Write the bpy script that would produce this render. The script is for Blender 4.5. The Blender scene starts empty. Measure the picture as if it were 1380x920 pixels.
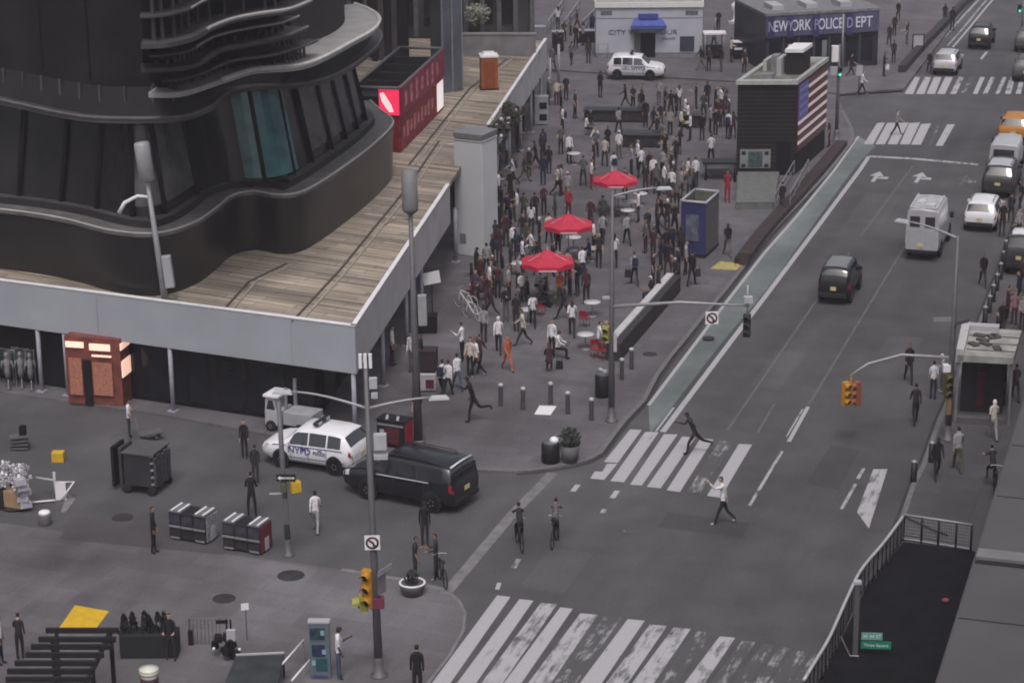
import bpy, bmesh, math, random
from mathutils import Vector, Matrix
random.seed(7)
rad = math.radians
scene = bpy.context.scene
COL = scene.collection
# ------------------------------------------------------------------ camera
FP, PITCH, H, ROLL = 3100.0, rad(18.0), 34.0, rad(0.6)      # focal length in photo pixels (1380 wide), height in metres
FW = Vector((0, math.cos(PITCH), -math.sin(PITCH)))
U0 = Vector((0, math.sin(PITCH), math.cos(PITCH)))
R0 = Vector((1, 0, 0))
RT = math.cos(ROLL) * R0 - math.sin(ROLL) * U0
UP = math.sin(ROLL) * R0 + math.cos(ROLL) * U0
CAM = Vector((0, 0, H))
cd = bpy.data.cameras.new("camera"); cam = bpy.data.objects.new("camera", cd); COL.objects.link(cam)
cd.sensor_width = 36; cd.lens = 36 * FP / 1380; cd.clip_end = 3000; cd.clip_start = 0.5
cam.matrix_world = Matrix(((RT.x, UP.x, -FW.x, CAM.x), (RT.y, UP.y, -FW.y, CAM.y), (RT.z, UP.z, -FW.z, CAM.z), (0, 0, 0, 1)))
scene.camera = cam
# ------------------------------------------------------------------ sky, sun, exposure
SUN_EL, SUN_AZ = rad(62), rad(182)
world = bpy.data.worlds.new("World"); scene.world = world; world.use_nodes = True
nt = world.node_tree
sky = nt.nodes.new("ShaderNodeTexSky"); sky.sky_type = 'NISHITA'; sky.sun_disc = False
sky.sun_elevation = SUN_EL; sky.sun_rotation = SUN_AZ; sky.air_density = 1.2; sky.dust_density = 6.0; sky.ozone_density = 0.6
hsv = nt.nodes.new("ShaderNodeHueSaturation"); hsv.inputs['Saturation'].default_value = 0.5
nt.links.new(sky.outputs[0], hsv.inputs['Color'])
nt.links.new(hsv.outputs[0], nt.nodes['Background'].inputs['Color'])
nt.nodes['Background'].inputs['Strength'].default_value = 0.148
sl = bpy.data.lights.new("sun", 'SUN'); sl.energy = 1.05; sl.angle = rad(15); sl.color = (0.97, 0.945, 1.0)
so = bpy.data.objects.new("sun", sl); COL.objects.link(so)
so.rotation_euler = (math.pi / 2 - SUN_EL, 0, math.pi - SUN_AZ)
so.location = (0, 60, 80)
scene.view_settings.view_transform = 'Standard'; scene.view_settings.look = 'None'
scene.view_settings.exposure = -0.06; scene.view_settings.gamma = 1.0; scene.view_settings.use_curve_mapping = False
scene.cycles.max_bounces = 6; scene.cycles.diffuse_bounces = 3; scene.cycles.glossy_bounces = 3
scene.cycles.transparent_max_bounces = 6; scene.cycles.volume_bounces = 1
scene.cycles.use_denoising = True; scene.cycles.filter_width = 1.9

ROAD = -0.1
def G(x, y, z=0.0):
    """the point at height z that stands at photo pixel (x, y)"""
    d = FW + RT * ((x - 690) / FP) + UP * ((460 - y) / FP)
    return CAM + d * ((z - H) / d.z)
def PXL(p):
    d = Vector(p) - CAM; k = d.dot(FW)
    return 690 + FP * d.dot(RT) / k, 460 - FP * d.dot(UP) / k
def ZT(x, yb, yt, zb=0.0):
    """height of the point above (x, yb) that shows at row yt"""
    b = G(x, yb, zb); lo, hi = zb, 80
    for _ in range(50):
        m = (lo + hi) / 2
        if PXL((b.x, b.y, m))[1] > yt: lo = m
        else: hi = m
    return lo
def SC(x, y, z=0.0): return FP / ((G(x, y, z) - CAM).dot(FW))
def unit(v): v = Vector((v.x, v.y, 0)); return v.normalized()
AVE = unit(G(1159, 230, ROAD) - G(893, 582, ROAD))
STR = unit(G(1013, 599, ROAD) - G(848, 578, ROAD))
def ang(v): return math.atan2(v.y, v.x)
# ------------------------------------------------------------------ materials
def lin(c):
    if isinstance(c, str):
        c = [int(c[i:i + 2], 16) / 255 for i in (0, 2, 4)]
        return tuple(v / 12.92 if v <= .04045 else ((v + .055) / 1.055) ** 2.4 for v in c)
    return tuple(c) if len(c) == 3 else tuple(c[:3])
MATS = {}
def mat(name, col, rough=.75, metal=0.0, var=.12, scale=3.0, bump=0.0, spec=.4, emit=0.0, detail=4.0):
    if name in MATS: return MATS[name]
    m = bpy.data.materials.new(name); m.use_nodes = True; MATS[name] = m
    t = m.node_tree; b = t.nodes['Principled BSDF']; c = lin(col)
    b.inputs['Roughness'].default_value = rough; b.inputs['Metallic'].default_value = metal
    b.inputs['Specular IOR Level'].default_value = spec
    b.inputs['Base Color'].default_value = (*c, 1)
    if emit: b.inputs['Emission Color'].default_value = (*c, 1); b.inputs['Emission Strength'].default_value = emit
    if var > 0 or bump > 0:
        tc = t.nodes.new("ShaderNodeTexCoord"); n = t.nodes.new("ShaderNodeTexNoise")
        n.inputs['Scale'].default_value = scale; n.inputs['Detail'].default_value = detail
        t.links.new(tc.outputs['Object'], n.inputs['Vector'])
        if var > 0:
            r = t.nodes.new("ShaderNodeMapRange"); r.inputs['From Min'].default_value = .3; r.inputs['From Max'].default_value = .7
            r.inputs['To Min'].default_value = 1 - var; r.inputs['To Max'].default_value = 1 + var
            t.links.new(n.outputs['Fac'], r.inputs['Value'])
            x = t.nodes.new("ShaderNodeMix"); x.data_type = 'RGBA'; x.blend_type = 'MULTIPLY'; x.inputs['Factor'].default_value = 1
            x.inputs['A'].default_value = (*c, 1); t.links.new(r.outputs[0], x.inputs['B']); t.links.new(x.outputs['Result'], b.inputs['Base Color'])
        if bump > 0:
            bp = t.nodes.new("ShaderNodeBump"); bp.inputs['Strength'].default_value = bump; bp.inputs['Distance'].default_value = .02
            t.links.new(n.outputs['Fac'], bp.inputs['Height']); t.links.new(bp.outputs[0], b.inputs['Normal'])
    return m

def ground_mat(name, col, blotch=.25, rough=.85, joints=None, dark=None):
    """layered stains, wear streaks and grain over a ground colour; joints = (w, h, angle, strength)"""
    m = bpy.data.materials.new(name); m.use_nodes = True; MATS[name] = m
    t = m.node_tree; b = t.nodes['Principled BSDF']; L = t.links.new; c = lin(col)
    b.inputs['Roughness'].default_value = rough; b.inputs['Specular IOR Level'].default_value = .25
    tc = t.nodes.new("ShaderNodeTexCoord")
    def noise(scale, lo, hi, stretch=None, detail=5, fm=(.3, .7)):
        n = t.nodes.new("ShaderNodeTexNoise"); n.inputs['Scale'].default_value = scale; n.inputs['Detail'].default_value = detail
        if stretch:
            mp = t.nodes.new("ShaderNodeMapping"); mp.inputs['Rotation'].default_value = (0, 0, stretch[0]); m2 = t.nodes.new("ShaderNodeMapping"); m2.inputs['Scale'].default_value = (stretch[1], stretch[2], 1)
            L(tc.outputs['Object'], mp.inputs['Vector']); L(mp.outputs[0], m2.inputs['Vector']); L(m2.outputs[0], n.inputs['Vector'])
        else: L(tc.outputs['Object'], n.inputs['Vector'])
        r = t.nodes.new("ShaderNodeMapRange"); r.inputs['From Min'].default_value, r.inputs['From Max'].default_value = fm
        r.inputs['To Min'].default_value = lo; r.inputs['To Max'].default_value = hi
        L(n.outputs['Fac'], r.inputs['Value']); return r.outputs[0], n
    fac = None
    lays = [noise(.09, 1 - blotch, 1 + blotch)[0], noise(.5, 1 - blotch * .6, 1 + blotch * .6)[0], noise(9, .9, 1.1)[0], noise(60, .86, 1.14)[0],
            noise(.5, 1 - blotch * .45, 1 + blotch * .45, (-ang(AVE), .1, 1.3))[0]]
    if joints:
        br = t.nodes.new("ShaderNodeTexBrick"); mp = t.nodes.new("ShaderNodeMapping"); mp.inputs['Rotation'].default_value = (0, 0, joints[2])
        L(tc.outputs['Object'], mp.inputs['Vector']); L(mp.outputs[0], br.inputs['Vector'])
        br.inputs['Scale'].default_value = 1; br.inputs['Brick Width'].default_value = joints[0]; br.inputs['Row Height'].default_value = joints[1]
        br.inputs['Mortar Size'].default_value = .018; br.inputs['Color1'].default_value = (1.1, 1.1, 1.1, 1); br.inputs['Color2'].default_value = (.88, .88, .88, 1)
        br.inputs['Mortar'].default_value = (joints[3],) * 3 + (1,)
        lays.append(br.outputs['Color'])
    for o in lays:
        if fac is None: fac = o; continue
        x = t.nodes.new("ShaderNodeMix"); x.data_type = 'RGBA'; x.blend_type = 'MULTIPLY'; x.inputs['Factor'].default_value = 1
        L(fac, x.inputs['A']); L(o, x.inputs['B']); fac = x.outputs['Result']
    x = t.nodes.new("ShaderNodeMix"); x.data_type = 'RGBA'; x.blend_type = 'MULTIPLY'; x.inputs['Factor'].default_value = 1
    x.inputs['A'].default_value = (*c, 1); L(fac, x.inputs['B']); L(x.outputs['Result'], b.inputs['Base Color'])
    _, n = noise(45, 0, 1); bp = t.nodes.new("ShaderNodeBump"); bp.inputs['Strength'].default_value = .25; bp.inputs['Distance'].default_value = .01
    L(n.outputs['Fac'], bp.inputs['Height']); L(bp.outputs[0], b.inputs['Normal'])
    return m

def paint_mat(name, wear):
    """road paint worn through to the asphalt: clear holes where the paint is gone"""
    m = bpy.data.materials.new(name); m.use_nodes = True; MATS[name] = m
    t = m.node_tree; b = t.nodes['Principled BSDF']; L = t.links.new
    b.inputs['Roughness'].default_value = .8
    tc = t.nodes.new("ShaderNodeTexCoord")
    def nz(scale, det, st=None):
        n = t.nodes.new("ShaderNodeTexNoise"); n.inputs['Scale'].default_value = scale; n.inputs['Detail'].default_value = det; n.inputs['Roughness'].default_value = .7
        mp = t.nodes.new("ShaderNodeMapping"); mp.inputs['Rotation'].default_value = (0, 0, -ang(AVE)); m2 = t.nodes.new("ShaderNodeMapping"); m2.inputs['Scale'].default_value = st or (1, 1, 1)
        L(tc.outputs['Object'], mp.inputs['Vector']); L(mp.outputs[0], m2.inputs['Vector']); L(m2.outputs[0], n.inputs['Vector']); return n.outputs['Fac']
    a = t.nodes.new("ShaderNodeMath"); a.operation = 'MULTIPLY_ADD'
    L(nz(2.2, 8, (.35, 1.8, 1)), a.inputs[0]); a.inputs[1].default_value = .75
    s2 = t.nodes.new("ShaderNodeMath"); s2.operation = 'MULTIPLY'; L(nz(.8, 3), s2.inputs[0]); s2.inputs[1].default_value = .4
    L(s2.outputs[0], a.inputs[2])
    r = t.nodes.new("ShaderNodeMapRange"); L(a.outputs[0], r.inputs['Value'])
    r.inputs['From Min'].default_value = wear - .07; r.inputs['From Max'].default_value = wear + .07
    x = t.nodes.new("ShaderNodeMix"); x.data_type = 'RGBA'; L(r.outputs[0], x.inputs['Factor'])
    x.inputs['A'].default_value = (.068, .065, .07, 1)
    v = t.nodes.new("ShaderNodeMix"); v.data_type = 'RGBA'; L(nz(14, 4), v.inputs['Factor']); v.inputs['A'].default_value = (.28, .272, .288, 1); v.inputs['B'].default_value = (.42, .41, .428, 1)
    L(v.outputs['Result'], x.inputs['B']); L(x.outputs['Result'], b.inputs['Base Color'])
    return m

def plank_mat(name, angle):
    m = bpy.data.materials.new(name); m.use_nodes = True; MATS[name] = m
    t = m.node_tree; b = t.nodes['Principled BSDF']; L = t.links.new; b.inputs['Roughness'].default_value = .9
    tc = t.nodes.new("ShaderNodeTexCoord"); mp = t.nodes.new("ShaderNodeMapping"); mp.inputs['Rotation'].default_value = (0, 0, angle)
    L(tc.outputs['Object'], mp.inputs['Vector'])
    br = t.nodes.new("ShaderNodeTexBrick"); L(mp.outputs[0], br.inputs['Vector']); br.inputs['Scale'].default_value = 1
    br.inputs['Brick Width'].default_value = 3.6; br.inputs['Row Height'].default_value = .42; br.inputs['Mortar Size'].default_value = .02
    br.inputs['Color1'].default_value = (.36, .295, .23, 1); br.inputs['Color2'].default_value = (.215, .182, .15, 1); br.inputs['Mortar'].default_value = (.075, .064, .056, 1)
    br.inputs['Bias'].default_value = 0
    fac = br.outputs['Color']
    for sc, st, lo, hi in ((1.0, (.12, 2.4, 1), .5, 1.45), (.2, (1, 1, 1), .7, 1.3), (14, (.3, 3, 1), .85, 1.15)):
        n = t.nodes.new("ShaderNodeTexNoise"); n.inputs['Scale'].default_value = sc; n.inputs['Detail'].default_value = 5
        m2 = t.nodes.new("ShaderNodeMapping"); m2.inputs['Scale'].default_value = st; L(mp.outputs[0], m2.inputs['Vector']); L(m2.outputs[0], n.inputs['Vector'])
        r = t.nodes.new("ShaderNodeMapRange"); r.inputs['From Min'].default_value = .3; r.inputs['From Max'].default_value = .7; r.inputs['To Min'].default_value = lo; r.inputs['To Max'].default_value = hi
        L(n.outputs['Fac'], r.inputs['Value'])
        x = t.nodes.new("ShaderNodeMix"); x.data_type = 'RGBA'; x.blend_type = 'MULTIPLY'; x.inputs['Factor'].default_value = 1
        L(fac, x.inputs['A']); L(r.outputs[0], x.inputs['B']); fac = x.outputs['Result']
    L(fac, b.inputs['Base Color'])
    return m
# ------------------------------------------------------------------ mesh builder
class MB:
    def __init__(s): s.bm = bmesh.new(); s.mi = 0
    def face(s, pts):
        f = s.bm.faces.new([s.bm.verts.new(Vector(p)) for p in pts]); f.material_index = s.mi; return f
    def box(s, c, size, rz=0.0, taper=1.0, bev=0.0):
        c = Vector(c); x, y, z = size[0] / 2, size[1] / 2, size[2] / 2; r = Matrix.Rotation(rz, 3, 'Z'); t = taper
        v = [s.bm.verts.new(c + r @ Vector(p)) for p in ((-x, -y, -z), (x, -y, -z), (x, y, -z), (-x, y, -z), (-x * t, -y * t, z), (x * t, -y * t, z), (x * t, y * t, z), (-x * t, y * t, z))]
        fs = []
        for q in ((3, 2, 1, 0), (4, 5, 6, 7), (0, 1, 5, 4), (1, 2, 6, 5), (2, 3, 7, 6), (3, 0, 4, 7)):
            f = s.bm.faces.new([v[i] for i in q]); f.material_index = s.mi; fs.append(f)
        if bev > 0:
            es = list({e for f in fs for e in f.edges})
            bmesh.ops.bevel(s.bm, geom=es, offset=bev, segments=2, affect='EDGES', profile=.6)
        return s
    def base(s, x, y, z0, z1, w, d, rz=0.0, bev=0.0, taper=1.0): return s.box((x, y, (z0 + z1) / 2), (w, d, z1 - z0), rz, taper, bev)
    def prism(s, poly, z0, z1):
        a = sum(poly[i][0] * poly[(i + 1) % len(poly)][1] - poly[(i + 1) % len(poly)][0] * poly[i][1] for i in range(len(poly)))
        if a < 0: poly = poly[::-1]
        lo = [s.bm.verts.new((p[0], p[1], z0)) for p in poly]; hi = [s.bm.verts.new((p[0], p[1], z1)) for p in poly]; n = len(poly)
        for f in [lo[::-1], hi] + [[lo[i], lo[(i + 1) % n], hi[(i + 1) % n], hi[i]] for i in range(n)]:
            s.bm.faces.new(f).material_index = s.mi
        return s
    def sheet(s, poly, z):
        a = sum(poly[i][0] * poly[(i + 1) % len(poly)][1] - poly[(i + 1) % len(poly)][0] * poly[i][1] for i in range(len(poly)))
        if a < 0: poly = poly[::-1]
        return s.face([(p[0], p[1], z) for p in poly])
    def tube(s, pts, r, n=8, caps=True):
        pts = [Vector(p) for p in pts]; rs = r if isinstance(r, (list, tuple)) else [r] * len(pts); rings = []
        prev = None
        for i, p in enumerate(pts):
            d = (pts[min(i + 1, len(pts) - 1)] - pts[max(i - 1, 0)]).normalized()
            a = Vector((0, 0, 1)) if abs(d.z) < .9 else Vector((1, 0, 0))
            if prev is not None: a = prev
            u = (a - d * a.dot(d)).normalized(); w = d.cross(u); prev = u
            rings.append([s.bm.verts.new(p + (u * math.cos(2 * math.pi * k / n) + w * math.sin(2 * math.pi * k / n)) * rs[i]) for k in range(n)])
        for i in range(len(rings) - 1):
            for k in range(n):
                f = s.bm.faces.new((rings[i][k], rings[i][(k + 1) % n], rings[i + 1][(k + 1) % n], rings[i + 1][k])); f.material_index = s.mi; f.smooth = n > 5
        if caps:
            s.bm.faces.new(rings[0][::-1]).material_index = s.mi; s.bm.faces.new(rings[-1]).material_index = s.mi
        return s
    def lathe(s, prof, c=(0, 0, 0), n=16, axis='Z', sx=1.0, sy=1.0, caps=True):
        c = Vector(c); rings = []
        for r, h in prof:
            ring = []
            for k in range(n):
                a = 2 * math.pi * k / n; p = Vector((r * math.cos(a) * sx, r * math.sin(a) * sy, h))
                if axis == 'Y': p = Vector((p.x, p.z, p.y))
                if axis == 'X': p = Vector((p.z, p.x, p.y))
                ring.append(s.bm.verts.new(c + p))
            rings.append(ring)
        for i in range(len(rings) - 1):
            for k in range(n):
                f = s.bm.faces.new((rings[i][k], rings[i][(k + 1) % n], rings[i + 1][(k + 1) % n], rings[i + 1][k])); f.material_index = s.mi; f.smooth = True
        for ring in (rings[0], rings[-1]) if caps else ():
            try: s.bm.faces.new(ring).material_index = s.mi
            except ValueError: pass
        return s
    def ball(s, c, r, n=8):
        r = r if isinstance(r, (tuple, list)) else (r, r, r)
        o = bmesh.ops.create_icosphere(s.bm, subdivisions=1 if n < 8 else 2, radius=1)
        for v in o['verts']: v.co = Vector(c) + Vector((v.co.x * r[0], v.co.y * r[1], v.co.z * r[2]))
        for f in {f for v in o['verts'] for f in v.link_faces}: f.material_index = s.mi; f.smooth = True
        return s
    def mesh(s, name, mats):
        bmesh.ops.recalc_face_normals(s.bm, faces=s.bm.faces)
        me = bpy.data.meshes.new(name); s.bm.to_mesh(me); s.bm.free()
        for m in (mats if isinstance(mats, (list, tuple)) else [mats]): me.materials.append(m)
        return me
    def build(s, name, mats, parent=None, loc=None, rz=None):
        o = bpy.data.objects.new(name, s.mesh(name, mats)); COL.objects.link(o)
        if parent: o.parent = parent
        if loc is not None: o.location = loc
        if rz is not None: o.rotation_euler = (0, 0, rz)
        return o
def tag(o, label=None, cat=None, group=None, kind=None):
    if label: o['label'] = label
    if cat: o['category'] = cat
    if group: o['group'] = group
    if kind: o['kind'] = kind
    return o
def thing(name, label, cat, loc=(0, 0, 0), rz=0.0, group=None):
    o = bpy.data.objects.new(name, None); COL.objects.link(o); o.location = loc; o.rotation_euler = (0, 0, rz); o.empty_display_size = .3
    return tag(o, label, cat, group)
def copy_tree(o, parent=None):
    c = o.copy(); COL.objects.link(c)
    if parent: c.parent = parent
    for ch in list(o.children): copy_tree(ch, c)
    return c
def clone(o, loc, rz=None, label=None, scale=None):
    c = copy_tree(o); c.location = loc
    if rz is not None: c.rotation_euler = (0, 0, rz)
    if label: c['label'] = label
    if scale: c.scale = scale
    return c
def struct(name, mb, m, label=None): return tag(mb.build(name, m), label, None, None, 'structure')
def text_part(name, s, size, m, parent, mtx, depth=.012, sx=1.0):
    cu = bpy.data.curves.new(name, 'FONT'); cu.body = s; cu.size = size; cu.extrude = depth; cu.align_x = 'CENTER'; cu.align_y = 'CENTER'
    tmp = bpy.data.objects.new("tmp", cu); COL.objects.link(tmp); bpy.context.view_layer.update()
    me = bpy.data.meshes.new_from_object(tmp.evaluated_get(bpy.context.evaluated_depsgraph_get())); bpy.data.objects.remove(tmp)
    me.transform(mtx @ Matrix.Diagonal((sx, 1, 1, 1))); me.materials.clear(); me.materials.append(m)
    o = bpy.data.objects.new(name, me); COL.objects.link(o); o.parent = parent; return o
def face_mtx(origin, xdir, zup=(0, 0, 1)):
    """text lies in the plane spanned by xdir and zup"""
    x = Vector(xdir).normalized(); y = Vector(zup).normalized(); n = x.cross(y)
    return Matrix(((x.x, y.x, n.x, origin[0]), (x.y, y.y, n.y, origin[1]), (x.z, y.z, n.z, origin[2]), (0, 0, 0, 1)))
def smooth_line(pts, n):
    """Catmull-Rom through pts, n samples evenly by length"""
    P = [Vector(p) for p in pts]; Q = []
    for i in range(len(P) - 1):
        a, b, c, d = P[max(i - 1, 0)], P[i], P[i + 1], P[min(i + 2, len(P) - 1)]
        for k in range(12):
            t = k / 12; Q.append(.5 * (2 * b + (c - a) * t + (2 * a - 5 * b + 4 * c - d) * t * t + (3 * b - a - 3 * c + d) * t ** 3))
    Q.append(P[-1]); L = [0]
    for i in range(1, len(Q)): L.append(L[-1] + (Q[i] - Q[i - 1]).length)
    out = []; j = 0
    for k in range(n):
        s = L[-1] * k / (n - 1)
        while j < len(L) - 2 and L[j + 1] < s: j += 1
        f = (s - L[j]) / max(1e-6, L[j + 1] - L[j]); out.append(Q[j].lerp(Q[j + 1], min(1, f)))
    return out
def inset(pts, d):
    out = []
    for i, p in enumerate(pts):
        t = pts[min(i + 1, len(pts) - 1)] - pts[max(i - 1, 0)]; t = unit(t); out.append(p + Vector((-t.y, t.x, 0)) * d)
    return out
def inset_s(pts, d, win=7, it=6):
    out = []; n = len(pts)
    for i, p in enumerate(pts):
        t = unit(pts[min(i + win, n - 1)] - pts[max(i - win, 0)]); out.append(p + Vector((-t.y, t.x, 0)) * d)
    for _ in range(it): out = [out[0]] + [(out[i - 1] + out[i] * 2 + out[i + 1]) / 4 for i in range(1, n - 1)] + [out[-1]]
    return out
def flat(pts, z): return [Vector((p.x, p.y, z)) for p in pts]
def strip_poly(pts, w0, w1):
    """polygon along a line of points between offsets w0 and w1 to its left"""
    return [(p.x, p.y) for p in inset(pts, w0)] + [(p.x, p.y) for p in reversed(inset(pts, w1))]
def px_line(l, z=0.0): return [G(x, y, z) for x, y in l]
# ================================================================== materials in use
M_ROAD = ground_mat("asphalt", (.072, .0695, .0735), .24)
M_PLAZA = ground_mat("plaza_paving", (.106, .0985, .107), .24, joints=(1.5, .75, -ang(BWAY) if 'BWAY' in globals() else .3, .8))
M_PLAZB = ground_mat("near_plaza_paving", (.108, .101, .108), .3, joints=(2.4, 1.2, -ang(STR), .86))
M_WALK = ground_mat("sidewalk_concrete", (.078, .074, .08), .15, joints=(1.5, 1.5, -ang(AVE), .75))
M_KERB = mat("granite_kerb", (.13, .128, .13), .8, var=.2, scale=4)
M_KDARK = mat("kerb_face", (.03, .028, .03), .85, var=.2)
M_GREEN = ground_mat("green_lane_paint", (.134, .151, .150), .28)
M_BUFF = ground_mat("buffer_asphalt", (.062, .066, .068), .2)
M_PATCH = ground_mat("asphalt_patch", (.07, .064, .069), .2)
M_P0 = paint_mat("road_paint_fresh", .40); M_P1 = paint_mat("road_paint_worn", .52); M_P2 = paint_mat("road_paint_faded", .66)
M_P3 = mat("faint_lane_paint", (.11, .106, .112), .85, 0, .18, 1.5); PAINTS = [M_P0, M_P1, M_P2, M_P3]
M_STRIP = mat("concrete_strip", (.155, .15, .155), .85, var=.25, scale=2)
M_BLACK = mat("black_metal", (.012, .012, .014), .5, .3, .1)
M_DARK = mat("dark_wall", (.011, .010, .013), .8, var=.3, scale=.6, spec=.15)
M_DARK2 = mat("charcoal_panel", (.018, .0175, .0195), .7, var=.25, scale=.5, spec=.2)
M_GLASS = mat("dark_glass", (.009, .010, .013), .15, .0, .15, .4, spec=.35)
M_STEEL = mat("galvanised_steel", (.27, .265, .28), .5, .4, .12, 2)
M_PALE = mat("pale_grey_paint", (.36, .355, .38), .6, 0, .08, .7)
M_WHITE = mat("white_paint", (.72, .70, .72), .5, 0, .06, 2)
M_FASCIA = mat("fascia_panel", (.305, .315, .35), .65, 0, .07, .5)
M_RED = mat("red_paint", (.25, .016, .03), .5, 0, .15)
M_MAROON = mat("maroon_panel", (.075, .014, .022), .6, 0, .2)
M_YELLOW = mat("yellow_paint", (.55, .34, .02), .6, 0, .12)
M_SIGY = mat("signal_yellow", (.42, .20, .02), .5, 0, .1)
M_GREENS = mat("sign_green", (.01, .2, .12), .5, 0, .1)
M_BLUE = mat("blue_panel", (.028, .03, .11), .5, 0, .15)
M_FOL = mat("dark_foliage", (.022, .026, .02), .8, 0, .5, 6)
M_SOIL = mat("planter_soil", (.03, .025, .022), .9, 0, .4, 6)
# ================================================================== ground, road, pavements
g = MB(); g.sheet([(-500, -150), (500, -150), (500, 900), (-500, 900)], ROAD); struct("ground", g, M_ROAD)
ZD = 4.94                                       # deck of the sidewalk shed
CORN = G(478, 443, ZD); CORN.z = 0
FDIR = unit(G(0, 381, ZD) - G(478, 443, ZD)); BWAY = unit(G(733, 60, ZD) - G(478, 443, ZD))
def XY(x, y, z=0.0): p = G(x, y, z); return (p.x, p.y)
KERB_L = [(-40, 521), (0, 527), (230, 560), (430, 598), (500, 612), (620, 632), (695, 635), (722, 633), (774, 625), (797, 618), (812, 610), (829, 587), (845, 566), (871, 539), (888, 506),
          (905, 482), (923, 460), (951, 425), (979, 392), (1010, 352), (1040, 314), (1078, 275), (1116, 235), (1152, 188), (1150, 172), (1138, 150), (1128, 128)]
KS = [(1000, 112), (900, 106), (733, 95), (500, 80), (200, 60)]
pl = [XY(*q) for q in KERB_L] + [XY(*q) for q in KS] + [(-120, 190), (-60, 120)]
g = MB(); g.prism(pl, ROAD - .2, 0.0); struct("plaza_pavement", g, M_PLAZA)
kl = [Vector((p[0], p[1], 0)) for p in pl[:27]]
g = MB(); g.sheet(strip_poly(kl[5:26], 0.03, .22), .004); struct("plaza_kerb", g, M_KERB)
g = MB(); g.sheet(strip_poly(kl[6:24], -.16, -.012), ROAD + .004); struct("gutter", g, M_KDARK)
# south pavement of the cross street behind the plaza (a kerb step up)
sp = [XY(x, y, .1) for x, y in [(1218, 119), (1130, 126), (1000, 110), (900, 104), (733, 93), (500, 78), (200, 58)]] + [(-120, 200), (-140, 420), (60, 420)] + [XY(1310, 0, .1), XY(1262, 62, .1)]
g = MB(); g.prism(sp, ROAD - .2, .1); struct("south_pavement", g, M_PLAZA)
s_line = [Vector((*XY(x, y, 0), 0)) for x, y in [(733, 94), (900, 105), (1000, 111), (1130, 127), (1216, 121)]]
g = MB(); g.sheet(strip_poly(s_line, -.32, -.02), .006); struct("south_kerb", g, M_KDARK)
# near plaza, flush with the road
npl = [XY(x, y, ROAD) for x, y in [(-80, 694), (0, 704), (230, 736), (460, 767), (545, 781), (600, 794), (618, 808), (627, 825), (624, 850), (606, 882), (572, 926), (540, 970), (420, 1100), (-200, 1100)]]
g = MB(); g.sheet(npl, ROAD + .004); struct("near_plaza_pavement", g, M_PLAZB)
nl = [Vector((p[0], p[1], 0)) for p in npl[:12]]
g = MB(); g.sheet(strip_poly(nl[3:6], -.12, .12), ROAD + .008); g.sheet(strip_poly(nl[5:12], -.05, .05), ROAD + .0085); struct("flush_kerb", g, M_STRIP)
cl = [Vector((*XY(x, y, ROAD), 0)) for x, y in [(600, 800), (690, 693), (745, 637)]]
g = MB(); g.sheet(strip_poly(cl, -.22, .22), ROAD + .006); struct("concrete_strip", g, M_STRIP)
g = MB()
for q in ([(92, 702), (310, 690), (310, 716), (300, 744), (80, 722)], [(770, 445), (862, 470), (930, 470), (880, 545), (800, 560)]):
    pass
g.sheet([XY(x, y, ROAD) for x, y in [(96, 696), (215, 706), (330, 716), (300, 747), (80, 726)]], ROAD + .008); struct("asphalt_patch", g, M_PATCH)
g = MB()
for q in ([(900, 690), (1010, 704), (1000, 725), (886, 710)], [(1010, 520), (1050, 526), (1088, 476), (1048, 471)], [(1120, 600), (1160, 606), (1130, 660), (1086, 652)], [(1140, 300), (1190, 303), (1216, 262), (1168, 260)], [(700, 790), (760, 799), (800, 745), (742, 737)], [(1180, 480), (1230, 484), (1245, 455), (1198, 452)]):
    g.mi = random.choice((0, 1)); g.sheet([XY(x, y, ROAD) for x, y in q], ROAD + .0035)
struct("asphalt_patch", g, [ground_mat("road_patch_light", (.083, .08, .084), .2), ground_mat("road_patch_dark", (.057, .055, .059), .2)])
# right pavement
KERB_R = [(1060, 980), (1084, 922), (1108, 880), (1150, 805), (1196, 735), (1214, 690), (1226, 655), (1241, 625), (1262, 566), (1276, 535), (1300, 475), (1322, 422), (1345, 362), (1366, 300), (1385, 250), (1420, 170), (1470, 80), (1500, 0)]
kr = [Vector((*XY(x, y, 0), 0)) for x, y in KERB_R]
g = MB(); g.prism([(p.x, p.y) for p in kr] + [(140, 400), (140, 20)], ROAD - .2, 0.0); struct("east_sidewalk", g, M_WALK)
g = MB(); g.sheet(strip_poly(kr, -.22, -.03), .004); struct("east_kerb", g, M_KERB)
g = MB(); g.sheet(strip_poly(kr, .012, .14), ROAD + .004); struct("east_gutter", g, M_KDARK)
g = MB(); g.sheet([XY(x, y) for x, y in [(1218, 730), (1312, 742), (1340, 760), (1330, 1000), (1060, 1000), (1118, 893), (1168, 790)]], .006)
struct("dark_sunken_roof", g, mat("tar_roof", (.009, .009, .011), .9, 0, .3, 1.2, spec=.1))
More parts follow.
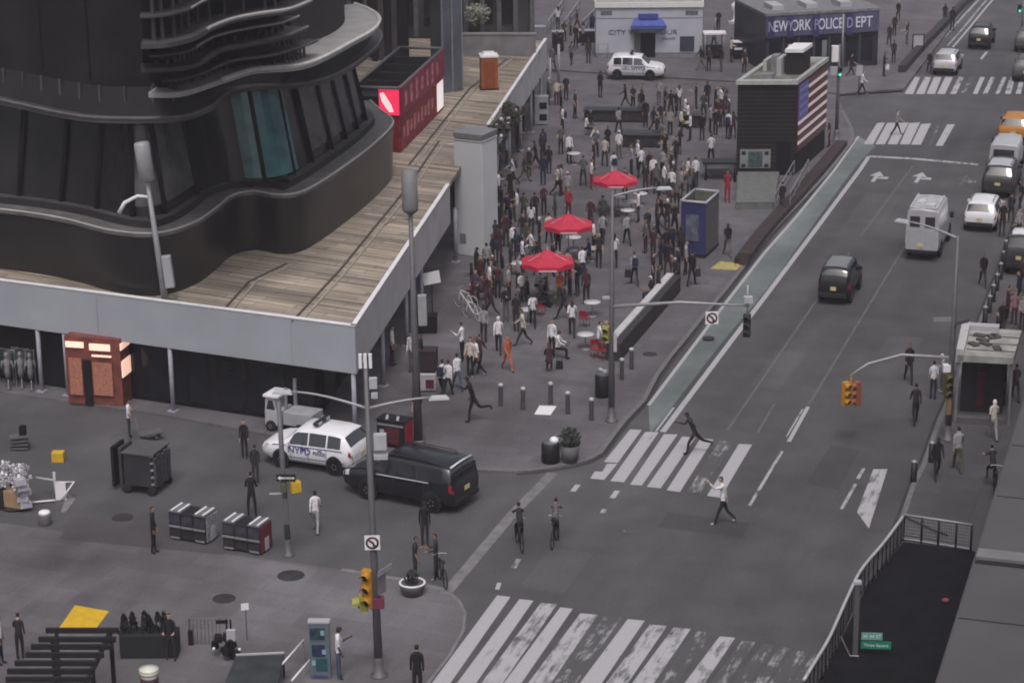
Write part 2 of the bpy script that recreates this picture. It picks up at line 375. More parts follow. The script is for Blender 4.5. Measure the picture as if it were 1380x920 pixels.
# bike lane
r3 = lambda l: [Vector((*XY(x, y, ROAD), 0)) for x, y in l]
WL = r3([(874, 546), (905, 505), (940, 459), (969, 420), (1030, 341), (1075, 290), (1124, 230), (1157, 184)])
GE = r3([(876, 584), (883, 577), (930, 517), (975, 459), (1040, 381), (1090, 311), (1149, 230), (1180, 197)])
ML = r3([(893, 582), (939, 521), (985, 460), (1031, 400), (1095, 315), (1159, 229), (1171, 211)])
g = MB(); g.sheet([(p.x, p.y) for p in smooth_line(WL, 24)] + [(p.x, p.y) for p in reversed(smooth_line(GE, 24))], ROAD + .004); struct("green_bike_lane", g, M_GREEN)
g = MB(); g.sheet([(p.x, p.y) for p in smooth_line(GE, 24)] + [(p.x, p.y) for p in reversed(smooth_line(ML, 24))], ROAD + .0045); struct("bike_lane_buffer", g, M_BUFF)
def paint_lines(name, lines, mi_w):
    g = MB()
    for l, w, k in lines:
        g.mi = k; g.sheet(strip_poly(l, -w / 2, w / 2), ROAD + .009)
    struct(name, g, PAINTS)
far_l = r3([(1222, 104), (1262, 62), (1300, 20), (1325, -6)])
far_m = r3([(1284, 64), (1308, 36), (1330, 9), (1345, -8)]); far_n = r3([(1277, 62), (1300, 36), (1322, 9), (1337, -8)])
paint_lines("lane_line", [
    (WL, .17, 0), (ML, .26, 0), (r3([(884, 581), (908, 549)]), .1, 0), (far_m, .16, 0), (far_n, .14, 1), (far_l, .2, 1),
    (r3([(1171, 211), (1230, 214), (1318, 222)]), .45, 1),
    (r3([(1089, 548), (1063, 595)]), .17, 0), (r3([(1082, 551), (1060, 588)]), .07, 1), (r3([(1054, 608), (1010, 681)]), .13, 1),
    (r3([(980, 580), (1037, 497), (1107, 395), (1145, 340)]), .1, 3), (r3([(1021, 583), (1043, 545)]), .1, 3), (r3([(1090, 545), (1195, 372), (1258, 268)]), .1, 3),
    (r3([(1160, 318), (1230, 224)]), .1, 3),
    (r3([(1164, 631), (1156, 645)]), .14, 1), (r3([(1153, 652), (1134, 686)]), .13, 1), (r3([(1330, 70), (1322, 80)]), .2, 0),
    (r3([(779, 653), (772, 662)]), .22, 0), (r3([(832, 661), (825, 671)]), .22, 0), (r3([(815, 686), (812, 691)]), .2, 1), (r3([(699, 753), (692, 765)]), .2, 1),
    (r3([(673, 785), (670, 794)]), .16, 1), (r3([(840, 716), (861, 716)]), .3, 2)], None)
def bars(name, L):
    g = MB()
    for q, k in L:
        g.mi = k; g.sheet([XY(x, y, ROAD) for x, y in q], ROAD + .009)
    struct(name, g, PAINTS)
def Z(x0, y0, s, pts): return [(x0 + x / s, y0 + y / s) for x, y in pts]
z3 = lambda *p: Z(690, 460, 3.943, p)
bars("crosswalk_beside_bike_lane", [
    (z3((628, 467), (690, 470), (562, 645), (488, 640)), 0), (z3((505, 650), (560, 650), (490, 735), (415, 728), (440, 690), (480, 692)), 0), (z3((708, 480), (780, 482), (595, 748), (522, 742)), 0),
    (z3((808, 492), (880, 494), (690, 765), (627, 760)), 0), (z3((905, 505), (975, 510), (790, 780), (716, 772)), 0), (z3((1002, 515), (1070, 521), (892, 800), (822, 790)), 0),
    (z3((1105, 527), (1185, 533), (1000, 806), (930, 798)), 2), (z3((1206, 545), (1276, 548), (1108, 830), (1036, 820)), 0),
    ([(1177, 632), (1196, 632), (1171, 712), (1155, 690)], 1)])
tops = [(670, 688, 802), (700, 719, 807), (729, 751, 812), (755, 772, 818), (782, 806, 826), (815, 838, 829), (846, 869, 834), (876, 899, 841), (908, 931, 845), (939, 960, 850), (970, 991, 857), (1000, 1018, 863), (1028, 1044, 867), (1052, 1064, 871), (1070, 1090, 876), (1098, 1110, 880)]
wr = [0, 0, 1, 0, 1, 2, 0, 1, 1, 2, 1, 2, 2, 2, 2, 2]
bars("near_crosswalk", [([(a, t), (b, t + 2), (b - .73 * (945 - t) + 6, 945), (a - .73 * (945 - t) - 2, 945)], k) for (a, b, t), k in zip(tops, wr)])
z4 = lambda *p: Z(1030, 0, 3.943, p)
bars("far_crosswalk", [(z4((600, 655), (642, 652), (578, 768), (528, 767)), 0), (z4((652, 655), (704, 652), (640, 768), (590, 768)), 0), (z4((708, 655), (768, 652), (706, 768), (655, 768)), 0),
    (z4((770, 655), (828, 652), (772, 768), (720, 768)), 0), (z4((834, 660), (886, 657), (832, 770), (780, 770)), 0), (z4((915, 662), (935, 660), (890, 772), (875, 772)), 2), (z4((972, 662), (1012, 662), (948, 776), (910, 776)), 0)])
b2 = [(800, 828, 745, 790, 0), (855, 885, 805, 850, 0), (903, 942, 862, 906, 0), (962, 1002, 918, 960, 0), (1035, 1060, 985, 1018, 1), (1094, 1115, 1040, 1062, 2), (1148, 1172, 1108, 1132, 0), (1205, 1227, 1160, 1184, 1), (1268, 1288, 1228, 1247, 1), (1306, 1332, 1278, 1310, 1), (1362, 1385, 1335, 1362, 1)]
bars("farthest_crosswalk", [(z4((a, 410), (b, 412), (d, 502), (c, 500)), k) for a, b, c, d, k in b2])
# lane arrows painted before the stop line
g = MB()
for x, y in ((1181, 238), (1239, 239), (1299, 243)):
    p = G(x, y, ROAD); a, r = AVE, Vector((AVE.y, -AVE.x, 0))
    q = lambda u, v: (p.x + a.x * u + r.x * v, p.y + a.y * u + r.y * v)
    g.mi = 0 if x < 1290 else 2
    g.sheet([q(-1.4, -.12), q(-1.4, .12), q(.1, .12), q(.1, .45), q(1.3, 0), q(.1, -.45), q(.1, -.12)], ROAD + .009)
    g.sheet([q(-.5, .13), q(-.2, .13), q(.05, .5), q(.05, .75), q(-.5, .75)], ROAD + .0095)
struct("lane_arrow", g, PAINTS)
# manholes and plates set in the paving
g = MB()
for x, y, r, z in ((165, 697, .42, ROAD + .012), (302, 806, .42, ROAD + .012), (876, 477, .35, .006), (392, 775, .5, ROAD + .012), (955, 455, .3, .006)):
    p = G(x, y, z); g.lathe([(r, -.003), (r, .004), (r * .86, .006), (0.01, .006)], p, 18)
struct("manhole_cover", g, mat("cast_iron", (.035, .032, .036), .7, .2, .3, 5))
def pad(name, q, m, z): g = MB(); g.sheet([XY(x, y, z) for x, y in q], z); struct(name, g, m)
pad("tactile_paving", [(101, 815), (147, 823), (128, 848), (80, 845)], M_YELLOW, ROAD + .01)
pad("tactile_paving", [(970, 352), (1003, 355), (992, 364), (957, 362)], mat("worn_yellow", (.36, .31, .12), .8, 0, .35, 5), .006)
pad("utility_cover", [(727, 546), (750, 547), (742, 559), (720, 558)], M_WHITE, .006)
pad("road_plate", [(88, 690), (102, 672), (90, 664), (82, 690)], M_STRIP, ROAD + .012)
# ================================================================== sidewalk shed
def ob(name, mb, m, par, label=None):
    o = mb.build(name, m, par); o.location = -Vector(par.location)
    if label: o['label'] = label
    return o
BW0 = BWAY
shed = thing("sidewalk_shed", "long pale grey sidewalk shed with plank deck wrapping the corner under the curved dark building", "sidewalk shed", (CORN.x, CORN.y, 0))
inn = Vector((-BWAY.y, BWAY.x, 0)); fin = Vector((FDIR.y, -FDIR.x, 0))     # inwards from the side fascia, inwards from the front fascia
if fin.y < 0: fin = -fin
ZB = 2.95
def fascia(p, d, L, z0, z1, th=.12, w_in=None):
    g = MB(); c = p + d * (L / 2) + w_in * (th / 2); g.box((c.x, c.y, (z0 + z1) / 2), (L, th, z1 - z0), ang(d)); return g
g = fascia(CORN, FDIR, 26, ZB, ZD + .1, .14, fin)
for i in (1, 5, 8):
    p = CORN + FDIR * (2.44 * i + .6) - fin * .012; g.box((p.x, p.y, (ZB + ZD) / 2), (.03, .03, ZD - ZB - .02), ang(FDIR))
ob("front_fascia", g, M_FASCIA, shed)
LB = (G(733, 60, ZD) - G(478, 443, ZD)).length; LT = (G(615, 250, ZD) - G(478, 443, ZD)).length
LT0 = LT - .3
ob("side_fascia", fascia(CORN + BWAY * .16, BWAY, LT0, ZB, ZD + .1, .14, inn), mat("side_fascia_panel", (.42, .40, .42), .65, 0, .1, .6), shed); g = MB()
tw0 = LT
s = LT
while PXL(CORN + BWAY * s + Vector((0, 0, ZD)))[0] < 659: s += .1
LEND = LB + 1.5
cuts = [(.30, .33), (.52, .545), (.69, .72), (.84, .87)]
prev = s
for a, b in cuts:
    e = s + (LEND - s) * a; g2 = fascia(CORN + BWAY * prev, BWAY, e - prev, ZB + .05, ZD + .1, .14, inn); me = g2.mesh("t", M_FASCIA); g.bm.from_mesh(me); prev = s + (LEND - s) * b
me = fascia(CORN + BWAY * prev, BWAY, LEND - prev, ZB + .05, ZD + .1, .14, inn).mesh("t", M_FASCIA); g.bm.from_mesh(me)
M_SF = mat("side_fascia_panel", (.42, .40, .42), .65, 0, .1, .6); ob("side_fascia", g, M_SF, shed)
for c, w, d in ((CORN + FDIR * 13 + fin * .07, 26, FDIR), (CORN + BWAY * (LT0 / 2) + inn * .07, LT0, BWAY), (CORN + BWAY * ((s + LEND) / 2) + inn * .07, LEND - s, BWAY)):
    g = MB(); g.box((c.x, c.y, ZD + .13), (w, .2, .05), ang(d)); ob("cap_rail", g, M_WHITE, shed)
g = MB(); g.prism([(p.x, p.y) for p in (CORN + inn * .14 + fin * .14, CORN + BWAY * LEND + inn * .14, CORN + BWAY * LEND + inn * 16, CORN + FDIR * 26 + fin * 14, CORN + FDIR * 26 + fin * .14)], ZD - .25, ZD - .02)
ob("plank_deck", g, plank_mat("deck_planks", -ang(FDIR) + .06), shed)
g = MB()
for l in ([(405, 433), (470, 362), (560, 250), (600, 190)], [(310, 420), (345, 380), (395, 356)], [(560, 222), (640, 120), (690, 80)]):
    w = [Vector((*XY(x, y, ZD), ZD)) for x, y in l]
    for o_, m_, hh in ((0, 0, .05), (.35, 1, .03)):
        g.mi = m_; q = inset(w, o_)
        for a, b in zip(q, q[1:]):
            c = (a + b) / 2; g.box((c.x, c.y, ZD - .02 + hh / 2), ((b - a).length, .12, hh), ang(b - a))
ob("deck_batten", g, [mat("pale_batten", (.3, .26, .21), .9, 0, .2), mat("dark_batten", (.06, .05, .042), .9, 0, .3)], shed)
M_POST = mat("shed_post_paint", (.29, .28, .32), .6, 0, .1)
fpos = [(G(57, 527) - G(478, 590)).length, (G(86, 536) - G(478, 590)).length, (G(230, 556) - G(478, 590)).length]
def post_at(p):
    g = MB(); g.tube([(p.x, p.y, 0), (p.x, p.y, ZB)], .1, 8); g.base(p.x, p.y, 0, .05, .4, .4, ang(FDIR)); ob("post", g, M_POST, shed)
for d in (.2, *[(Vector(XY(x, y)) - Vector((CORN.x, CORN.y))).length for x, y in ((230, 556), (86, 536), (57, 527))], 21, 25): post_at(CORN + FDIR * d + fin * .12)
for x, y in ((515, 520), (549, 466)):
    p = CORN + BWAY * ((G(x, y) - CORN).dot(BWAY)) + inn * .25; post_at(p)
d = 8.0
while d < LEND:
    if abs(d - 13.3) > .2: post_at(CORN + BWAY * (d + 9) + inn * .25)
    d += 5.2
# white corner tower of the shed
t0, t1 = G(614, 342), G(652, 347); td = unit(t1 - t0); tw = (t1 - t0).length; tdep = 1.7
tn = Vector((-td.y, td.x, 0)); TZ = ZT(632, 343, 190)
tower = thing("white_pillar", "tall plain pale pillar box standing against the side of the plank roofed shed", "pillar", (t0.x, t0.y, 0))
c = t0 + td * (tw / 2) + tn * (tdep / 2)
g = MB(); g.box((c.x, c.y, TZ / 2), (tw, tdep, TZ), ang(td), bev=.03); ob("shaft", g, mat("pillar_paint", (.5, .505, .53), .6, 0, .06, .6), tower)
g = MB(); g.box((c.x, c.y, TZ + .06), (tw + .06, tdep + .06, .08), ang(td)); ob("cap", g, M_PALE, tower)
g = MB(); g.box((*(t0 + td * .5 - tn * .02).xy, .95), (.35, .05, .5), ang(td)); ob("access_panel", g, M_STEEL, tower)
# dark shop fronts under the shed
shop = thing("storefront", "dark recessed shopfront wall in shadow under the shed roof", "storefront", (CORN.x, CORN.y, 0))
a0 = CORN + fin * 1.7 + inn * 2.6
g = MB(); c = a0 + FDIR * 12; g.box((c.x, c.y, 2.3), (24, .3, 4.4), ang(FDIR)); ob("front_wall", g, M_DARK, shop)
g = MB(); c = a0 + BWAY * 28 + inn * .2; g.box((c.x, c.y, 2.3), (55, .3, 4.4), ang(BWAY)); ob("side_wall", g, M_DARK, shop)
for k in range(6):
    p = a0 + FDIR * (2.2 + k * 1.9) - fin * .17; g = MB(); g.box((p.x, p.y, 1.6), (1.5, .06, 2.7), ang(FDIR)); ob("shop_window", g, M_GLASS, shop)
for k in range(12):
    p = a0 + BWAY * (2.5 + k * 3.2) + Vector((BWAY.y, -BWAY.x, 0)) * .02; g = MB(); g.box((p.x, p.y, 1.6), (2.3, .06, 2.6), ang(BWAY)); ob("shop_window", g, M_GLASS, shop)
# lit red brown shop with warm signs
sa, sb = G(92, 543), G(178, 549); sd = unit(sb - sa); sw = (sb - sa).length; sn = Vector((-sd.y, sd.x, 0))
kio = thing("lit_shop_booth", "red brown lit shop booth with glowing warm sign strips under the shed", "shop", (sa.x, sa.y, 0))
g = MB(); c = sa + sd * (sw * .43) + sn * .9; g.box((c.x, c.y, 1.55), (sw * .86, 1.7, 3.1), ang(sd)); ob("wall", g, mat("redbrown_panel", (.16, .045, .035), .6, 0, .35, 2), kio)
M_WARM = mat("lit_sign", (1.0, .62, .48), .5, 0, .35, 9, emit=.8); M_WARM2 = mat("lit_goods", (.3, .12, .08), .6, 0, .45, 12, emit=.16, detail=8)
def on(par, name, m, u, z, w, h, off=-.04, th=.05):
    g = MB(); p = sa + sd * u + sn * off; g.box((p.x, p.y, z), (w, th, h), ang(sd)); return ob(name, g, m, par)
on(kio, "lit_sign", M_WARM, sw * .17, 2.78, sw * .28, .26); on(kio, "lit_sign", M_WARM, sw * .56, 2.72, sw * .32, .3); on(kio, "lit_sign", M_WARM, sw * .58, 2.32, sw * .3, .08)
on(kio, "display_window", M_WARM2, sw * .16, 1.3, sw * .2, 1.7); on(kio, "display_window", M_WARM2, sw * .58, 1.25, sw * .3, 1.5); on(kio, "doorway", M_DARK, sw * .34, 1.05, sw * .12, 2.1)
g = MB(); e = sa + sd * (sw * .86 + .03) + sn * .85
g.box((e.x, e.y, 1.7), (.05, 1.5, .75), ang(sd)); g.box((e.x, e.y, 2.75), (.05, 1.6, .3), ang(sd)); ob("side_screen", g, M_WARM, kio)
# racks of clothes behind the mannequins
for i, (x, y) in enumerate(((8, 519), (34, 519))):
    t = thing("clothes_rack", ("rack of greenish clothes at the left edge under the shed", "rack of grey clothes between the left edge and the first shed post")[i], "clothes rack", tuple(G(x, y)), ang(FDIR))
    g = MB(); g.tube([(-.6, 0, 0), (-.6, 0, 1.75), (.6, 0, 1.75), (.6, 0, 0)], .025, 5); g.build("rack_frame", M_STEEL, t)
    for k in range(8):
        g = MB(); g.box((-.5 + .14 * k, random.uniform(-.06, .06), 1.3 + random.uniform(-.1, .1)), (.07, .42, .85), random.uniform(-.3, .3), .7, .02); g.build("garment", mat("garment_%d" % ((k + 3 * i) % 4), ((.035, .06, .045), (.16, .155, .165), (.09, .09, .1), (.05, .075, .06))[(k + 3 * i) % 4] if i == 0 else ((.16, .155, .165), (.05, .048, .055), (.22, .21, .22), (.09, .085, .09))[k % 4], .85, 0, .2, 6), t)
# mannequins in the far left shop window
for i, (x, y) in enumerate(((12, 525), (30, 524), (43, 526))):
    p = G(x, y); m_ = mat("mannequin_plastic", (.16, .155, .165), .6, 0, .35, 5)
    g = MB(); g.lathe([(.04, 0), (.13, .05), (.03, .1), (.03, .6)], (0, 0, 0), 8)
    g.lathe([(.09, .55), (.15, .85), (.12, 1.1), (.19, 1.38), (.06, 1.48), (.05, 1.53), (.09, 1.6), (.1, 1.68), (.06, 1.77), (.01, 1.79)], (0, 0, 0), 10, sy=.65)
    for s in (-1, 1): g.tube([(s * .2, 0, 1.38), (s * .26, .03, 1.1), (s * .22, .12, .86)], [.05, .04, .03], 6)
    tag(g.build("mannequin", m_, None, p, .3 * i), ("pale mannequin nearest the left edge under the shed", "middle mannequin of three in the shop window left of the red booth", "pale mannequin closest to the first two shed posts")[i], "mannequin", "mannequins in the shop window")
# ================================================================== curved dark building
ZS = ZT(210, 398, 314, ZD)
M_CURVE = mat("bronze_skirt", (.017, .0155, .0155), .3, .0, .3, .35, bump=.08, spec=.5); M_LEDGE = mat("ledge_stone", (.105, .10, .098), .7, 0, .3, 1.5)
M_UP = mat("grey_cladding", (.0145, .0135, .0155), .8, 0, .45, .35, spec=.12); M_LEDB = mat("bright_ledge", (.3, .285, .28), .6, 0, .15, 1)  # cladding noise paints dark stripes and faint reflections
M_TEAL = mat("teal_glass", (.05, .135, .145), .15, 0, .5, .7, spec=.6); M_FIN = mat("louvre_fin", (.06, .054, .057), .6, .1, .3, 1)
M_WIN = mat("bronze_glass", (.013, .0125, .014), .16, 0, .4, .3, spec=.3)
O = smooth_line([Vector((*XY(x, y, ZS), 0)) for x, y in [(-160, 262), (-60, 276), (30, 286), (90, 296), (150, 311), (210, 315), (260, 301), (292, 280), (312, 264), (342, 258), (370, 263), (400, 261), (430, 247), (480, 213), (512, 187), (529, 168), (526, 158), (512, 148), (495, 132), (480, 118)]], 90)
# the near lobe stays just behind the fascia
for p in O:
    dd = (p - CORN).dot(fin)
    if dd < .35: p += fin * (.35 - dd)
cb = thing("curved_building", "big dark building with wavy curved bands and ledges at the upper left", "building", (O[40].x, O[40].y, 0))
def curtain(name, A, za, B, zb, m, par=cb, smooth=True):
    g = MB(); n = len(A)
    lo = [g.bm.verts.new((p.x, p.y, za)) for p in A]; hi = [g.bm.verts.new((p.x, p.y, zb)) for p in B]
    for i in range(n - 1):
        f = g.bm.faces.new((lo[i], lo[i + 1], hi[i + 1], hi[i])); f.smooth = smooth
    return ob(name, g, m, par)
def ledge(name, A, z, th, depth, m, par=cb):
    g = MB(); B = inset(A, depth); n = len(A)
    for i in range(n - 1):
        a, b, c, d = A[i], A[i + 1], B[i + 1], B[i]
        g.face([(a.x, a.y, z), (b.x, b.y, z), (c.x, c.y, z), (d.x, d.y, z)]); g.face([(d.x, d.y, z - th), (c.x, c.y, z - th), (b.x, b.y, z - th), (a.x, a.y, z - th)])
        g.face([(a.x, a.y, z - th), (b.x, b.y, z - th), (b.x, b.y, z), (a.x, a.y, z)])
    return ob(name, g, m, par)
curtain("skirt_band", inset(O, .12), ZD - .3, O, ZS - .12, M_CURVE)
ledge("lower_ledge", inset(O, -.06), ZS, .14, 1.1, M_LEDGE)
I1 = inset(O, .95)
curtain("step_band", I1, ZS - .01, inset(O, 1.0), ZS + .35, M_DARK2); ledge("step_ledge", inset(O, .98), ZS + .36, .06, .5, M_FIN)
Z2, Z3 = 12.6, 14.0
W0, W1 = inset_s(O, 1.35), inset_s(O, 2.3)
curtain("glass_wall", W0, ZS + .36, W1, Z2, M_WIN)
MU0, MU1 = inset_s(O, 1.27), inset_s(O, 2.2)
KM = (12, 16, 20, 25, 30, 37, 45, 49, 54, 59, 63, 67, 71, 76)
for k in KM:
    a, b = MU0[k], MU1[k]; g = MB(); g.tube([(a.x, a.y, ZS + .36), (b.x, b.y, Z2)], .13, 6); ob("mullion", g, M_DARK, cb)
M_PANE = mat("window_pane_sky_reflection", (.07, .066, .066), .2, 0, .5, .8, spec=.4)  # pane colour is lightened to paint the reflected sky
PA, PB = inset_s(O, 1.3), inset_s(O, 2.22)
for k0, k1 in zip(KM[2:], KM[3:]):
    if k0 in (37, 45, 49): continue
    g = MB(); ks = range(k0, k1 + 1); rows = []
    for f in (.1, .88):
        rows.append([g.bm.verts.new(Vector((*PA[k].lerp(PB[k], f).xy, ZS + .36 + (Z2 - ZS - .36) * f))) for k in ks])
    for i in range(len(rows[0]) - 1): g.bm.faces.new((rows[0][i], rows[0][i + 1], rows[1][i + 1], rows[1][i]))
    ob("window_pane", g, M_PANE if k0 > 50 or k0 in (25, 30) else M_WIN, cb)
# teal glass bay of the right lobe
A, B = inset_s(O, 1.2), inset_s(O, 2.12)
lo_, hi_ = .04, .92
pts = [k for k in range(len(O)) if 330 < PXL((A[k].x, A[k].y, ZS))[0] < 404 and PXL((A[k].x, A[k].y, ZS))[1] > 200]
g = MB()
vA = [g.bm.verts.new(Vector((*A[k].lerp(B[k], lo_).xy, ZS + .36 + (Z2 - ZS - .36) * lo_))) for k in pts]; vB = [g.bm.verts.new(Vector((*A[k].lerp(B[k], hi_).xy, ZS + .36 + (Z2 - ZS - .36) * hi_))) for k in pts]
for i in range(len(vA) - 1): g.bm.faces.new((vA[i], vA[i + 1], vB[i + 1], vB[i]))
ob("teal_bay", g, M_TEAL, cb)
# upper bands: each outline comes from its own height
def outl(z, l, n=60): return smooth_line([Vector((*XY(x, y, z), 0)) for x, y in l], n)
LA = outl(12.6, [(-120, 118), (-40, 130), (20, 142), (75, 154), (120, 161), (180, 163), (245, 160), (285, 146), (300, 132), (330, 120), (385, 117), (430, 111), (470, 94), (504, 68), (514, 52), (510, 42)])
LB_ = outl(14.0, [(200, 128), (245, 127), (290, 113), (320, 103), (345, 96), (390, 93), (420, 87), (450, 73), (475, 59), (500, 45), (511, 32), (508, 22), (495, 14), (478, 8)])
LC = outl(15.7, [(190, 94), (236, 92), (265, 87), (285, 75), (300, 67), (340, 59), (385, 50), (415, 38)], 40)
LD = outl(17.6, [(190, 62), (225, 60), (262, 51), (285, 38), (315, 27), (350, 20), (390, 14), (420, 2)], 40)
ledge("mid_ledge", LA, 12.7, .22, 2.0, M_FIN)
curtain("soffit_band", inset(LA, .5), 12.65, inset(LB_, .9) if False else inset(LA, .9), 13.9, M_DARK2)
ledge("bright_ledge", LB_, 14.1, .22, 2.2, M_LEDB)
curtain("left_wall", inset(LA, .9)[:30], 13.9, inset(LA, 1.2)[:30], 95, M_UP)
curtain("grey_wall", inset(LB_, 1.7)[26:], 14.05, inset(LB_, 2.0)[26:], 95, mat("mid_grey_cladding", (.034, .0315, .033), .8, 0, .12, .3, spec=.15))
def lip(A, z, r, m, k0=0, k1=None): g = MB(); g.tube(flat(A, z)[k0:k1], r, 5); ob("ledge_lip_highlight", g, m, cb)  # pale tubes along ledge edges paint the highlights on their crests
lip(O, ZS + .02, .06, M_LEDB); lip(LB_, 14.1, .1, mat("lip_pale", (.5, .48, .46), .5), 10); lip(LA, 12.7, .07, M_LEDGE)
def fins(A, z0, z1, k0, k1, step, d):
    Q = inset(A, d)
    for k in range(k0, k1, step): g = MB(); g.tube([(Q[k].x, Q[k].y, z0), (Q[k].x, Q[k].y, z1)], .06 + .03 * random.random(), 5); ob("louvre_fin", g, M_FIN, cb)
fins(LA, 12.7, 13.95, 4, 52, 2, .75)
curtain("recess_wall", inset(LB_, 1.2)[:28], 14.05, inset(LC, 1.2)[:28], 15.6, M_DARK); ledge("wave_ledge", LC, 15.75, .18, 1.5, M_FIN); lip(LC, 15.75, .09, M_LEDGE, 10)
fins(LB_, 14.1, 15.6, 2, 26, 1, .9)
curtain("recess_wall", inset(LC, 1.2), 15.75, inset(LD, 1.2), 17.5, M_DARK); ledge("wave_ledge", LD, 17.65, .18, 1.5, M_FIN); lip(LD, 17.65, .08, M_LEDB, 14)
fins(LC, 15.75, 17.5, 2, 38, 2, .8)
curtain("recess_wall", inset(LD, 1.2), 17.65, inset(LD, 1.4), 95, M_DARK); fins(LD, 17.65, 24, 2, 38, 3, .8)
g = MB(); bk = [p + Vector((-30, 30, 0)) for p in (O[0], O[60], O[-1])]
g.prism([(p.x, p.y) for p in inset(O, 3.2)[::3]] + [(bk[2].x, bk[2].y + 20), (bk[0].x - 30, bk[0].y)], ZD, 95); ob("core", g, M_DARK, cb)
def mixl(P, Q, f): return [p.lerp(q, f) for p, q in zip(smooth_line(P, 40), smooth_line(Q, 40))]
for P, Q, f, z, k0, k1 in ((LB_[:36], LC, .45, 14.85, 2, 36), (LC, LD, .5, 16.7, 1, 38), (LD, LD, .5, 18.7, 0, 39), (LD, LD, .5, 19.9, 0, 39)):
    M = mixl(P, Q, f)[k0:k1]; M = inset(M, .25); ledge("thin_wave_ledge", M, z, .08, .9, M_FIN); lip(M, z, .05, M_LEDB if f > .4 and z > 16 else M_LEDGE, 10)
for i, seg in enumerate(((0, 30),)):
    g = MB()
    for k in range(2, 28, 5):
        p = inset(LA, .85)[k]; g.tube([(p.x, p.y, 14.2), (p.x, p.y, 29)], .05, 5)
    ob("panel_joint", g, M_DARK, cb)
# building with columns behind the end of the deck
be = CORN + BWAY * (LEND + 1.0) + inn * .0
rb = thing("stone_facade_building", "grey facade with dark bays and slim columns beyond the far end of the shed deck", "building", (be.x, be.y, 0))
nd = Vector((1, .02, 0)).normalized()
p0, p1 = G(380, 58, ZD), G(722, 50, ZD); fd = unit(p1 - p0); fl = (p1 - p0).length; fnm = Vector((-fd.y, fd.x, 0))
g = MB(); c = p0 + fd * (fl / 2) + fnm * 6; g.box((c.x, c.y, 9), (fl, 9, 18), ang(fd)); ob("wall", g, mat("facade_dark", (.04, .042, .042), .7, 0, .5, .3), rb)
for k in range(13):
    u = fl * (.2 + k * .066); p = p0 + fd * u + fnm * 1.35
    g = MB(); g.base(p.x, p.y, ZD, 17.5, .32, .4, ang(fd)); ob("column", g, mat("facade_column", (.1, .1, .105), .7, 0, .3), rb)
for k in range(7):
    u = fl * (.3 + k * .1); p = p0 + fd * u + fnm * 1.46
    g = MB(); g.box((p.x, p.y, ZD + 2), (1.3, .06, 2.6), ang(fd)); g.box((p.x, p.y, ZD + 6), (1.3, .06, 3.0), ang(fd)); ob("window", g, M_GLASS, rb)
# low grey wall across the end of the deck, blue glass pillar, dark fins
q0, q1 = G(622, 74, ZD), G(722, 74, ZD); qd = unit(q1 - q0); ql = (q1 - q0).length
g = MB(); c = (q0 + q1) / 2; hh = 1.35; g.box((c.x, c.y, ZD + hh / 2), (ql, .4, hh), ang(qd)); g.box((c.x, c.y, ZD + hh + .05), (ql + .1, .5, .1), ang(qd))
tag(g.build("parapet_wall", mat("parapet_stone", (.2, .19, .2), .8, 0, .2, 1.2)), "low grey parapet wall closing the far end of the plank deck behind the orange toilet", "wall")
a, b = G(597, 126, ZD), G(625, 122, ZD); d = unit(b - a); w = (b - a).length; n = Vector((-d.y, d.x, 0)); c = a + d * w / 2 + n * .8
gp = thing("glass_pillar", "tall hazy blue grey glass pillar rising from the deck behind the red billboard", "pillar", (c.x, c.y, ZD))
g = MB(); g.base(0, 0, 0, 9, w * .9, 1.4, ang(d)); g.build("glass_shaft", mat("blue_grey_glass", (.09, .10, .125), .35, 0, .35, .5), gp)
g = MB(); [g.base(*( d * (s * w * .47) - n * .72).xy, 0, 9, .1, .1, ang(d)) for s in (-1, 0, 1)]; g.build("edge_trim", M_STEEL, gp)
fs = thing("black_screen_wall", "black upright screen wall of vertical posts beside the curved building", "screen wall", tuple(G(520, 84, ZD)))
a, b = G(506, 82, ZD), G(541, 76, ZD)
for k in range(5):
    p = a.lerp(b, k / 4) - a; g = MB(); g.base(p.x + a.x - fs.location.x, p.y + a.y - fs.location.y, 0, 6.5, .35, .5); g.build("post", M_FIN if k % 2 else M_DARK2, fs)
g = MB(); c = a.lerp(b, .5) + Vector((0, .6, 0)) - fs.location; g.base(c.x, c.y, 0, 6.4, (b - a).length + .5, .3); g.build("panel", M_DARK, fs)
# ------------------------------------------------------------------ red billboard box on the deck
a, b, b2 = G(513, 204, ZD), G(540, 206, ZD), G(598, 146, ZD)
zt = ZT(540, 206, 119, ZD) - ZD; d = unit(b - a); e = unit(b2 - b); L = (b2 - b).length; w = (b - a).length
rbx = thing("billboard_box", "open topped red billboard box with lit pink screen standing on the plank deck", "billboard", (b.x, b.y, ZD))
en = Vector((-e.y, e.x, 0))
def bb(name, m, u0, u1, z0, z1, side=True, off=0.0, th=.12):
    g = MB(); dd, ll = (e, L) if side else (-d, w); nn = en if side else Vector((e.x, e.y, 0)) * 1
    c = dd * (ll * (u0 + u1) / 2) + nn * (off + th / 2); g.box((c.x, c.y, (z0 + z1) / 2), (ll * (u1 - u0), th, z1 - z0), ang(dd)); return g.build(name, m, rbx)
bb("side_panel", mat("dark_red_panel", (.22, .02, .028), .6, 0, .4, 1.5), .0, 1, 0, zt * .52); bb("side_sign", mat("crimson_panel", (.22, .018, .055), .5, 0, .4, 1.5), .0, 1, zt * .55, zt, off=-.1)
bb("front_panel", mat("dark_red_panel", ()), 0.0, 1, 0, zt * .55, False); bb("pink_screen", mat("pink_screen", (.75, .03, .09), .4, 0, .1, emit=.9), 0.02, 1, zt * .58, zt * .97, False, -.06)
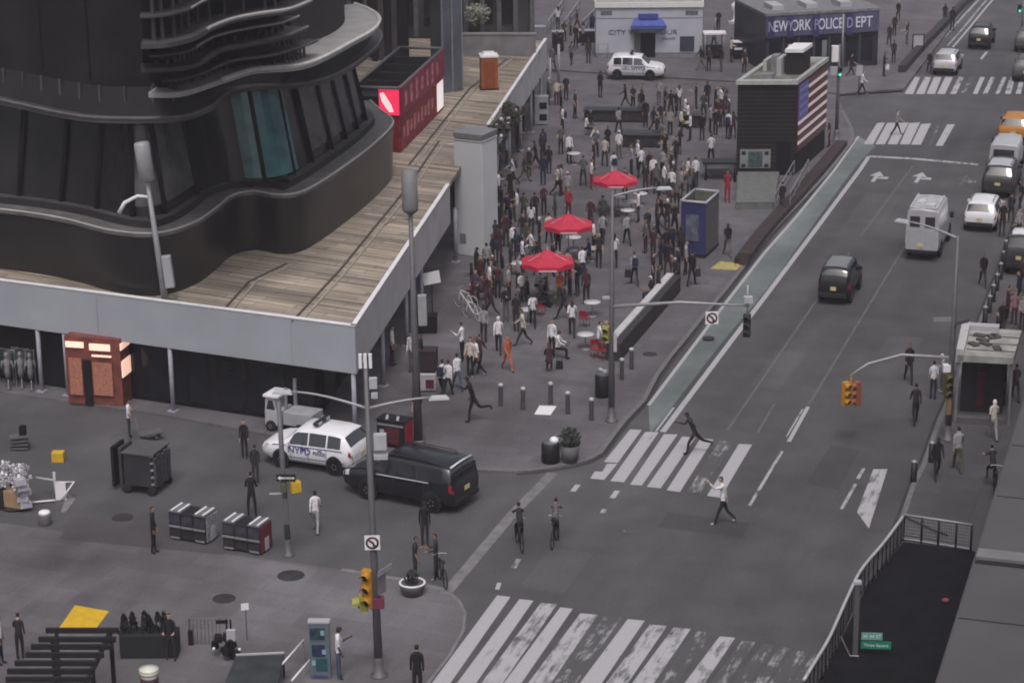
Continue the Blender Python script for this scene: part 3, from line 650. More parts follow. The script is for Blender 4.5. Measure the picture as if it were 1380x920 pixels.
bb("lit_panel", mat("lit_white", (.9, .8, .8), .4, 0, .05, emit=.6), .84, .98, zt * .05, zt * .5, off=-.04, th=.05)
g = MB(); c = -d * (w * .62) - Vector((e.x, e.y, 0)) * .075
vv = [(-.42, .36), (-.2, .42), (.28, -.1), (.42, -.4), (.16, -.42), (-.1, -.2), (-.3, .02)]
g.face([Vector((c.x, c.y, zt * .775)) + d * (x * w * .8) + Vector((0, 0, y * zt * .36)) for x, y in vv]); g.build("white_emblem", mat("lit_white", ()), rbx)
g = MB()
for k in range(7):
    u = e * (L * (.1 + k * .12)) - en * .115
    g.box((u.x, u.y, zt * .78), (L * .045, .02, zt * (.2 + .06 * (k % 3))), ang(e))
for k in range(9):
    u = e * (L * (.08 + k * .08)) - en * .012; g.box((u.x, u.y, zt * .27), (L * .04, .02, zt * (.16 + .08 * (k % 2))), ang(e))
g.build("sign_lettering", mat("dull_pink", (.45, .16, .18), .6, 0, .5, 4), rbx)
g = MB(); back = en * 2.6
for z in (zt,):
    for p, q in ((Vector((0, 0, z)), e * L), (back, back + e * L), (Vector((0, 0, 0)), back), (e * L, e * L + back)):
        p = Vector((p.x, p.y, z)); q = Vector((q.x, q.y, z)); g.tube([p, q], .09, 6)
g.build("top_rim", mat("rim_grey", (.14, .13, .14), .6, .2), rbx)
g = MB(); c = en * 1.35 + e * (L * .5); g.box((c.x, c.y, zt * .45), (L * .97, 2.3, zt * .8), ang(e)); g.build("dark_inside", M_BLACK, rbx)
g = MB(); c = back + e * (L * .5); g.box((c.x, c.y, zt / 2), (L, .12, zt), ang(e)); g.build("back_panel", M_DARK2, rbx)
g = MB()
for k in range(4): c = en * 1.3 + e * (L * (.2 + .2 * k)); g2 = MB(); g2.box((c.x, c.y, zt * .85 + .2), (.2, 2.2, .5), ang(e)); g2.build('cross_brace', M_DARK2, rbx)
g.bm.free()
# ------------------------------------------------------------------ orange portable toilet
p = G(659, 119, ZD); hh = ZT(659, 119, 76, ZD) - ZD
pt = thing("portable_toilet", "orange portable toilet with white roof standing alone on the plank deck", "portable toilet", tuple(p), .1)
M_OR = mat("orange_plastic", (.30, .085, .022), .5, 0, .15, 2)
g = MB(); g.base(0, 0, .05, hh, 1.05, 1.1, 0, .03); g.build("cabin", M_OR, pt)
g = MB(); g.base(0, -.56, .15, hh * .88, .68, .04); g.build("door", mat("orange_door", (.24, .06, .018), .5, 0, .2), pt)
g = MB(); g.base(0, 0, hh, hh + .12, 1.15, 1.2, 0, .03); g.base(0, 0, hh + .12, hh + .28, .9, .9, 0, .05, .7); g.build("roof", M_WHITE, pt)
g = MB(); g.base(0, 0, 0, .08, 1.15, 1.2); g.build("skid_base", M_BLACK, pt)
# planter with dark plants along the deck edge, and its grey tray
pa = thing("deck_planter", "grey tray planter with dark clutter and plants along the deck edge by the pillar", "planter", (t0.x, t0.y, ZD))
q = unit(BWAY); c0 = t1 + Vector((0, 3.6, 0)) - t0
g = MB(); c = (t0 + td * tw * .5 + tn * .85) - t0; g.box((c.x, c.y, TZ - ZD + .3), (tw * .98, 1.7, .28), ang(td), 1.06); g.build("tray", M_STEEL, pa)
g = MB()
def leaf_cloud(g, c, r, n, s, squash=1.0):
    for _ in range(n):
        v = Vector((random.gauss(0, 1), random.gauss(0, 1), random.gauss(0, 1))).normalized() * (random.random() ** .45); p = Vector(c) + Vector((v.x * r, v.y * r, v.z * r * squash))
        a = Vector((random.gauss(0, 1), random.gauss(0, 1), random.gauss(0, 1))).normalized(); b = a.orthogonal().normalized(); k = s * random.uniform(.6, 1.3); g.mi = random.choice((0, 0, 1))
        g.face([p - a * k, p + b * k * .6, p + a * k, p - b * k * .6])
for k in range(16):
    c = (t0 + td * tw * .7 + tn * 2.6 + BWAY * (k * .68) + inn * random.uniform(-.1, .8)) - t0
    leaf_cloud(g, (c.x, c.y, TZ - ZD - .95 + random.uniform(0, .35)), .5, 90, .13, .7)
g.build("plants", [M_FOL, mat("dry_leaf", (.06, .045, .04), .85, 0, .4)], pa)
g = MB()
for k in range(9):
    u = random.random(); c = (t0 + td * tw * .7 + tn * 2.6 + BWAY * (u * 10) + inn * random.uniform(-.2, 1.1)) - t0; g.box((c.x, c.y, TZ - ZD - .5), (.16, .1, .12), random.random(), .8)
g.build("white_tags", M_WHITE, pa)
# small pale flowering tree at the far end
p = G(644, 52, ZD)
tr = thing("flowering_tree", "small tree with pale grey green blossom beyond the low wall on the deck", "tree", (p.x, p.y, ZD))
g = MB(); g.tube([(0, 0, 0), (.05, 0, .7), (0, .05, 1.4)], [.1, .08, .05], 7); [g.tube([(0, 0, .9), (random.uniform(-.7, .7), random.uniform(-.6, .6), 1.8)], [.05, .02], 5) for _ in range(5)]; g.build("trunk", M_SOIL, tr)
g = MB(); leaf_cloud(g, (0, 0, 1.7), .95, 500, .12, .8); g.build("crown", [mat("pale_blossom", (.3, .31, .26), .8, 0, .3), mat("mid_leaf", (.1, .11, .08), .8, 0, .3)], tr)
# ================================================================== vehicles
M_TYRE = mat("tyre_rubber", (.012, .012, .013), .85, 0, .15); M_RIM = mat("alloy_rim", (.30, .30, .32), .35, .7, .1)
M_CARW = mat("white_car_paint", (.68, .665, .70), .3, 0, .05, 1, spec=.5); M_CARB = mat("black_car_paint", (.010, .010, .013), .22, 0, .1, 1, spec=.6)
M_CARG = mat("silver_car_paint", (.5, .49, .52), .3, .3, .06, 1); M_TAXI = mat("taxi_orange_paint", (.42, .17, .03), .35, 0, .1, 1)
M_VGL = mat("vehicle_glass", (.022, .024, .029), .06, 0, .15, spec=1.0); M_TAIL = mat("tail_lamp", (.22, .012, .02), .3, 0, .1); M_HEAD = mat("head_lamp", (.5, .5, .52), .2, 0, .1)
M_TRIM = mat("black_plastic", (.014, .014, .016), .6, 0, .2); M_PLATE = mat("licence_plate", (.55, .48, .25), .5, 0, .1); M_NAVY = mat("police_blue", (.05, .06, .2), .4, 0, .15)
class Loft:
    """car body lofted from stations (x, z_low, z_belt, z_roof, half_low, half_belt, half_roof)"""
    def __init__(s, st): s.st = st
    def ring(s, x):
        st = s.st
        for i in range(len(st) - 1):
            if st[i][0] <= x <= st[i + 1][0] + 1e-9: break
        a, b = st[i], st[i + 1]; f = (x - a[0]) / max(1e-6, b[0] - a[0]); _, zl, zb, zr, wl, wb, wr = [a[k] + (b[k] - a[k]) * f for k in range(7)]
        zm = zl + (zb - zl) * .55
        return [Vector((x, wl * .9, zl)), Vector((x, wl, zl + .12)), Vector((x, max(wl, wb) * 1.015, zm)), Vector((x, wb, zb)), Vector((x, wr, zb + (zr - zb) * .9)), Vector((x, wr * .86, zr - (zr - zb) * .015)), Vector((x, 0, zr + .025))]
    def at(s, x, u, sg=1):
        r = s.ring(x); k = min(int(u), 5); p = r[k].lerp(r[k + 1], u - k); return Vector((p.x, p.y * sg, p.z))
    def body(s, name, m, par):
        g = MB(); xs = [q[0] for q in s.st]; xx = []
        for a, b in zip(xs, xs[1:]):
            n = max(1, int((b - a) / .3)); xx += [a + (b - a) * k / n for k in range(n)]
        xx.append(xs[-1]); rows = []
        for x in xx:
            r = s.ring(x); full = r + [Vector((p.x, -p.y, p.z)) for p in reversed(r[:-1])]; rows.append([g.bm.verts.new(p) for p in full])
        for i in range(len(rows) - 1):
            for k in range(len(rows[0]) - 1):
                f = g.bm.faces.new((rows[i][k], rows[i + 1][k], rows[i + 1][k + 1], rows[i][k + 1])); f.smooth = True
            g.bm.faces.new((rows[i][-1], rows[i + 1][-1], rows[i + 1][0], rows[i][0]))
        g.bm.faces.new(rows[0]); g.bm.faces.new(rows[-1][::-1])
        o = g.build(name, m, par)
        return o
    def panel(s, name, m, par, x0, x1, u0, u1, sides=(1,), off=.012, nx=4, nu=3, across=False):
        g = MB()
        for sg in sides:
            rows = []
            for i in range(nx + 1):
                fx = i / nx; row = []
                us = [u0 + (u1 - u0) * j / nu for j in range(nu + 1)]
                P = []
                for u in us:
                    xa = x0(u) if callable(x0) else x0; xb = x1(u) if callable(x1) else x1
                    P.append((s.at(xa + (xb - xa) * fx, u, 1), u, xa + (xb - xa) * fx))
                if across: P = P + [(Vector((p.x, -p.y, p.z)), -u, x) for p, u, x in reversed(P[:-1] if u1 == 6 else P)]
                for p, u, x in P:
                    s2 = -1 if u < 0 else 1; u = abs(u); e = .03
                    dx = s.at(min(x + e, s.st[-1][0]), u) - s.at(max(x - e, s.st[0][0]), u); du = s.at(x, min(u + .05, 6)) - s.at(x, max(u - .05, 0))
                    n = dx.cross(du).normalized(); n = Vector((n.x, n.y * s2, n.z))
                    c = Vector((2.4, 0, .8)); 
                    if n.dot(p - c) < 0: n = -n
                    q = p + n * off; row.append(g.bm.verts.new((q.x, q.y * sg, q.z)))
                rows.append(row)
            for i in range(nx):
                for k in range(len(rows[0]) - 1):
                    f = g.bm.faces.new((rows[i][k], rows[i + 1][k], rows[i + 1][k + 1], rows[i][k + 1])); f.smooth = True
        return g.build(name, m, par)
def wheel(par, x, y, r, w=.25):
    g = MB(); s = 1 if y > 0 else -1
    g.lathe([(r * .6, -w / 2), (r * .93, -w / 2), (r, -w / 2 + .04), (r, w / 2 - .04), (r * .93, w / 2), (r * .6, w / 2)], (x, y, r), 20, 'Y'); t = g.build("wheel", M_TYRE, par)
    g = MB(); g.lathe([(.01, -w / 2 + .03), (r * .62, -w / 2 + .02), (r * .62, w / 2 - .02), (.01, w / 2 - .03)], (x, y, r), 14, 'Y')
    for k in range(5):
        a = k * 2 * math.pi / 5; g.box((x + math.cos(a) * r * .3, y + s * w / 2, r + math.sin(a) * r * .3), (.05, .03, .05))
    g.build("rim", M_RIM, t)
def vehicle(name, label, cat, loc, heading, st, paint, L, wb, r, sc=(1, 1, 1), kind='suv', group=None, glass=True, rear_open=.0):
    t = thing(name, label, cat, loc, heading, group); t.scale = sc
    B = Loft(st); B.body("body", paint, t)
    hw = max(q[5] for q in st)
    for x in wb:
        for s in (1, -1):
            g = MB(); g.lathe([(r * 1.16, -.05), (r * 1.16, .05)], (x, s * (hw - .025), r + .03), 18, 'Y'); g.build("wheel_arch", M_TRIM, t)
            wheel(t, x, s * (hw - .1), r)
    return t, B
def SUV(L=5.0, H=1.76, W=1.0, boxy=0.0):
    f = L / 5.0; k = H / 1.76
    return [(0, .48, .82 * k, .88 * k, .78 * W, .84 * W, .8 * W * (1 + .09 * boxy)), (.05 * f, .42, .98 * k, 1.1 * k, .88 * W, .93 * W, .86 * W), (.12 * f, .36, 1.06 * k, (1.22 + boxy * .35) * k, .93 * W, .97 * W, .86 * W),
            (.5 * f - boxy * .3, .34, 1.08 * k, 1.68 * k, .96 * W, 1.0 * W, .8 * W * (1 + .09 * boxy)), (1.0 * f, .33, 1.08 * k, 1.74 * k, .97 * W, 1.0 * W, .8 * W * (1 + .09 * boxy)), (2.2 * f, .33, 1.06 * k, 1.76 * k, .97 * W, 1.0 * W, .8 * W * (1 + .09 * boxy)),
            (3.0 * f, .33, 1.05 * k, (1.70 + .05 * boxy) * k, .97 * W, 1.0 * W, .79 * W * (1 + .09 * boxy)), (3.72 * f, .33, 1.04 * k, 1.14 * k, .97 * W, 1.0 * W, .86 * W), (4.4 * f, .34, .98 * k, 1.06 * k, .95 * W, .97 * W, .84 * W), (4.82 * f, .4, .86 * k, .95 * k, .86 * W, .88 * W, .76 * W), (5.0 * f, .48, .72 * k, .78 * k, .68 * W, .7 * W, .6 * W)]
def SEDAN(L=4.8, H=1.45, W=.92):
    f = L / 5.0; k = H / 1.45
    return [(0, .45, .7 * k, .78 * k, .72 * W, .78 * W, .7 * W), (.1 * f, .36, .9 * k, .98 * k, .9 * W, .92 * W, .8 * W), (.75 * f, .3, .95 * k, 1.04 * k, .97 * W, W, .8 * W), (1.35 * f, .3, .95 * k, 1.40 * k, .97 * W, W, .72 * W), (2.2 * f, .3, .94 * k, 1.45 * k, .97 * W, W, .72 * W),
            (2.8 * f, .3, .93 * k, 1.42 * k, .97 * W, W, .72 * W), (3.6 * f, .3, .9 * k, .98 * k, .97 * W, W, .82 * W), (4.5 * f, .34, .78 * k, .86 * k, .92 * W, .94 * W, .8 * W), (5 * f, .42, .6 * k, .68 * k, .7 * W, .72 * W, .6 * W)]
def dress(t, B, L, H, paint, rear_x=(.14, .46), f=None, plate=True, roofrail=True, side_split=(.62, 1.32, 1.4, 2.3, 2.37, 3.1), lights=True):
    f = f or L / 5.0
    ws = side_split
    B.panel("windscreen", M_VGL, t, 3.05 * f, 3.68 * f, 4.3, 6, across=True)
    B.panel("rear_window", M_VGL, t, rear_x[0] * f, rear_x[1] * f, 4.25, 6, across=True)
    for a, b in zip(ws[::2], ws[1::2]):
        last = b == ws[-1]; first = a == ws[0]
        for s in (1, -1):
            B.panel("side_window", M_VGL, t, (lambda u, a=a, first=first: (a + (.0 if not first else .02 * (u - 3))) * f), (lambda u, b=b, last=last: (b + (.42 * (4 - u) if last else 0)) * f), 3.1, 3.9, (s,))
    g = MB()
    for x in (ws[0] + .75, ws[2] + .93, ws[4] + .9):
        for s in (1, -1):
            p0, p1, p2 = B.at(x * f, 1.0, s), B.at(x * f, 2.0, s), B.at(x * f, 3.0, s); g.tube([p0, p1, p2], .012, 4)
    g.build("door_seam", M_TRIM, t)
    for s in (1, -1):
        g = MB(); p = B.at(3.35 * f, 3.15, s); g.box((p.x, p.y + s * .1, p.z + .04), (.14, .2, .16), 0, .9); g.build("wing_mirror", paint if paint != M_TAXI else M_TRIM, t)
        if lights:
            B.panel("tail_lamp", M_TAIL, t, .03 * f, .2 * f, 2.4, 3.2, (s,), .014, 2, 2); B.panel("head_lamp", M_HEAD, t, 4.55 * f, 4.9 * f, 2.5, 3.6, (s,), .014, 2, 2)
        for x in (1.7, 2.6):
            g = MB(); p = B.at(x * f, 2.7, s); g.box((p.x, p.y + s * .015, p.z), (.2, .03, .035)); g.build("door_handle", M_TRIM, t)
    g = MB(); g.box((L * .999, 0, .62 * H / 1.76), (.05, 1.1 * .9, .2)); g.build("grille", M_TRIM, t)
    g = MB(); g.box((-.005, 0, .5), (.1, 1.66 * B.st[3][5], .2), 0, 1, .03); g.build("rear_bumper", M_TRIM, t)
    if plate: g = MB(); g.box((-.012 + .03 * 0, 0, .82 * H / 1.76), (.04, .34, .17)); g.build("licence_plate", M_PLATE, t)
    if roofrail:
        for s in (1, -1):
            g = MB(); g.tube([B.at(.8 * f, 5, s) + Vector((0, 0, .03)), B.at(1 * f, 5, s) + Vector((0, 0, .07)), B.at(2.7 * f, 5, s) + Vector((0, 0, .07)), B.at(2.9 * f, 5, s) + Vector((0, 0, .03))], .02, 5); g.build("roof_rail", M_TRIM, t)
def place(pxl, z, heading, back):
    """origin (rear centre) so that a ground contact stands at a photo pixel; back = local offset of that contact"""
    p = G(*pxl, z); c, s = math.cos(heading), math.sin(heading); return (p.x - back[0] * c + back[1] * s, p.y - back[0] * s - back[1] * c, z)
# -- police cars
def police(label, loc, hd, sc):
    t, B = vehicle("police_car", label, "police car", loc, hd, SUV(5.0, 1.78), M_CARW, 5, (.95, 3.82), .38, sc)
    dress(t, B, 5, 1.78, M_CARW, roofrail=False)
    for s in (1, -1):
        B.panel("blue_stripe", M_NAVY, t, .5, 4.6, 2.88, 3.0, (s,), .014, 8, 1); B.panel("blue_stripe", M_NAVY, t, .4, 4.5, 1.35, 1.45, (s,), .014, 8, 1)
        p = B.at(2.78, 2.3, s); n = Vector((0, s, 0)); text_part("police_lettering", "NYPD", .4, M_NAVY, t, face_mtx((p.x, p.y + s * .035, p.z + .05), (-s, 0, 0)), .01, 1.15)
        p = B.at(1.72, 2.3, s); text_part("police_lettering", "POLICE", .2, M_NAVY, t, face_mtx((p.x, p.y + s * .03, p.z + .02), (-s, 0, 0)), .01, 1.0)
    g = MB(); g.box((2.15, 0, 1.93), (.3, 1.15, .12), 0, .92, .03); g.build("light_bar", M_TRIM, t); g = MB(); g.box((2.15, .35, 1.94), (.31, .3, .09)); g.box((2.15, -.35, 1.94), (.31, .3, .09)); g.build("light_bar_lens", M_CARG, t)
    for k in range(4):
        B.panel("rear_chevron", M_TAIL if k % 2 else M_CARG, t, .0, .1, 2.0 + .22 * k, 2.12 + .22 * k, (1, -1), .014, 1, 1)
    return t
hd = ang(G(375, 622, ROAD) - G(448, 633, ROAD)); police("white police car with blue lettering parked along the shed beside the black van", place((452, 640), ROAD, hd, (.95 * .86, .9)), hd, (.86, .98, 1.0))
hd = ang(G(876, 104, .0) - G(828, 103, .0)); police("white police car parked in front of the pale pavilion with a blue awning", place((832, 108), 0.0, hd, (.95 * .85, -.9)), hd, (.84, 1, 1.0))
# -- black van turning in the side street
hd = ang(G(510, 674, ROAD) - G(588, 690, ROAD))
t, B = vehicle("black_van", "long black van with chrome roof edge crossing the side street by the twin arm lamp", "van", place((586, 690), ROAD, hd, (1.05 * .87, .95)), hd, SUV(5.7, 1.98, 1.04, .9), M_CARB, 5.7, (1.08, 4.25), .41, (.93, 1.02, 1.0))
dress(t, B, 5.7, 1.98, M_CARB, rear_x=(.1, .2), side_split=(.5, 1.6, 1.68, 2.36, 2.44, 3.1))
g = MB(); p, q = B.at(.32, 5, 1), B.at(.32, 5, -1); g.tube([p + Vector((-.05, 0, .03)), Vector((p.x - .05, 0, p.z + .06)), q + Vector((-.05, 0, .03))], .045, 6); g.build("chrome_edge", M_CARW, t)
g = MB(); g.tube([B.at(1.2, 3.02, 1) + Vector((0, .02, 0)), B.at(3.8, 3.02, 1) + Vector((0, .02, 0))], .025, 5); g.build("chrome_strip", M_CARG, t)
# -- avenue traffic
ah = ang(AVE)
def suv_at(label, px, contact, paint, L=4.8, H=1.72, W=.92, sc=(1, 1, 1), name="suv", cat="suv", group="cars on the avenue", hd=None, tint=None, z=ROAD):
    hd = ah if hd is None else hd; st = SUV(L, H, W); t, B = vehicle(name, label, cat, place(px, z, hd, contact), hd, st, paint, L, (.95 * L / 5, 3.82 * L / 5), .36, sc, group=group); dress(t, B, L, H, paint); return t, B
SUVB = SUV; SUV = lambda L, H, W: SUVB(L, H, W, .45)
t, B = suv_at("black suv driving alone down the middle of the avenue", (1122, 412), (0, 0), M_CARB, 4.7, 1.78, .98, (.92, .82, 1.08))
g = MB(); 
B.panel("grey_roof_panel", mat("roof_panel_grey", (.16, .165, .17), .3, 0, .1), t, .62, 2.7, 4.9, 6, across=True)  # lighter grey panel covers most of the roof
SUV = SUVB
t, B = suv_at("white suv stopped behind the dark pickup near the east kerb", (1319, 314), (0, 0), M_CARW, 4.6, 1.66, .95, (.95, .93, 1))
suv_at("white suv stopped just before the farthest crosswalk beside the bike lane", (1272, 103), (0, 0), M_CARG, 4.5, 1.66, .93, (.92, .92, 1))
t, B = suv_at("dark pickup like suv with silver roof panel waiting ahead of the white suv", (1343, 268), (0, 0), mat("dark_grey_paint", (.035, .033, .036), .35, 0, .1), 5.1, 1.9, 1.0, (1.0, .94, 1.0))
B.panel("silver_roof", M_CARG, t, .7, 2.4, 4.6, 6, across=True)
suv_at("dark car farthest up the avenue beyond the crosswalks", (1318, 68), (0, 0), M_CARB, 4.8, 1.7, .98, (.95, .85, 1.05))
suv_at("orange taxi with pale roof waiting at the right edge by the crosswalk", (1364, 196), (0, 0), M_TAXI, 4.8, 1.75, .98, (.9, 1, 1), "taxi", "taxi")
suv_at("dark car at the right edge over the farthest crosswalk", (1381, 112), (0, 0), mat("grey_car_paint", (.08, .08, .085), .3, 0, .1), 4.6, 1.7, .95, (1, 1, 1))
suv_at("dark car beyond the farthest crosswalk at the top of the right edge", (1383, 72), (0, 0), mat("grey_car_paint", ()), 4.6, 1.7, .95)
# pale van between the taxi and the dark pickup
def BOXVAN(L, H, W): return [(0, .5, 1.3, H - .02, .95 * W, W, .94 * W), (.08, .45, 1.35, H, W, W, .95 * W), (L * .6, .42, 1.35, H, W, W, .95 * W), (L * .66, .42, 1.3, H - .15, W, W, .9 * W), (L * .70, .4, 1.25, 2.0, W * .98, W * .98, .84 * W), (L * .82, .4, 1.15, 1.3, W * .95, W * .95, .84 * W), (L * .96, .42, .95, 1.08, W * .88, W * .88, .75 * W), (L, .5, .75, .85, W * .7, W * .7, W * .6)]
def boxvan(label, px, H, W, L, sc, paint):
    t, B = vehicle("delivery_van", label, "van", place(px, ROAD, ah, (0, 0)), ah, BOXVAN(L, H, W), paint, L, (1.2, L * .82), .4, sc, group="vans on the avenue")
    B.panel("windscreen", M_VGL, t, L * .705, L * .81, 4.3, 6, across=True)
    for s in (1, -1): B.panel("side_window", M_VGL, t, L * .63, L * .72, 3.1, 3.8, (s,)); B.panel("tail_lamp", M_TAIL, t, .02, .1, 2.2, 2.8, (s,), .014, 1, 2)
    for s in (1, -1):
        g = MB(); g.box((L * .74, s * (W + .16), 1.45), (.16, .22, .3)); g.build("wing_mirror", M_TRIM, t)
    return t, B
t, B = boxvan("boxy white van with gear on its roof ahead of the black suv", (1241, 352), 2.55, 1.0, 5.6, (1.0, .87, 1.1), M_CARG)
for s in (1, -1):
    g = MB(); g.box((-.03, s * .46, 1.98), (.03, .6, .5)); g.build("rear_window", M_VGL, t)
    g = MB(); g.box((-.02, s * .47, 1.05), (.02, .78, 1.05)); g.build("rear_door", mat("van_door", (.42, .42, .45), .35, .2, .06), t)
g = MB(); g.box((-.06, 0, .5), (.14, 1.9, .16)); g.build("rear_bumper", M_TRIM, t)
g = MB(); g.box((-.04, .1, .8), (.03, .34, .17)); g.build("licence_plate", M_PLATE, t)
g = MB()
for k in range(6): g.box((.3 + .5 * k, 0, 2.62), (.08, 1.7, .08))
for s in (-.8, .8): g.box((1.5, s, 2.64), (3.0, .06, .1))
g.box((.5, -.35, 2.68), (.5, .6, .16)); g.box((1.3, .3, 2.66), (.7, .5, .12)); g.build("roof_rack", mat("rack_white", (.55, .55, .57), .5, .2, .2), t)
t, B = boxvan("small pale van with dark rear window behind the orange taxi", (1351, 238), 1.95, .9, 4.6, (.95, .95, 1.0), M_CARG)
g = MB(); g.box((-.03, 0, 1.4), (.03, 1.3, .55)); g.build("rear_window", M_VGL, t)
# pale delivery vehicle parked on the east pavement at the right edge
t, B = suv_at("pale roofed dark vehicle standing on the east pavement at the right edge", (1371, 372), (0, 0), mat("dark_grey_paint", ()), 4.2, 1.9, .9, (.9, .8, 1.1), "parked_car", "car", None, None, None, 0.0)
B.panel("pale_roof", M_CARW, t, .7, 2.6, 4.7, 6, across=True)
# small white utility cart behind the police car
p = G(386, 577, 0.0); t = thing("utility_cart", "small white utility cart with upright cab behind the police car under the shed edge", "cart", tuple(p), ang(FDIR))
g = MB(); g.base(.35, 0, .25, .95, .8, 1.0, 0, .04); g.base(.5, 0, .95, 1.5, .5, .95, 0, .04, .92); g.build("cab", M_CARG, t)
g = MB(); g.base(.42, 0, 1.5, 1.62, .75, 1.08, 0, .03); g.build("roof", M_WHITE, t)
g = MB(); g.box((.76, 0, 1.2), (.03, .7, .4)); g.build("windscreen", M_VGL, t); g = MB(); g.box((.45, .5, 1.18), (.4, .03, .4), 0, .5); g.build("side_window", M_VGL, t)
g = MB(); g.base(-.85, 0, .35, .95, 1.4, 1.0, 0, .03); g.build("cargo_box", mat("cart_box", (.3, .3, .32), .5, 0, .15), t)
for x in (.45, -.95):
    for y in (.5, -.5): wheel(t, x, y, .24, .16)
g = MB(); g.base(-.25, -.45, .9, 2.15, .14, .1); g.base(-.1, .1, 1.0, 1.9, .1, .1); g.build("upright_bar", M_STEEL, t)
# ================================================================== street lamps, signals, signs
M_POLE = mat("grey_pole_paint", (.115, .11, .12), .55, .2, .1); M_POLEL = mat("light_pole_paint", (.30, .295, .31), .5, .2, .1); M_LENS = mat("signal_lens", (.02, .018, .018), .3)
M_LAMPH = mat("lamp_head", (.42, .42, .44), .5, .1, .1); M_GRN = mat("lit_green_lens", (.1, .9, .6), .4, 0, 0, emit=1.2); M_ORL = mat("orange_lens", (.5, .2, .06), .4, emit=.12)
def arm_pts(p, d, L, rise, n=8): return [Vector((p[0] + d.x * L * k / n, p[1] + d.y * L * k / n, p[2] + rise * math.sin(k / n * math.pi / 2))) for k in range(n + 1)]
def cobra(par, name, p, d, L, rise, r=.05):
    g = MB(); pts = arm_pts(p, d, L, rise); g.tube(pts, [r, r * .95, r * .9, r * .85, r * .8, r * .75, r * .7, r * .65, r * .6], 7); a = g.build(name, M_POLEL, par)
    g = MB(); e = pts[-1] + d * .3; g.box((e.x, e.y, e.z - .02), (.7, .26, .13), ang(d), .7, .03); g.build("lamp_head", M_LAMPH, a)
def signal(par, p, hd, m=None, lit=None, n=3):
    m = m or M_SIGY; o = thing("traffic_signal", None, None); o.parent = par; o.location = p; o.rotation_euler = (0, 0, hd)
    g = MB()
    for k in range(n): g.box((0, 0, -.17 - .34 * k), (.3, .22, .335), 0, 1, .02)
    g.build("signal_housing", m, o)
    for k in range(n):
        z = -.17 - .34 * k
        g = MB(); g.lathe([(.115, .0), (.115, .02), (.01, .03)], (0, 0, 0), 12, 'Y'); q = g.build("signal_lens", M_GRN if lit == k else M_LENS, o, (0, -.118, z)); q.rotation_euler = (0, 0, math.pi); q.location = (0, -.115, z)
        g = MB(); 
        for j in range(7):
            a0, a1 = math.pi * j / 7, math.pi * (j + 1) / 7
            g.face([(.14 * math.cos(a0), -.11, z + .14 * math.sin(a0)), (.14 * math.cos(a1), -.11, z + .14 * math.sin(a1)), (.14 * math.cos(a1), -.3, z + .14 * math.sin(a1) - .03), (.14 * math.cos(a0), -.3, z + .14 * math.sin(a0) - .03)])
        g.build("signal_visor", m, o)
    return o
def board(par, name, c, w, h, hd, m, th=.03):
    g = MB(); g.box((0, 0, 0), (w, th, h)); o = g.build(name, m, par, c, hd); return o
def no_turn(par, c, hd, s=.62):
    o = board(par, "no_turn_sign", c, s, s, hd, M_WHITE)
    g = MB(); g.lathe([(s * .3, 0), (s * .3, .012), (s * .43, .012), (s * .43, 0), (s * .3, 0)], (0, 0, 0), 22, 'Y', caps=False); r = g.build("prohibition_ring", mat("sign_dark_red", (.07, .015, .022), .5), o, (0, -.028, 0))
    g = MB(); y = -.032; k = s
    g.face([(.03 * k, y, -.26 * k), (.12 * k, y, -.26 * k), (.12 * k, y, .02 * k), (.0, y, .13 * k), (-.06 * k, y, .07 * k), (.03 * k, y, -.02 * k)])
    g.face([(-.2 * k, y, .06 * k), (-.06 * k, y, .22 * k), (-.04 * k, y, .02 * k)]); g.build("arrow_symbol", M_BLACK, o)
    g = MB(); g.box((0, -.036, 0), (.09 * s, .008, .72 * s)); q = g.build("prohibition_bar", mat("sign_dark_red", ()), o); q.rotation_euler = (0, -rad(45), 0)
def flange(par, r=.3):
    g = MB(); g.lathe([(r, 0), (r, .05), (r * .6, .1), (r * .55, .6), (r * .42, .75)], (0, 0, 0), 12); g.build("base_casting", M_POLE, par)
# A: slim antenna lamp on the shed front
p = G(221, 406, ZD); p = p + fin * .1; zt_ = ZT(221, 406, 192, ZD) - ZD; k_ = zt_ / 10
la = thing("antenna_lamp", "pale antenna lamp post with curved arm rising from the shed front at the left", "street lamp", (p.x, p.y, ZD)); la.rotation_euler = (0, -rad(5.0), 0)
g = MB(); g.tube([(0, 0, 0), (0, 0, zt_ * .28), (0, 0, zt_ * .78)], [.16, .13, .09], 10); g.build("pole", M_POLEL, la)
g = MB(); g.lathe([(.2, 0), (.34, .08), (.34, zt_ * .23), (.3, zt_ * .24), (.01, zt_ * .245)], (0, 0, zt_ * .76), 14); g.build("antenna_drum", mat("drum_grey", (.33, .325, .34), .5, .1, .1), la)
g = MB(); g.tube([(0, 0, zt_ * .66), (-.5, 0, zt_ * .675), (-1.1, 0, zt_ * .64), (-1.4, 0, zt_ * .58)], [.07, .07, .09, .1], 7); g.build("curved_arm", M_WHITE, la)
g = MB(); g.base(.32, 0, .6, 2.0, .38, .4, 0, .03); g.build("equipment_box", M_PALE, la)
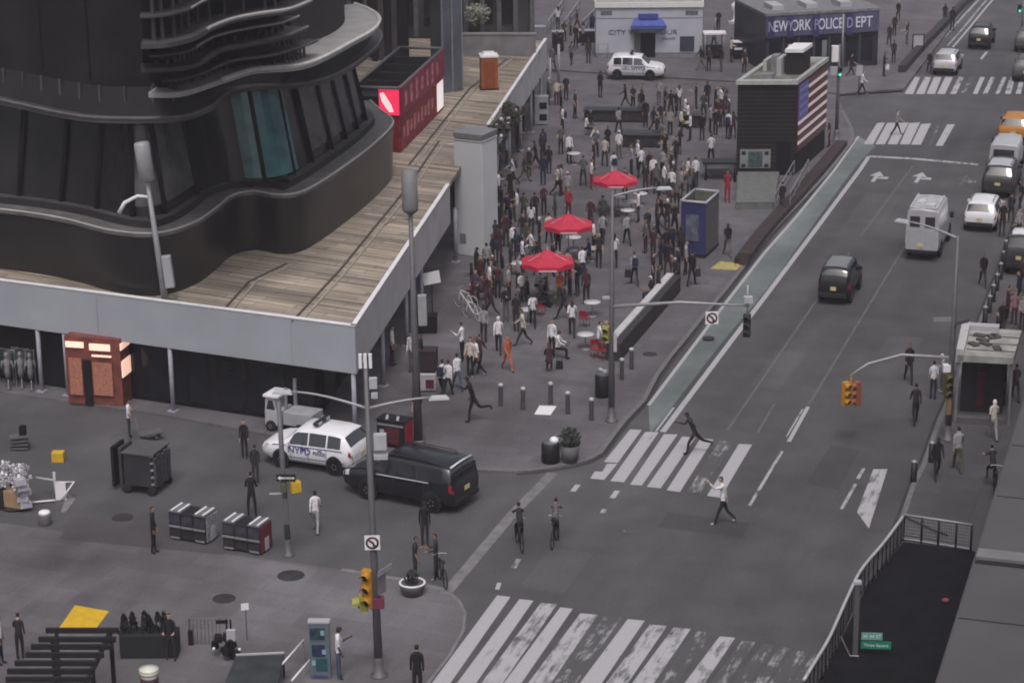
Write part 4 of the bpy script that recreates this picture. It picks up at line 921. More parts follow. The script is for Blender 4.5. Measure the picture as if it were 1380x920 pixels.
# B: antenna pole by the side fascia
p = G(564, 595, 0.0); zt_ = ZT(564, 595, 228, 0)
lb = thing("antenna_lamp", "tall grey antenna pole with fat drum top in front of the side fascia", "street lamp", tuple(p)); lb.rotation_euler = (0, -rad(.6), 0)
g = MB(); g.tube([(0, 0, 0), (0, 0, 4.6), (0, 0, zt_ * .86)], [.19, .15, .085], 10); g.build("pole", M_POLE, lb)
g = MB(); g.lathe([(.12, -.1), (.31, .05), (.33, .2), (.33, zt_ * .145), (.2, zt_ * .15), (.01, zt_ * .152)], (0, 0, zt_ * .848), 14); g.build("antenna_drum", mat("drum_mid_grey", (.17, .165, .17), .6, .1, .1), lb)
g = MB(); g.tube([(0, 0, zt_ * .82), (-.6, 0, zt_ * .83), (-1.1, .1, zt_ * .80)], .035, 6); g.build("curved_arm", M_POLEL, lb)
g = MB(); g.base(.36, -.1, zt_ * .44, zt_ * .55, .36, .3, 0, .02); g.build("equipment_box", M_POLEL, lb); flange(lb, .3)
# C: twin arm lamp with signal on the near corner
p = G(511, 910, ROAD); zt_ = ZT(511, 910, 470, ROAD) - ROAD
lc = thing("twin_arm_lamp", "tall twin arm street lamp with no turn sign and yellow signal on the near corner", "street lamp", tuple(p)); lc.rotation_euler = (0, -rad(.7), 0)
g = MB(); g.tube([(0, 0, 0), (0, 0, 4.5), (0, 0, zt_ * .96)], [.15, .12, .07], 10); g.build("pole", M_POLE, lc); flange(lc, .3)
for d, L, ri in ((Vector((-.97, .2, 0)), 2.5, .45), (Vector((.97, .1, 0)), 2.0, .25)): cobra(lc, "lamp_arm", (0, 0, zt_ * .825), d.normalized(), L, ri)
for s in (-1, 0, 1): g = MB(); g.base(s * .16, 0, zt_ * .945, zt_ * .985, .1, .14); g.build("camera_housing", M_WHITE, lc)
g = MB(); g.base(.22, 0, zt_ * .885, zt_ * .915, .25, .2); g.base(.25, -.05, zt_ * .858, zt_ * .872, .2, .2); g.build("sensor_box", M_LAMPH, lc)
MB().base(.36, .1, zt_ * .70, zt_ * .745, .4, .25).build("equipment_box", M_LAMPH, lc); MB().base(.36, .1, zt_ * .672, zt_ * .685, .45, .3).build("equipment_box", M_LAMPH, lc)
no_turn(lc, (-.02, -.17, ZT(503, 910, 728, ROAD) - ROAD), 0, .5)
zs = ZT(503, 910, 766, ROAD) - ROAD
signal(lc, (-.24, -.05, zs), -rad(20)).scale = (1.15, 1.15, 1.3); o = signal(lc, (-.42, .02, zs - .95), -rad(80), mat("signal_olive", (.26, .24, .05), .5), n=1); o.scale = (1.3, 1.3, 1.5)
board(lc, "side_sign", (.22, -.12, zs - .45), .42, .75, rad(55), mat("sign_back", (.16, .13, .15), .5)); board(lc, "street_sign", (.35, -.1, zs - .0), .8, .18, rad(60), M_POLEL)
g = MB(); g.base(.05, -.05, zs - 1.35, zs - 1.0, .45, .3); g.build("hand_signal", mat("dark_pink", (.16, .03, .06), .6), lc)
# D: lamp with long signal mast arm at the plaza tip
p = G(824, 567, 0.0); zt_ = ZT(824, 567, 257, 0)
ld = thing("mast_arm_lamp", "grey lamp post with long signal mast arm at the tip of the plaza", "street lamp", tuple(p))
g = MB(); g.tube([(0, 0, 0), (0, 0, 4), (0, 0, zt_)], [.15, .12, .06], 10); g.build("pole", M_POLE, ld); flange(ld, .28)
cobra(ld, "lamp_arm", (0, 0, zt_ - .25), Vector((1, .1, 0)).normalized(), 1.9, .3)
zm = ZT(824, 567, 413, 0); ma = (G(1008, 409, zm) - Vector((p.x, p.y, zm)))
e = Vector((ma.x, ma.y, zm))
e = G(1010, 412, zm + .35) - p; 
g = MB(); g.tube([(0, 0, zm), Vector((e.x * .5, e.y * .5, zm + .35)), e], [.08, .065, .05], 8); g.build("mast_arm", M_POLEL, ld)
q = e * .73; no_turn(ld, (q.x, q.y - .1, zm + .35 * .9 - .55), .05, .55)
g = MB(); g.tube([(e.x * .985, e.y * .985, e.z), (e.x * .985, e.y * .985, e.z + .9)], .03, 6); g.base(e.x * .99, e.y * .99, e.z + .15, e.z + .4, .35, .3); g.build("sensor_post", M_LAMPH, ld)
signal(ld, (e.x * .985, e.y * .985, e.z - .35), ang(AVE) - math.pi / 2, mat("signal_dark", (.035, .034, .038), .5)); 
g = MB(); g.base(e.x * .985, e.y * .985, e.z - .45, e.z, .05, .05); g.build("hanger", M_POLE, ld)
g = MB(); g.base(.14, -.1, zm * .62, zm * .78, .14, .2); g.build("equipment_box", M_LAMPH, ld); g = MB(); g.base(-.2, 0, zm + .35, zm + .45, .4, .12); g.build("bracket", M_LAMPH, ld)
signal(ld, (-.25, -.1, ZT(824, 567, 438, 0)), -.3, mat("signal_olive", ()), n=2)
# E: lamp and signal mast on the east kerb
p = G(1277, 592, 0.0); zt_ = ZT(1277, 592, 318, 0)
le = thing("mast_arm_lamp", "grey lamp post with curved signal mast arm by the pale roofed kiosk", "street lamp", tuple(p)); le.rotation_euler = (0, 0, 0)
g = MB(); g.tube([(0, 0, 0), (0, 0, 4), (.0, 0, zt_)], [.15, .12, .06], 10); g.build("pole", M_POLE, le); flange(le, .28)
e2 = G(1225, 297, zt_ + .3) - p; d = unit(e2); cobra(le, "lamp_arm", (0, 0, zt_ - .1), d, Vector((e2.x, e2.y, 0)).length, .35, .055)
zm = ZT(1277, 592, 482, 0); e = G(1147, 505, zm - .6) - p
g = MB(); m1 = G(1215, 478, zm) - p; m2 = G(1170, 490, zm - .2) - p; g.tube([(0, 0, zm), m1, m2, e], [.075, .065, .055, .045], 8); g.build("mast_arm", M_POLEL, le)
hd = ang(AVE) - math.pi / 2
so1 = signal(le, (e.x - .2, e.y, e.z - .3), hd + .9, M_SIGY); so2 = signal(le, (e.x + .28, e.y, e.z - .3), hd - .9, mat("signal_rust", (.25, .075, .035), .5))
g = MB(); g.base(e.x, e.y, e.z - 1.4, e.z, .08, .08); g.build("hanger", M_SIGY, le)
zs = ZT(1277, 592, 503, 0); signal(le, (-.12, -.1, zs), hd + .6, mat("signal_brown", (.09, .075, .03), .5)); 
g = MB(); g.base(-.05, -.13, zs - 1.75, zs - 1.05, .2, .16); g.build("pedestrian_signal", mat("signal_tan", (.2, .13, .06), .5), le)
g = MB(); g.base(-.2, 0, zs + .1, zs + .4, .3, .3); g.build("camera_housing", M_WHITE, le); board(le, "street_sign", (-.4, 0, ZT(1277, 592, 430, 0)), .9, .18, .1, M_POLEL)
board(le, "street_sign", (.35, 0, ZT(1277, 592, 434, 0)), .8, .16, .6, M_POLE)
# signal by the dark kiosk
p = G(1127, 190, 0.0); zt_ = ZT(1127, 190, 60, 0)
lf = thing("signal_pole", "pole with white cabinet and lit green signal beside the flag kiosk", "traffic signal", tuple(p))
g = MB(); g.tube([(0, 0, 0), (0, 0, zt_)], [.13, .08], 8); g.build("pole", M_POLE, lf); flange(lf, .35)
g = MB(); g.base(-.28, 0, ZT(1127, 190, 83, 0), ZT(1127, 190, 62, 0), .42, .4); g.build("white_cabinet", M_WHITE, lf)
signal(lf, (.06, -.12, ZT(1127, 190, 89, 0)), 0, mat("signal_dark", ()), lit=1, n=2); g = MB(); g.base(-.3, 0, ZT(1127, 190, 101, 0), ZT(1127, 190, 90, 0), .5, .3); g.build("pedestrian_signal", M_PALE, lf)
g = MB(); g.tube([(0.2, .1, zt_ * .7), (.2, .1, zt_ * 1.3)], .07, 7); g.build("upper_pole", M_STEEL, lf)
p = G(1157, 128, .1); lp = thing("sign_post", "post with square white sign above the pedestrian in white on the far corner", "sign", tuple(p))
g = MB(); g.tube([(0, 0, 0), (0, 0, 2.2)], .05, 6); g.build("post", M_POLE, lp); board(lp, "white_sign", (0, -.07, 1.75), .45, .75, 0, M_PALE)
p = G(1237, 70, .1); lp = thing("sign_board", "framed pale sign board standing on the far pavement left of the dark barrier", "sign", tuple(p))
g = MB(); [g.base(s * .42, 0, 0, 1.35, .08, .1) for s in (-1, 1)]; g.box((0, 0, 1.35), (.9, .1, .06)); g.build("frame", M_DARK2, lp); board(lp, "panel", (0, 0, .72), .74, 1.1, 0, M_PALE)
# green far signal at the right edge top
p = G(1376, 58, ROAD); lp = thing("signal_pole", "dark pole with lit green signal at the top right corner", "traffic signal", (p.x, p.y, 0))
g = MB(); g.tube([(0, 0, 0), (0, 0, 3.4)], .08, 8); g.build("pole", M_POLE, lp); signal(lp, (-.3, -.1, 3.0), 0, mat("signal_dark", ()), lit=1, n=2)
# F: sign pole in the near plaza
p = G(389, 748, ROAD); zt_ = ZT(389, 748, 540, ROAD) - ROAD
lf = thing("sign_pole", "grey sign pole with black one way sign in front of the police car", "sign pole", tuple(p)); lf.rotation_euler = (0, -rad(1.2), 0)
g = MB(); g.tube([(0, 0, 0), (0, 0, zt_)], [.115, .085], 10); g.build("pole", M_POLE, lf); flange(lf, .22)
zs = ZT(389, 748, 642, ROAD) - ROAD; ow = board(lf, "one_way_sign", (.1, -.13, zs), .72, .26, -.1, M_BLACK)
g = MB(); y = -.02; g.face([(-.32, y, 0), (-.2, y, .09), (-.2, y, .04), (.32, y, .04), (.32, y, -.04), (-.2, y, -.04), (-.2, y, -.09)]); a = g.build("arrow", M_WHITE, ow)
text_part("lettering", "ONE WAY", .075, M_BLACK, ow, face_mtx((.08, -.03, 0), (1, 0, 0)), .003)
g = MB(); g.base(.42, 0, zs - .62, zs - .2, .38, .3, .4, .03); g.build("yellow_signal_back", M_YELLOW, lf); g = MB(); g.base(-.02, -.06, zs - .55, zs - .25, .22, .3); g.build("bracket", mat("bracket_olive", (.09, .09, .05), .6), lf)
board(lf, "small_sign", (-.3, -.1, zs - .62), .5, .06, 0, M_LAMPH); g = MB(); g.base(0, -.09, 1.3, 2.3, .22, .12); g.build("meter_box", M_POLE, lf)
# ------------------------------------------------------------------ dark flag kiosk
f0, f1, fb = G(992, 236), G(1071, 236), G(1112, 190)
kd = unit(f1 - f0); kw = (f1 - f0).length; KZ = ZT(1000, 236, 108); kb = Vector((-kd.y, kd.x, 0)); kb = unit(G(1112, 78, KZ) - G(1071, 109, KZ)); KL = (G(1112, 78, KZ) - G(1071, 109, KZ)).length
kk = thing("recruiting_kiosk", "dark box kiosk with a lit stars and stripes flag along its street side", "kiosk", tuple(f0)); kk.location.z = 0
def kx(u, v, z): q = kd * (u * kw) + kb * (v * KL); return (q.x, q.y, z)
def kbox(name, m, u0, u1, v0, v1, z0, z1): 
    g = MB(); P = [Vector(kx(u, v, 0)) for u, v in ((u0, v0), (u1, v0), (u1, v1), (u0, v1))]; g.prism([(p.x, p.y) for p in P], z0, z1); return g.build(name, m, kk)
kbox("front_wall", mat("dark_cladding", (.017, .016, .016), .7, 0, .15, 1, spec=.2), 0, 1, 0, .985, 0, KZ - .25)
M_RIMK = mat("rim_pale", (.38, .39, .37), .5, .1, .15)
kbox("front_cornice", M_RIMK, -.02, 1.02, -.03, .03, KZ - .25, KZ); kbox("side_cornice", M_RIMK, .95, 1.02, .03, 1.0, KZ - .25, KZ); kbox("left_cornice", M_RIMK, -.02, .06, .03, 1.0, KZ - .25, KZ); kbox("back_cornice", M_RIMK, .06, .95, .95, 1.0, KZ - .25, KZ)
kbox("roof_deck", mat("roof_felt", (.13, .135, .12), .9, 0, .4, 1.5), .06, .95, .03, .95, KZ - .25, KZ - .2)
g = MB()
for k in range(18): z = .9 + k * (KZ - 1.4) / 18; a, b = Vector(kx(.0, -.004, z)), Vector(kx(1.0, -.004, z)); c = (a + b) / 2; g.box((c.x, c.y, z), (kw, .03, .03), ang(kd))
g.build("cladding_ribs", mat("rib_dark", (.03, .029, .028), .6), kk)
kbox("ac_unit", M_DARK2, .62, .9, .35, .6, KZ - .2, KZ + 1.2); kbox("ac_unit_top", M_WHITE, .6, .92, .33, .62, KZ + 1.2, KZ + 1.42); kbox("roof_vent", M_PALE, .48, .56, .3, .5, KZ - .2, KZ + .9); kbox("roof_vent", M_STEEL, .28, .4, .5, .6, KZ - .2, KZ + .8); kbox("roof_vent", M_RIMK, .14, .2, .5, .75, KZ - .2, KZ + .5); kbox("roof_duct", M_STEEL, .3, .5, .15, .2, KZ - .2, KZ + .15)
for i in range(3): kbox("roof_lamp", M_WHITE, .35 + .12 * i, .4 + .12 * i, .9, .93, KZ, KZ + .9)
# poster panel and glazing at the front
dd = Vector((kd.y, -kd.x, 0)); nrm = -unit(kb - kd * kb.dot(kd))
def kfront(name, m, u0, u1, z0, z1, off=.05):
    g = MB(); c = kd * (kw * (u0 + u1) / 2) + nrm * off; g.box((c.x, c.y, (z0 + z1) / 2), (kw * (u1 - u0), .06, z1 - z0), ang(kd)); return g.build(name, m, kk)
kfront("poster_frame", mat("poster_grey", (.2, .22, .22), .5, 0, .2, 2), .06, .58, .45, 1.62); kfront("poster_panel", mat("poster_teal", (.05, .075, .075), .4, 0, .5, 5), .2, .44, .55, 1.5, .09)
for u in (.12, .51):
    for z in (.62, 1.4): kfront("poster_plate", M_DARK2, u - .035, u + .035, z - .1, z + .1, .09)
kfront("front_door", M_GLASS, .68, .92, .12, 2.1, .04)
# flag: canton and stripes as lit strips on the street side
sd_ = kb; sn_ = Vector((kb.y, -kb.x, 0))
def kside(name, m, v0, v1, z0, z1, off=.06, th=.06):
    g = MB(); c = kd * kw + kb * (KL * (v0 + v1) / 2) + sn_ * off; g.box((c.x, c.y, (z0 + z1) / 2), (KL * (v1 - v0), th, z1 - z0), ang(kb)); return g.build(name, m, kk)
fz0, fz1 = 1.45, KZ - .45; sh = (fz1 - fz0) / 13
kside("flag_panel", mat("flag_dark_red", (.07, .018, .02), .5, 0, .2), .02, .97, fz0 - .1, fz1 + .1, .03)
M_FW = mat("flag_white_tube", (.62, .5, .5), .4, 0, .1, emit=.3); M_FR = mat("flag_red_tube", (.085, .026, .03), .4, 0, .2, emit=.05); M_FB = mat("flag_canton", (.06, .06, .2), .4, 0, .3, 6, emit=.3)
for k in range(13):
    z1 = fz1 - sh * k; v0 = .34 if k < 7 else .03
    kside("flag_stripe", M_FW if k % 2 else M_FR, v0, .96, z1 - sh * (.72 if k % 2 else .98), z1 - sh * .08, .085)
kside("flag_canton", M_FB, .03, .32, fz1 - sh * 7, fz1, .09)
g = MB()
for i in range(5):
    for j in range(4):
        c = kd * kw + kb * (KL * (.06 + .06 * i)) + sn_ * .13; z = fz1 - sh * (.9 + 1.6 * j); g.box((c.x, c.y, z), (.12, .02, .12), ang(kb))
g.build("canton_stars", M_PALE, kk)
# plinth, ramp and rail in front
a, b, c_, d_ = G(992, 282), G(1043, 282), G(1050, 240), G(994, 240)
g = MB(); g.prism([(q.x, q.y) for q in (a, b, c_, d_)], 0, .4); g.mi = 1; g.prism([(a.x, a.y - .02), (b.x, b.y - .02), (b.x, b.y + .1), (a.x, a.y + .1)], .4, .46)
o = g.build("stone_plinth", [mat("plinth_stone", (.12, .125, .12), .8, 0, .2), M_STRIP]); tag(o, "low pale stone plinth in front of the dark flag kiosk", "plinth")
rr = thing("kiosk_railing", "pair of thin pale handrails on the ramp at the corner of the flag kiosk", "railing", tuple(G(1048, 280)))
for off in (0, .9):
    P = [G(1044, 284) + Vector((off, .3 * off, 0)), G(1070, 238) + Vector((off, .3 * off, 0))]; g = MB(); P = [q - rr.location for q in P]
    for i in range(5): q = P[0].lerp(P[1], i / 4); g.tube([q, q + Vector((0, 0, 1.0))], .03, 5)
    g.tube([P[0] + Vector((0, 0, 1.0)), P[1] + Vector((0, 0, 1.0))], .035, 5); g.tube([P[0] + Vector((0, 0, .5)), P[1] + Vector((0, 0, .5))], .02, 5); g.build("handrail", M_STEEL, rr)
# dark barrier along the bike lane
bl = smooth_line([Vector((*XY(x, y), 0)) for x, y in [(1003, 356), (1035, 314), (1075, 270), (1112, 228), (1138, 196)]], 26)
jb = thing("low_barrier", "long low dark red brown barrier along the kerb of the green bike lane", "barrier", tuple(bl[12]))
g = MB()
A, B = inset(bl, -.18), inset(bl, .55)
for i in range(25):
    P = [A[i] - bl[12], A[i + 1] - bl[12], B[i + 1] - bl[12], B[i] - bl[12]]; g.prism([(q.x, q.y) for q in P], .0, .32)
g.build("kerb_block", mat("barrier_redbrown", (.034, .022, .024), .8, 0, .3, 2), jb)
g = MB(); g.base(bl[0].x - bl[12].x, bl[0].y - bl[12].y, 0, .7, .5, .5, ang(AVE), .04); g.build("end_block", mat("end_block", (.05, .035, .03), .8), jb)
# blue booth
p = G(917, 345); q = G(950, 348); bd = unit(q - p); w = (q - p).length; hz = ZT(920, 345, 272)
bt = thing("blue_booth", "tall blue booth with open pale framed top on the plaza", "booth", tuple(p)); bn = Vector((-bd.y, bd.x, 0))
def bbx(name, m, u0, u1, v0, v1, z0, z1, dep=2.6):
    g = MB(); P = [bd * (w * u) + bn * (dep * v) for u, v in ((u0, v0), (u1, v0), (u1, v1), (u0, v1))]; g.prism([(r.x, r.y) for r in P], z0, z1); return g.build(name, m, bt)
bbx("front_panel", M_BLUE, 0, 1, 0, .06, 0, hz); bbx("screen", mat("booth_screen", (.10, .11, .15), .4, 0, .5, 3), .22, .74, -.03, 0, hz * .3, hz * .78)
bbx("side_panel", mat("booth_side", (.10, .095, .085), .7, 0, .2), .95, 1, .06, 1, 0, hz); bbx("side_panel", mat("booth_side", ()), 0, .05, .06, 1, 0, hz); bbx("back_panel", mat("booth_side", ()), .05, .95, .94, 1, 0, hz)
bbx("inner_shelf", mat("booth_inner", (.08, .075, .1), .7, 0, .3, 3), .06, .94, .08, .93, hz * .75, hz * .8); bbx("bottom_plinth", M_DARK2, -.02, 1.02, -.02, 1.02, 0, .18)
g = MB(); P = [bd * (w * u) + bn * (2.6 * v) for u, v in ((0, 0), (1, 0), (1, 1), (0, 1), (0, 0))]
for a, b in zip(P, P[1:]): g.tube([(a.x, a.y, hz + .06), (b.x, b.y, hz + .06)], .07, 6)
g.build("top_frame", M_PALE, bt)
# ------------------------------------------------------------------ pavilion and police station at the far end
p0, p1 = G(803, 78, .1), G(946, 77, .1); pd = unit(p1 - p0); pw = (p1 - p0).length; pn = Vector((-pd.y, pd.x, 0)); PZ = ZT(803, 78, 7, .1)
pv = thing("pavilion", "long pale pavilion with bright cornice, blue awning and door behind the police car", "pavilion", tuple(p0))
M_PAV = mat("pavilion_panel", (.42, .425, .475), .6, 0, .08, .8)
def pvb(name, m, u0, u1, z0, z1, y0, y1):
    g = MB(); P = [pd * (pw * u) + pn * v for u, v in ((u0, y0), (u1, y0), (u1, y1), (u0, y1))]; g.prism([(r.x, r.y) for r in P], z0, z1); return g.build(name, m, pv)
pvb("wall", M_PAV, 0, 1, .35, PZ - .3, 0, 4); pvb("base_skirt", mat("pavilion_skirt", (.2, .2, .23), .7, 0, .2), .005, .995, 0, .35, .03, 3.9)
pvb("cornice", mat("cornice_white", (.7, .68, .66), .5, 0, .05), -.01, 1.01, PZ - .3, PZ + .1, -.15, 4.1); pvb("seam", mat("seam_grey", (.2, .2, .22), .6), 0, 1, PZ * .72, PZ * .735, -.02, 0)
pvb("roof", M_PALE, 0, 1, PZ + .1, PZ + .2, 0, 4)
M_LET = mat("sign_letters_grey", (.1, .1, .12), .6)
pvb("name_plate", mat("plate_dark", (.12, .12, .135), .6, 0, .4, 5), .045, .15, PZ * .79, PZ * .87, -.03, 0); pvb("name_plate", mat("plate_dark", ()), .84, .955, PZ * .78, PZ * .86, -.03, 0)
pvb("doorway", M_DARK, .42, .56, .0, 1.9, -.03, .02); pvb("door_leaf", mat("door_grey", (.1, .11, .11), .5), .36, .42, .0, 1.9, -.04, .02); pvb("dark_window", mat("window_slate", (.045, .05, .07), .3, 0, .1), .79, .925, .45, 1.6, -.04, .01)
for s, u in (("CITY WI", .26), ("YOUR", .66)):
    q = pd * (pw * u); text_part("lettering", s, .52, M_LET, pv, face_mtx((q.x, q.y - .03, PZ * .465), pd), .01, 1.2)
q = pd * (pw * .68); text_part("lettering", "SOUND", .26, M_LET, pv, face_mtx((q.x, q.y - .03, PZ * .345), pd), .01, 1.2)
g = MB(); M_AWN = mat("blue_awning", (.06, .09, .32), .6, 0, .15)
c = pd * (pw * .49)
prof = [(-1.35, -.9, 2.35), (-1.35, -.9, 2.6), (-1.05, -.05, 3.05), (1.05, -.05, 3.05), (1.35, -.9, 2.6), (1.35, -.9, 2.35)]
P = [Vector((c.x + x, c.y + y, z)) for x, y, z in prof]; P2 = [Vector((c.x - 1.35, c.y, 2.35)), Vector((c.x + 1.35, c.y, 2.35))]
g.face([P[1], P[4], P[3], P[2]]); g.face([P[0], P[5], P[4], P[1]]); g.face([P[0], P[1], P[2], P2[0]]); g.face([P[5], P2[1], P[3], P[4]]); g.build("awning", M_AWN, pv)
g = MB(); g.box((c.x, c.y - .1, 3.2), (1.5, .5, .35)); g.build("awning_sign", mat("awning_sign", (.05, .07, .26), .6), pv)
g = MB(); q = pd * -.0; g.tube([(.15, -.3, 0), (.15, -.3, 1.1), (.9, -.3, 1.1), (.9, -.3, 0)], .03, 5); g.build("handrail", M_STEEL, pv)
# police station
p0, p1 = G(1030, 97, .1), G(1182, 88, .1); p0 = Vector((p1.x, p1.y, p1.z)) + (unit(p0 - p1) * (p0 - p1).length); pd = unit(p1 - p0); pw = (p1 - p0).length; pn = Vector((-pd.y, pd.x, 0)); SZ = ZT(1180, 88, 12, .1)
ps = thing("police_station", "dark glazed police station with a purple sign band of pale letters", "police station", tuple(p0))
def psb(name, m, u0, u1, z0, z1, y0, y1):
    g = MB(); P = [pd * (pw * u) + pn * v for u, v in ((u0, y0), (u1, y0), (u1, y1), (u0, y1))]; g.prism([(r.x, r.y) for r in P], z0, z1); return g.build(name, m, ps)
psb("wall", mat("station_wall", (.016, .019, .028), .4, 0, .4, .8), 0, 1, 0, SZ - .2, 0, 7); psb("roof", mat("station_roof", (.16, .16, .165), .8, 0, .3), -.01, 1.01, SZ - .2, SZ, -.2, 7.2)
z0_, z1_ = ZT(1180, 88, 43, .1), ZT(1180, 88, 17, .1)
psb("sign_band", mat("sign_band_purple", (.075, .072, .13), .5, 0, .3, 1.5), .0, .99, z0_, z1_, -.25, 0)
for k, u in enumerate((.012, .178, .405, .70)): psb("sign_block", mat("sign_block_blue", (.032, .028, .1), .5, 0, .2), u, u + .055, z0_ - .15, z1_ + .1, -.3, -.25)
M_NEON = mat("sign_letters_pale", (.55, .56, .66), .4, 0, .1, emit=.12); M_DIM = mat("sign_letters_dim", (.3, .29, .46), .4)
zc = (z0_ + z1_) / 2
for s, u, sx in (("EW", .125, .62), ("ORK", .30, .66), ("OLICE", .56, .62), ("EPT", .855, .74)):
    q = pd * (pw * u) - pn * .28; text_part("lettering", s, 1.15, M_NEON, ps, face_mtx((q.x, q.y, zc), pd), .02, sx)
for s, u in (("N", .04), ("Y", .206), ("P", .433), ("D", .728)):
    q = pd * (pw * u) - pn * .33; text_part("lettering", s, 1.1, M_DIM, ps, face_mtx((q.x, q.y, zc), pd), .02, .62)
for k in range(7): u = .04 + .135 * k; psb("window", M_GLASS, u, u + .1, .4, z0_ - .35, -.03, 0)
for k in range(7): u = .017 + .135 * k; psb("mullion", mat("mullion_slate", (.06, .065, .075), .5, .2), u, u + .012, 0, z0_ - .1, -.1, 0)
psb("notice_panel", mat("notice_grey", (.16, .18, .19), .5), .5, .54, z0_ - 1.7, z0_ - .5, -.12, -.03)
for k in range(3): psb("roof_unit", M_PALE, .1 + .3 * k, .2 + .3 * k, SZ, SZ + .35, 1, 3)
# ================================================================== east side: canopy, fence, street signs, kiosk
CZ = 7.0
e0, e1 = G(1263, 919, CZ), G(1380, 541, CZ); ed = unit(e1 - e0); en_ = Vector((ed.y, -ed.x, 0)); L0 = (e1 - e0).length
cn = thing("building_canopy", "plain grey flat building canopy filling the lower right corner above the fenced dark roof", "canopy", (e0.x, e0.y, CZ))
M_CAN = mat("canopy_roof", (.077, .073, .079), .8, 0, .14, .35)
rs = G(1311, 752, CZ); ur = (rs - e0).dot(ed)
def cnb(name, m, u0, u1, v0, v1, z0, z1):
    g = MB(); P = [ed * u + en_ * v for u, v in ((u0, v0), (u1, v0), (u1, v1), (u0, v1))]; g.prism([(r.x, r.y) for r in P], z0, z1); return g.build(name, m, cn)
cnb("canopy_slab", M_CAN, -14, ur, .0, 14, -.9, .0); cnb("upper_slab", M_CAN, ur, L0 + 40, .0, 14, -.9, -.0); cnb("edge_trim", mat("canopy_edge", (.06, .057, .06), .7), -14, L0 + 40, -.05, 0, -.95, -.02)
cnb("upstand", mat("canopy_pale", (.16, .155, .16), .7, 0, .1), ur - .1, ur + .55, .02, 14, .0, .12); cnb("gutter", M_DARK2, ur - .35, ur - .1, .02, 14, .0, .03)
cnb("unseen_upper_storey", M_DARK2, -14, L0 + 40, 9.0, 14, 0.13, 13); [cnb("roof_seam", M_DARK2, u, u + .05, .05, 14, .0, .012) for u in (-9.5, -5.2, -1.0, 4.1, 13.5, 18.2, 23.0) if abs(u - ur) > 1]; cnb("wall_below", M_DARK, -14, L0 + 40, 1.2, 14, -CZ, -.9)  # upper storey is out of view, added to block sky from the east
# fence with railings along the kerb and across
FL = [(1082, 955), (1100, 925), (1118, 893), (1142, 838), (1160, 802), (1190, 765), (1216, 729)]
fp = smooth_line([Vector((*XY(x, y), 0)) for x, y in FL], 30)
fe = thing("iron_fence", "curved black iron railing with pale top rail around the dark roof at the lower right", "fence", tuple(fp[15])); FH = 1.02
o0 = Vector(fp[15])
g = MB(); g.tube([p - o0 + Vector((0, 0, FH)) for p in fp], .06, 6); g.build("top_rail", M_LAMPH, fe); g = MB(); g.tube([p - o0 + Vector((0, 0, .1)) for p in fp], .03, 5); g.build("bottom_rail", M_BLACK, fe)
bal = smooth_line([Vector(p) for p in fp], 57)
for i, p in enumerate(bal):
    g = MB(); q = p - o0; r = .055 if i % 6 == 0 else .03; g.tube([(q.x, q.y, 0), (q.x, q.y, FH)], r, 5); g.build("baluster" if i % 6 else "fence_post", M_BLACK if i % 2 else M_POLE, fe)
pan = [G(1217, 728), G(1308, 742)]
fw_ = thing("wire_fence", "see through mesh fence panels crossing the pavement at the back of the dark roof", "fence", tuple(pan[0])); d = pan[1] - pan[0]
g = MB(); g.tube([(0, 0, 1.05), (d.x, d.y, 1.05)], .045, 6); g.tube([(0, 0, .08), (d.x, d.y, .08)], .03, 5); g.build("rail", M_POLEL, fw_)
for k in (0, .27, .52, .78, 1.0): g = MB(); g.tube([(d.x * k, d.y * k, 0), (d.x * k, d.y * k, 1.05)], .045, 6); g.build("post", M_BLACK, fw_)
g = MB()
for k in range(40): u = k / 39; g.tube([(d.x * u, d.y * u, .08), (d.x * u, d.y * u, 1.02)], .007, 4)
for k in range(7): z = .15 + .13 * k; g.tube([(0, 0, z), (d.x, d.y, z)], .006, 4)
g.build("wire_mesh", M_STEEL, fw_)
g = MB(); g.tube([(d.x * t, d.y * t - .05, 1.0 - .75 * math.sin(t * 1.4) + .15 * t) for t in (0, .1, .2, .35, .5, .65)], .03, 6); g.build("hanging_cable", M_BLACK, fw_)
g = MB(); q = G(1274, 812); g.ball(q + Vector((0, 0, .1)), (.14, .1, .09), 8); tag(g.build('cloth_scrap', mat('scrap_red', (.2, .05, .07), .8), None), 'small reddish scrap lying alone on the fenced dark roof', 'scrap')
# street sign pole by the fence
p = G(1152, 881); zt_ = ZT(1152, 881, 786)
sp_ = thing("street_sign_pole", "square grey post with green street name signs inside the lower right fence", "street sign", tuple(p))
g = MB(); g.base(0, 0, 0, zt_, .16, .16); g.build("post", M_POLE, sp_); g = MB(); g.base(0, 0, zt_, zt_ + .1, .24, .22); g.build("post_cap", M_LAMPH, sp_)
za, zb = ZT(1152, 881, 855), ZT(1152, 881, 867)
s1 = board(sp_, "street_sign", (.53, -.12, za), .7, .26, -.08, mat("sign_pale_green", (.13, .33, .27), .5, 0, .1)); text_part("lettering", "W 44 ST", .17, M_WHITE, s1, face_mtx((0, -.022, 0), (1, 0, 0)), .004)
s2 = board(sp_, "street_sign", (.68, -.12, zb), 1.0, .27, -.1, M_GREENS); text_part("lettering", "Times Square", .15, M_WHITE, s2, face_mtx((0, -.022, 0), (1, 0, 0)), .004)
g = MB(); g.tube([(-.5, -.1, .7), (-.2, -.2, .05), (.1, -.2, .03)], .025, 5); g.build("brace", M_STEEL, sp_)
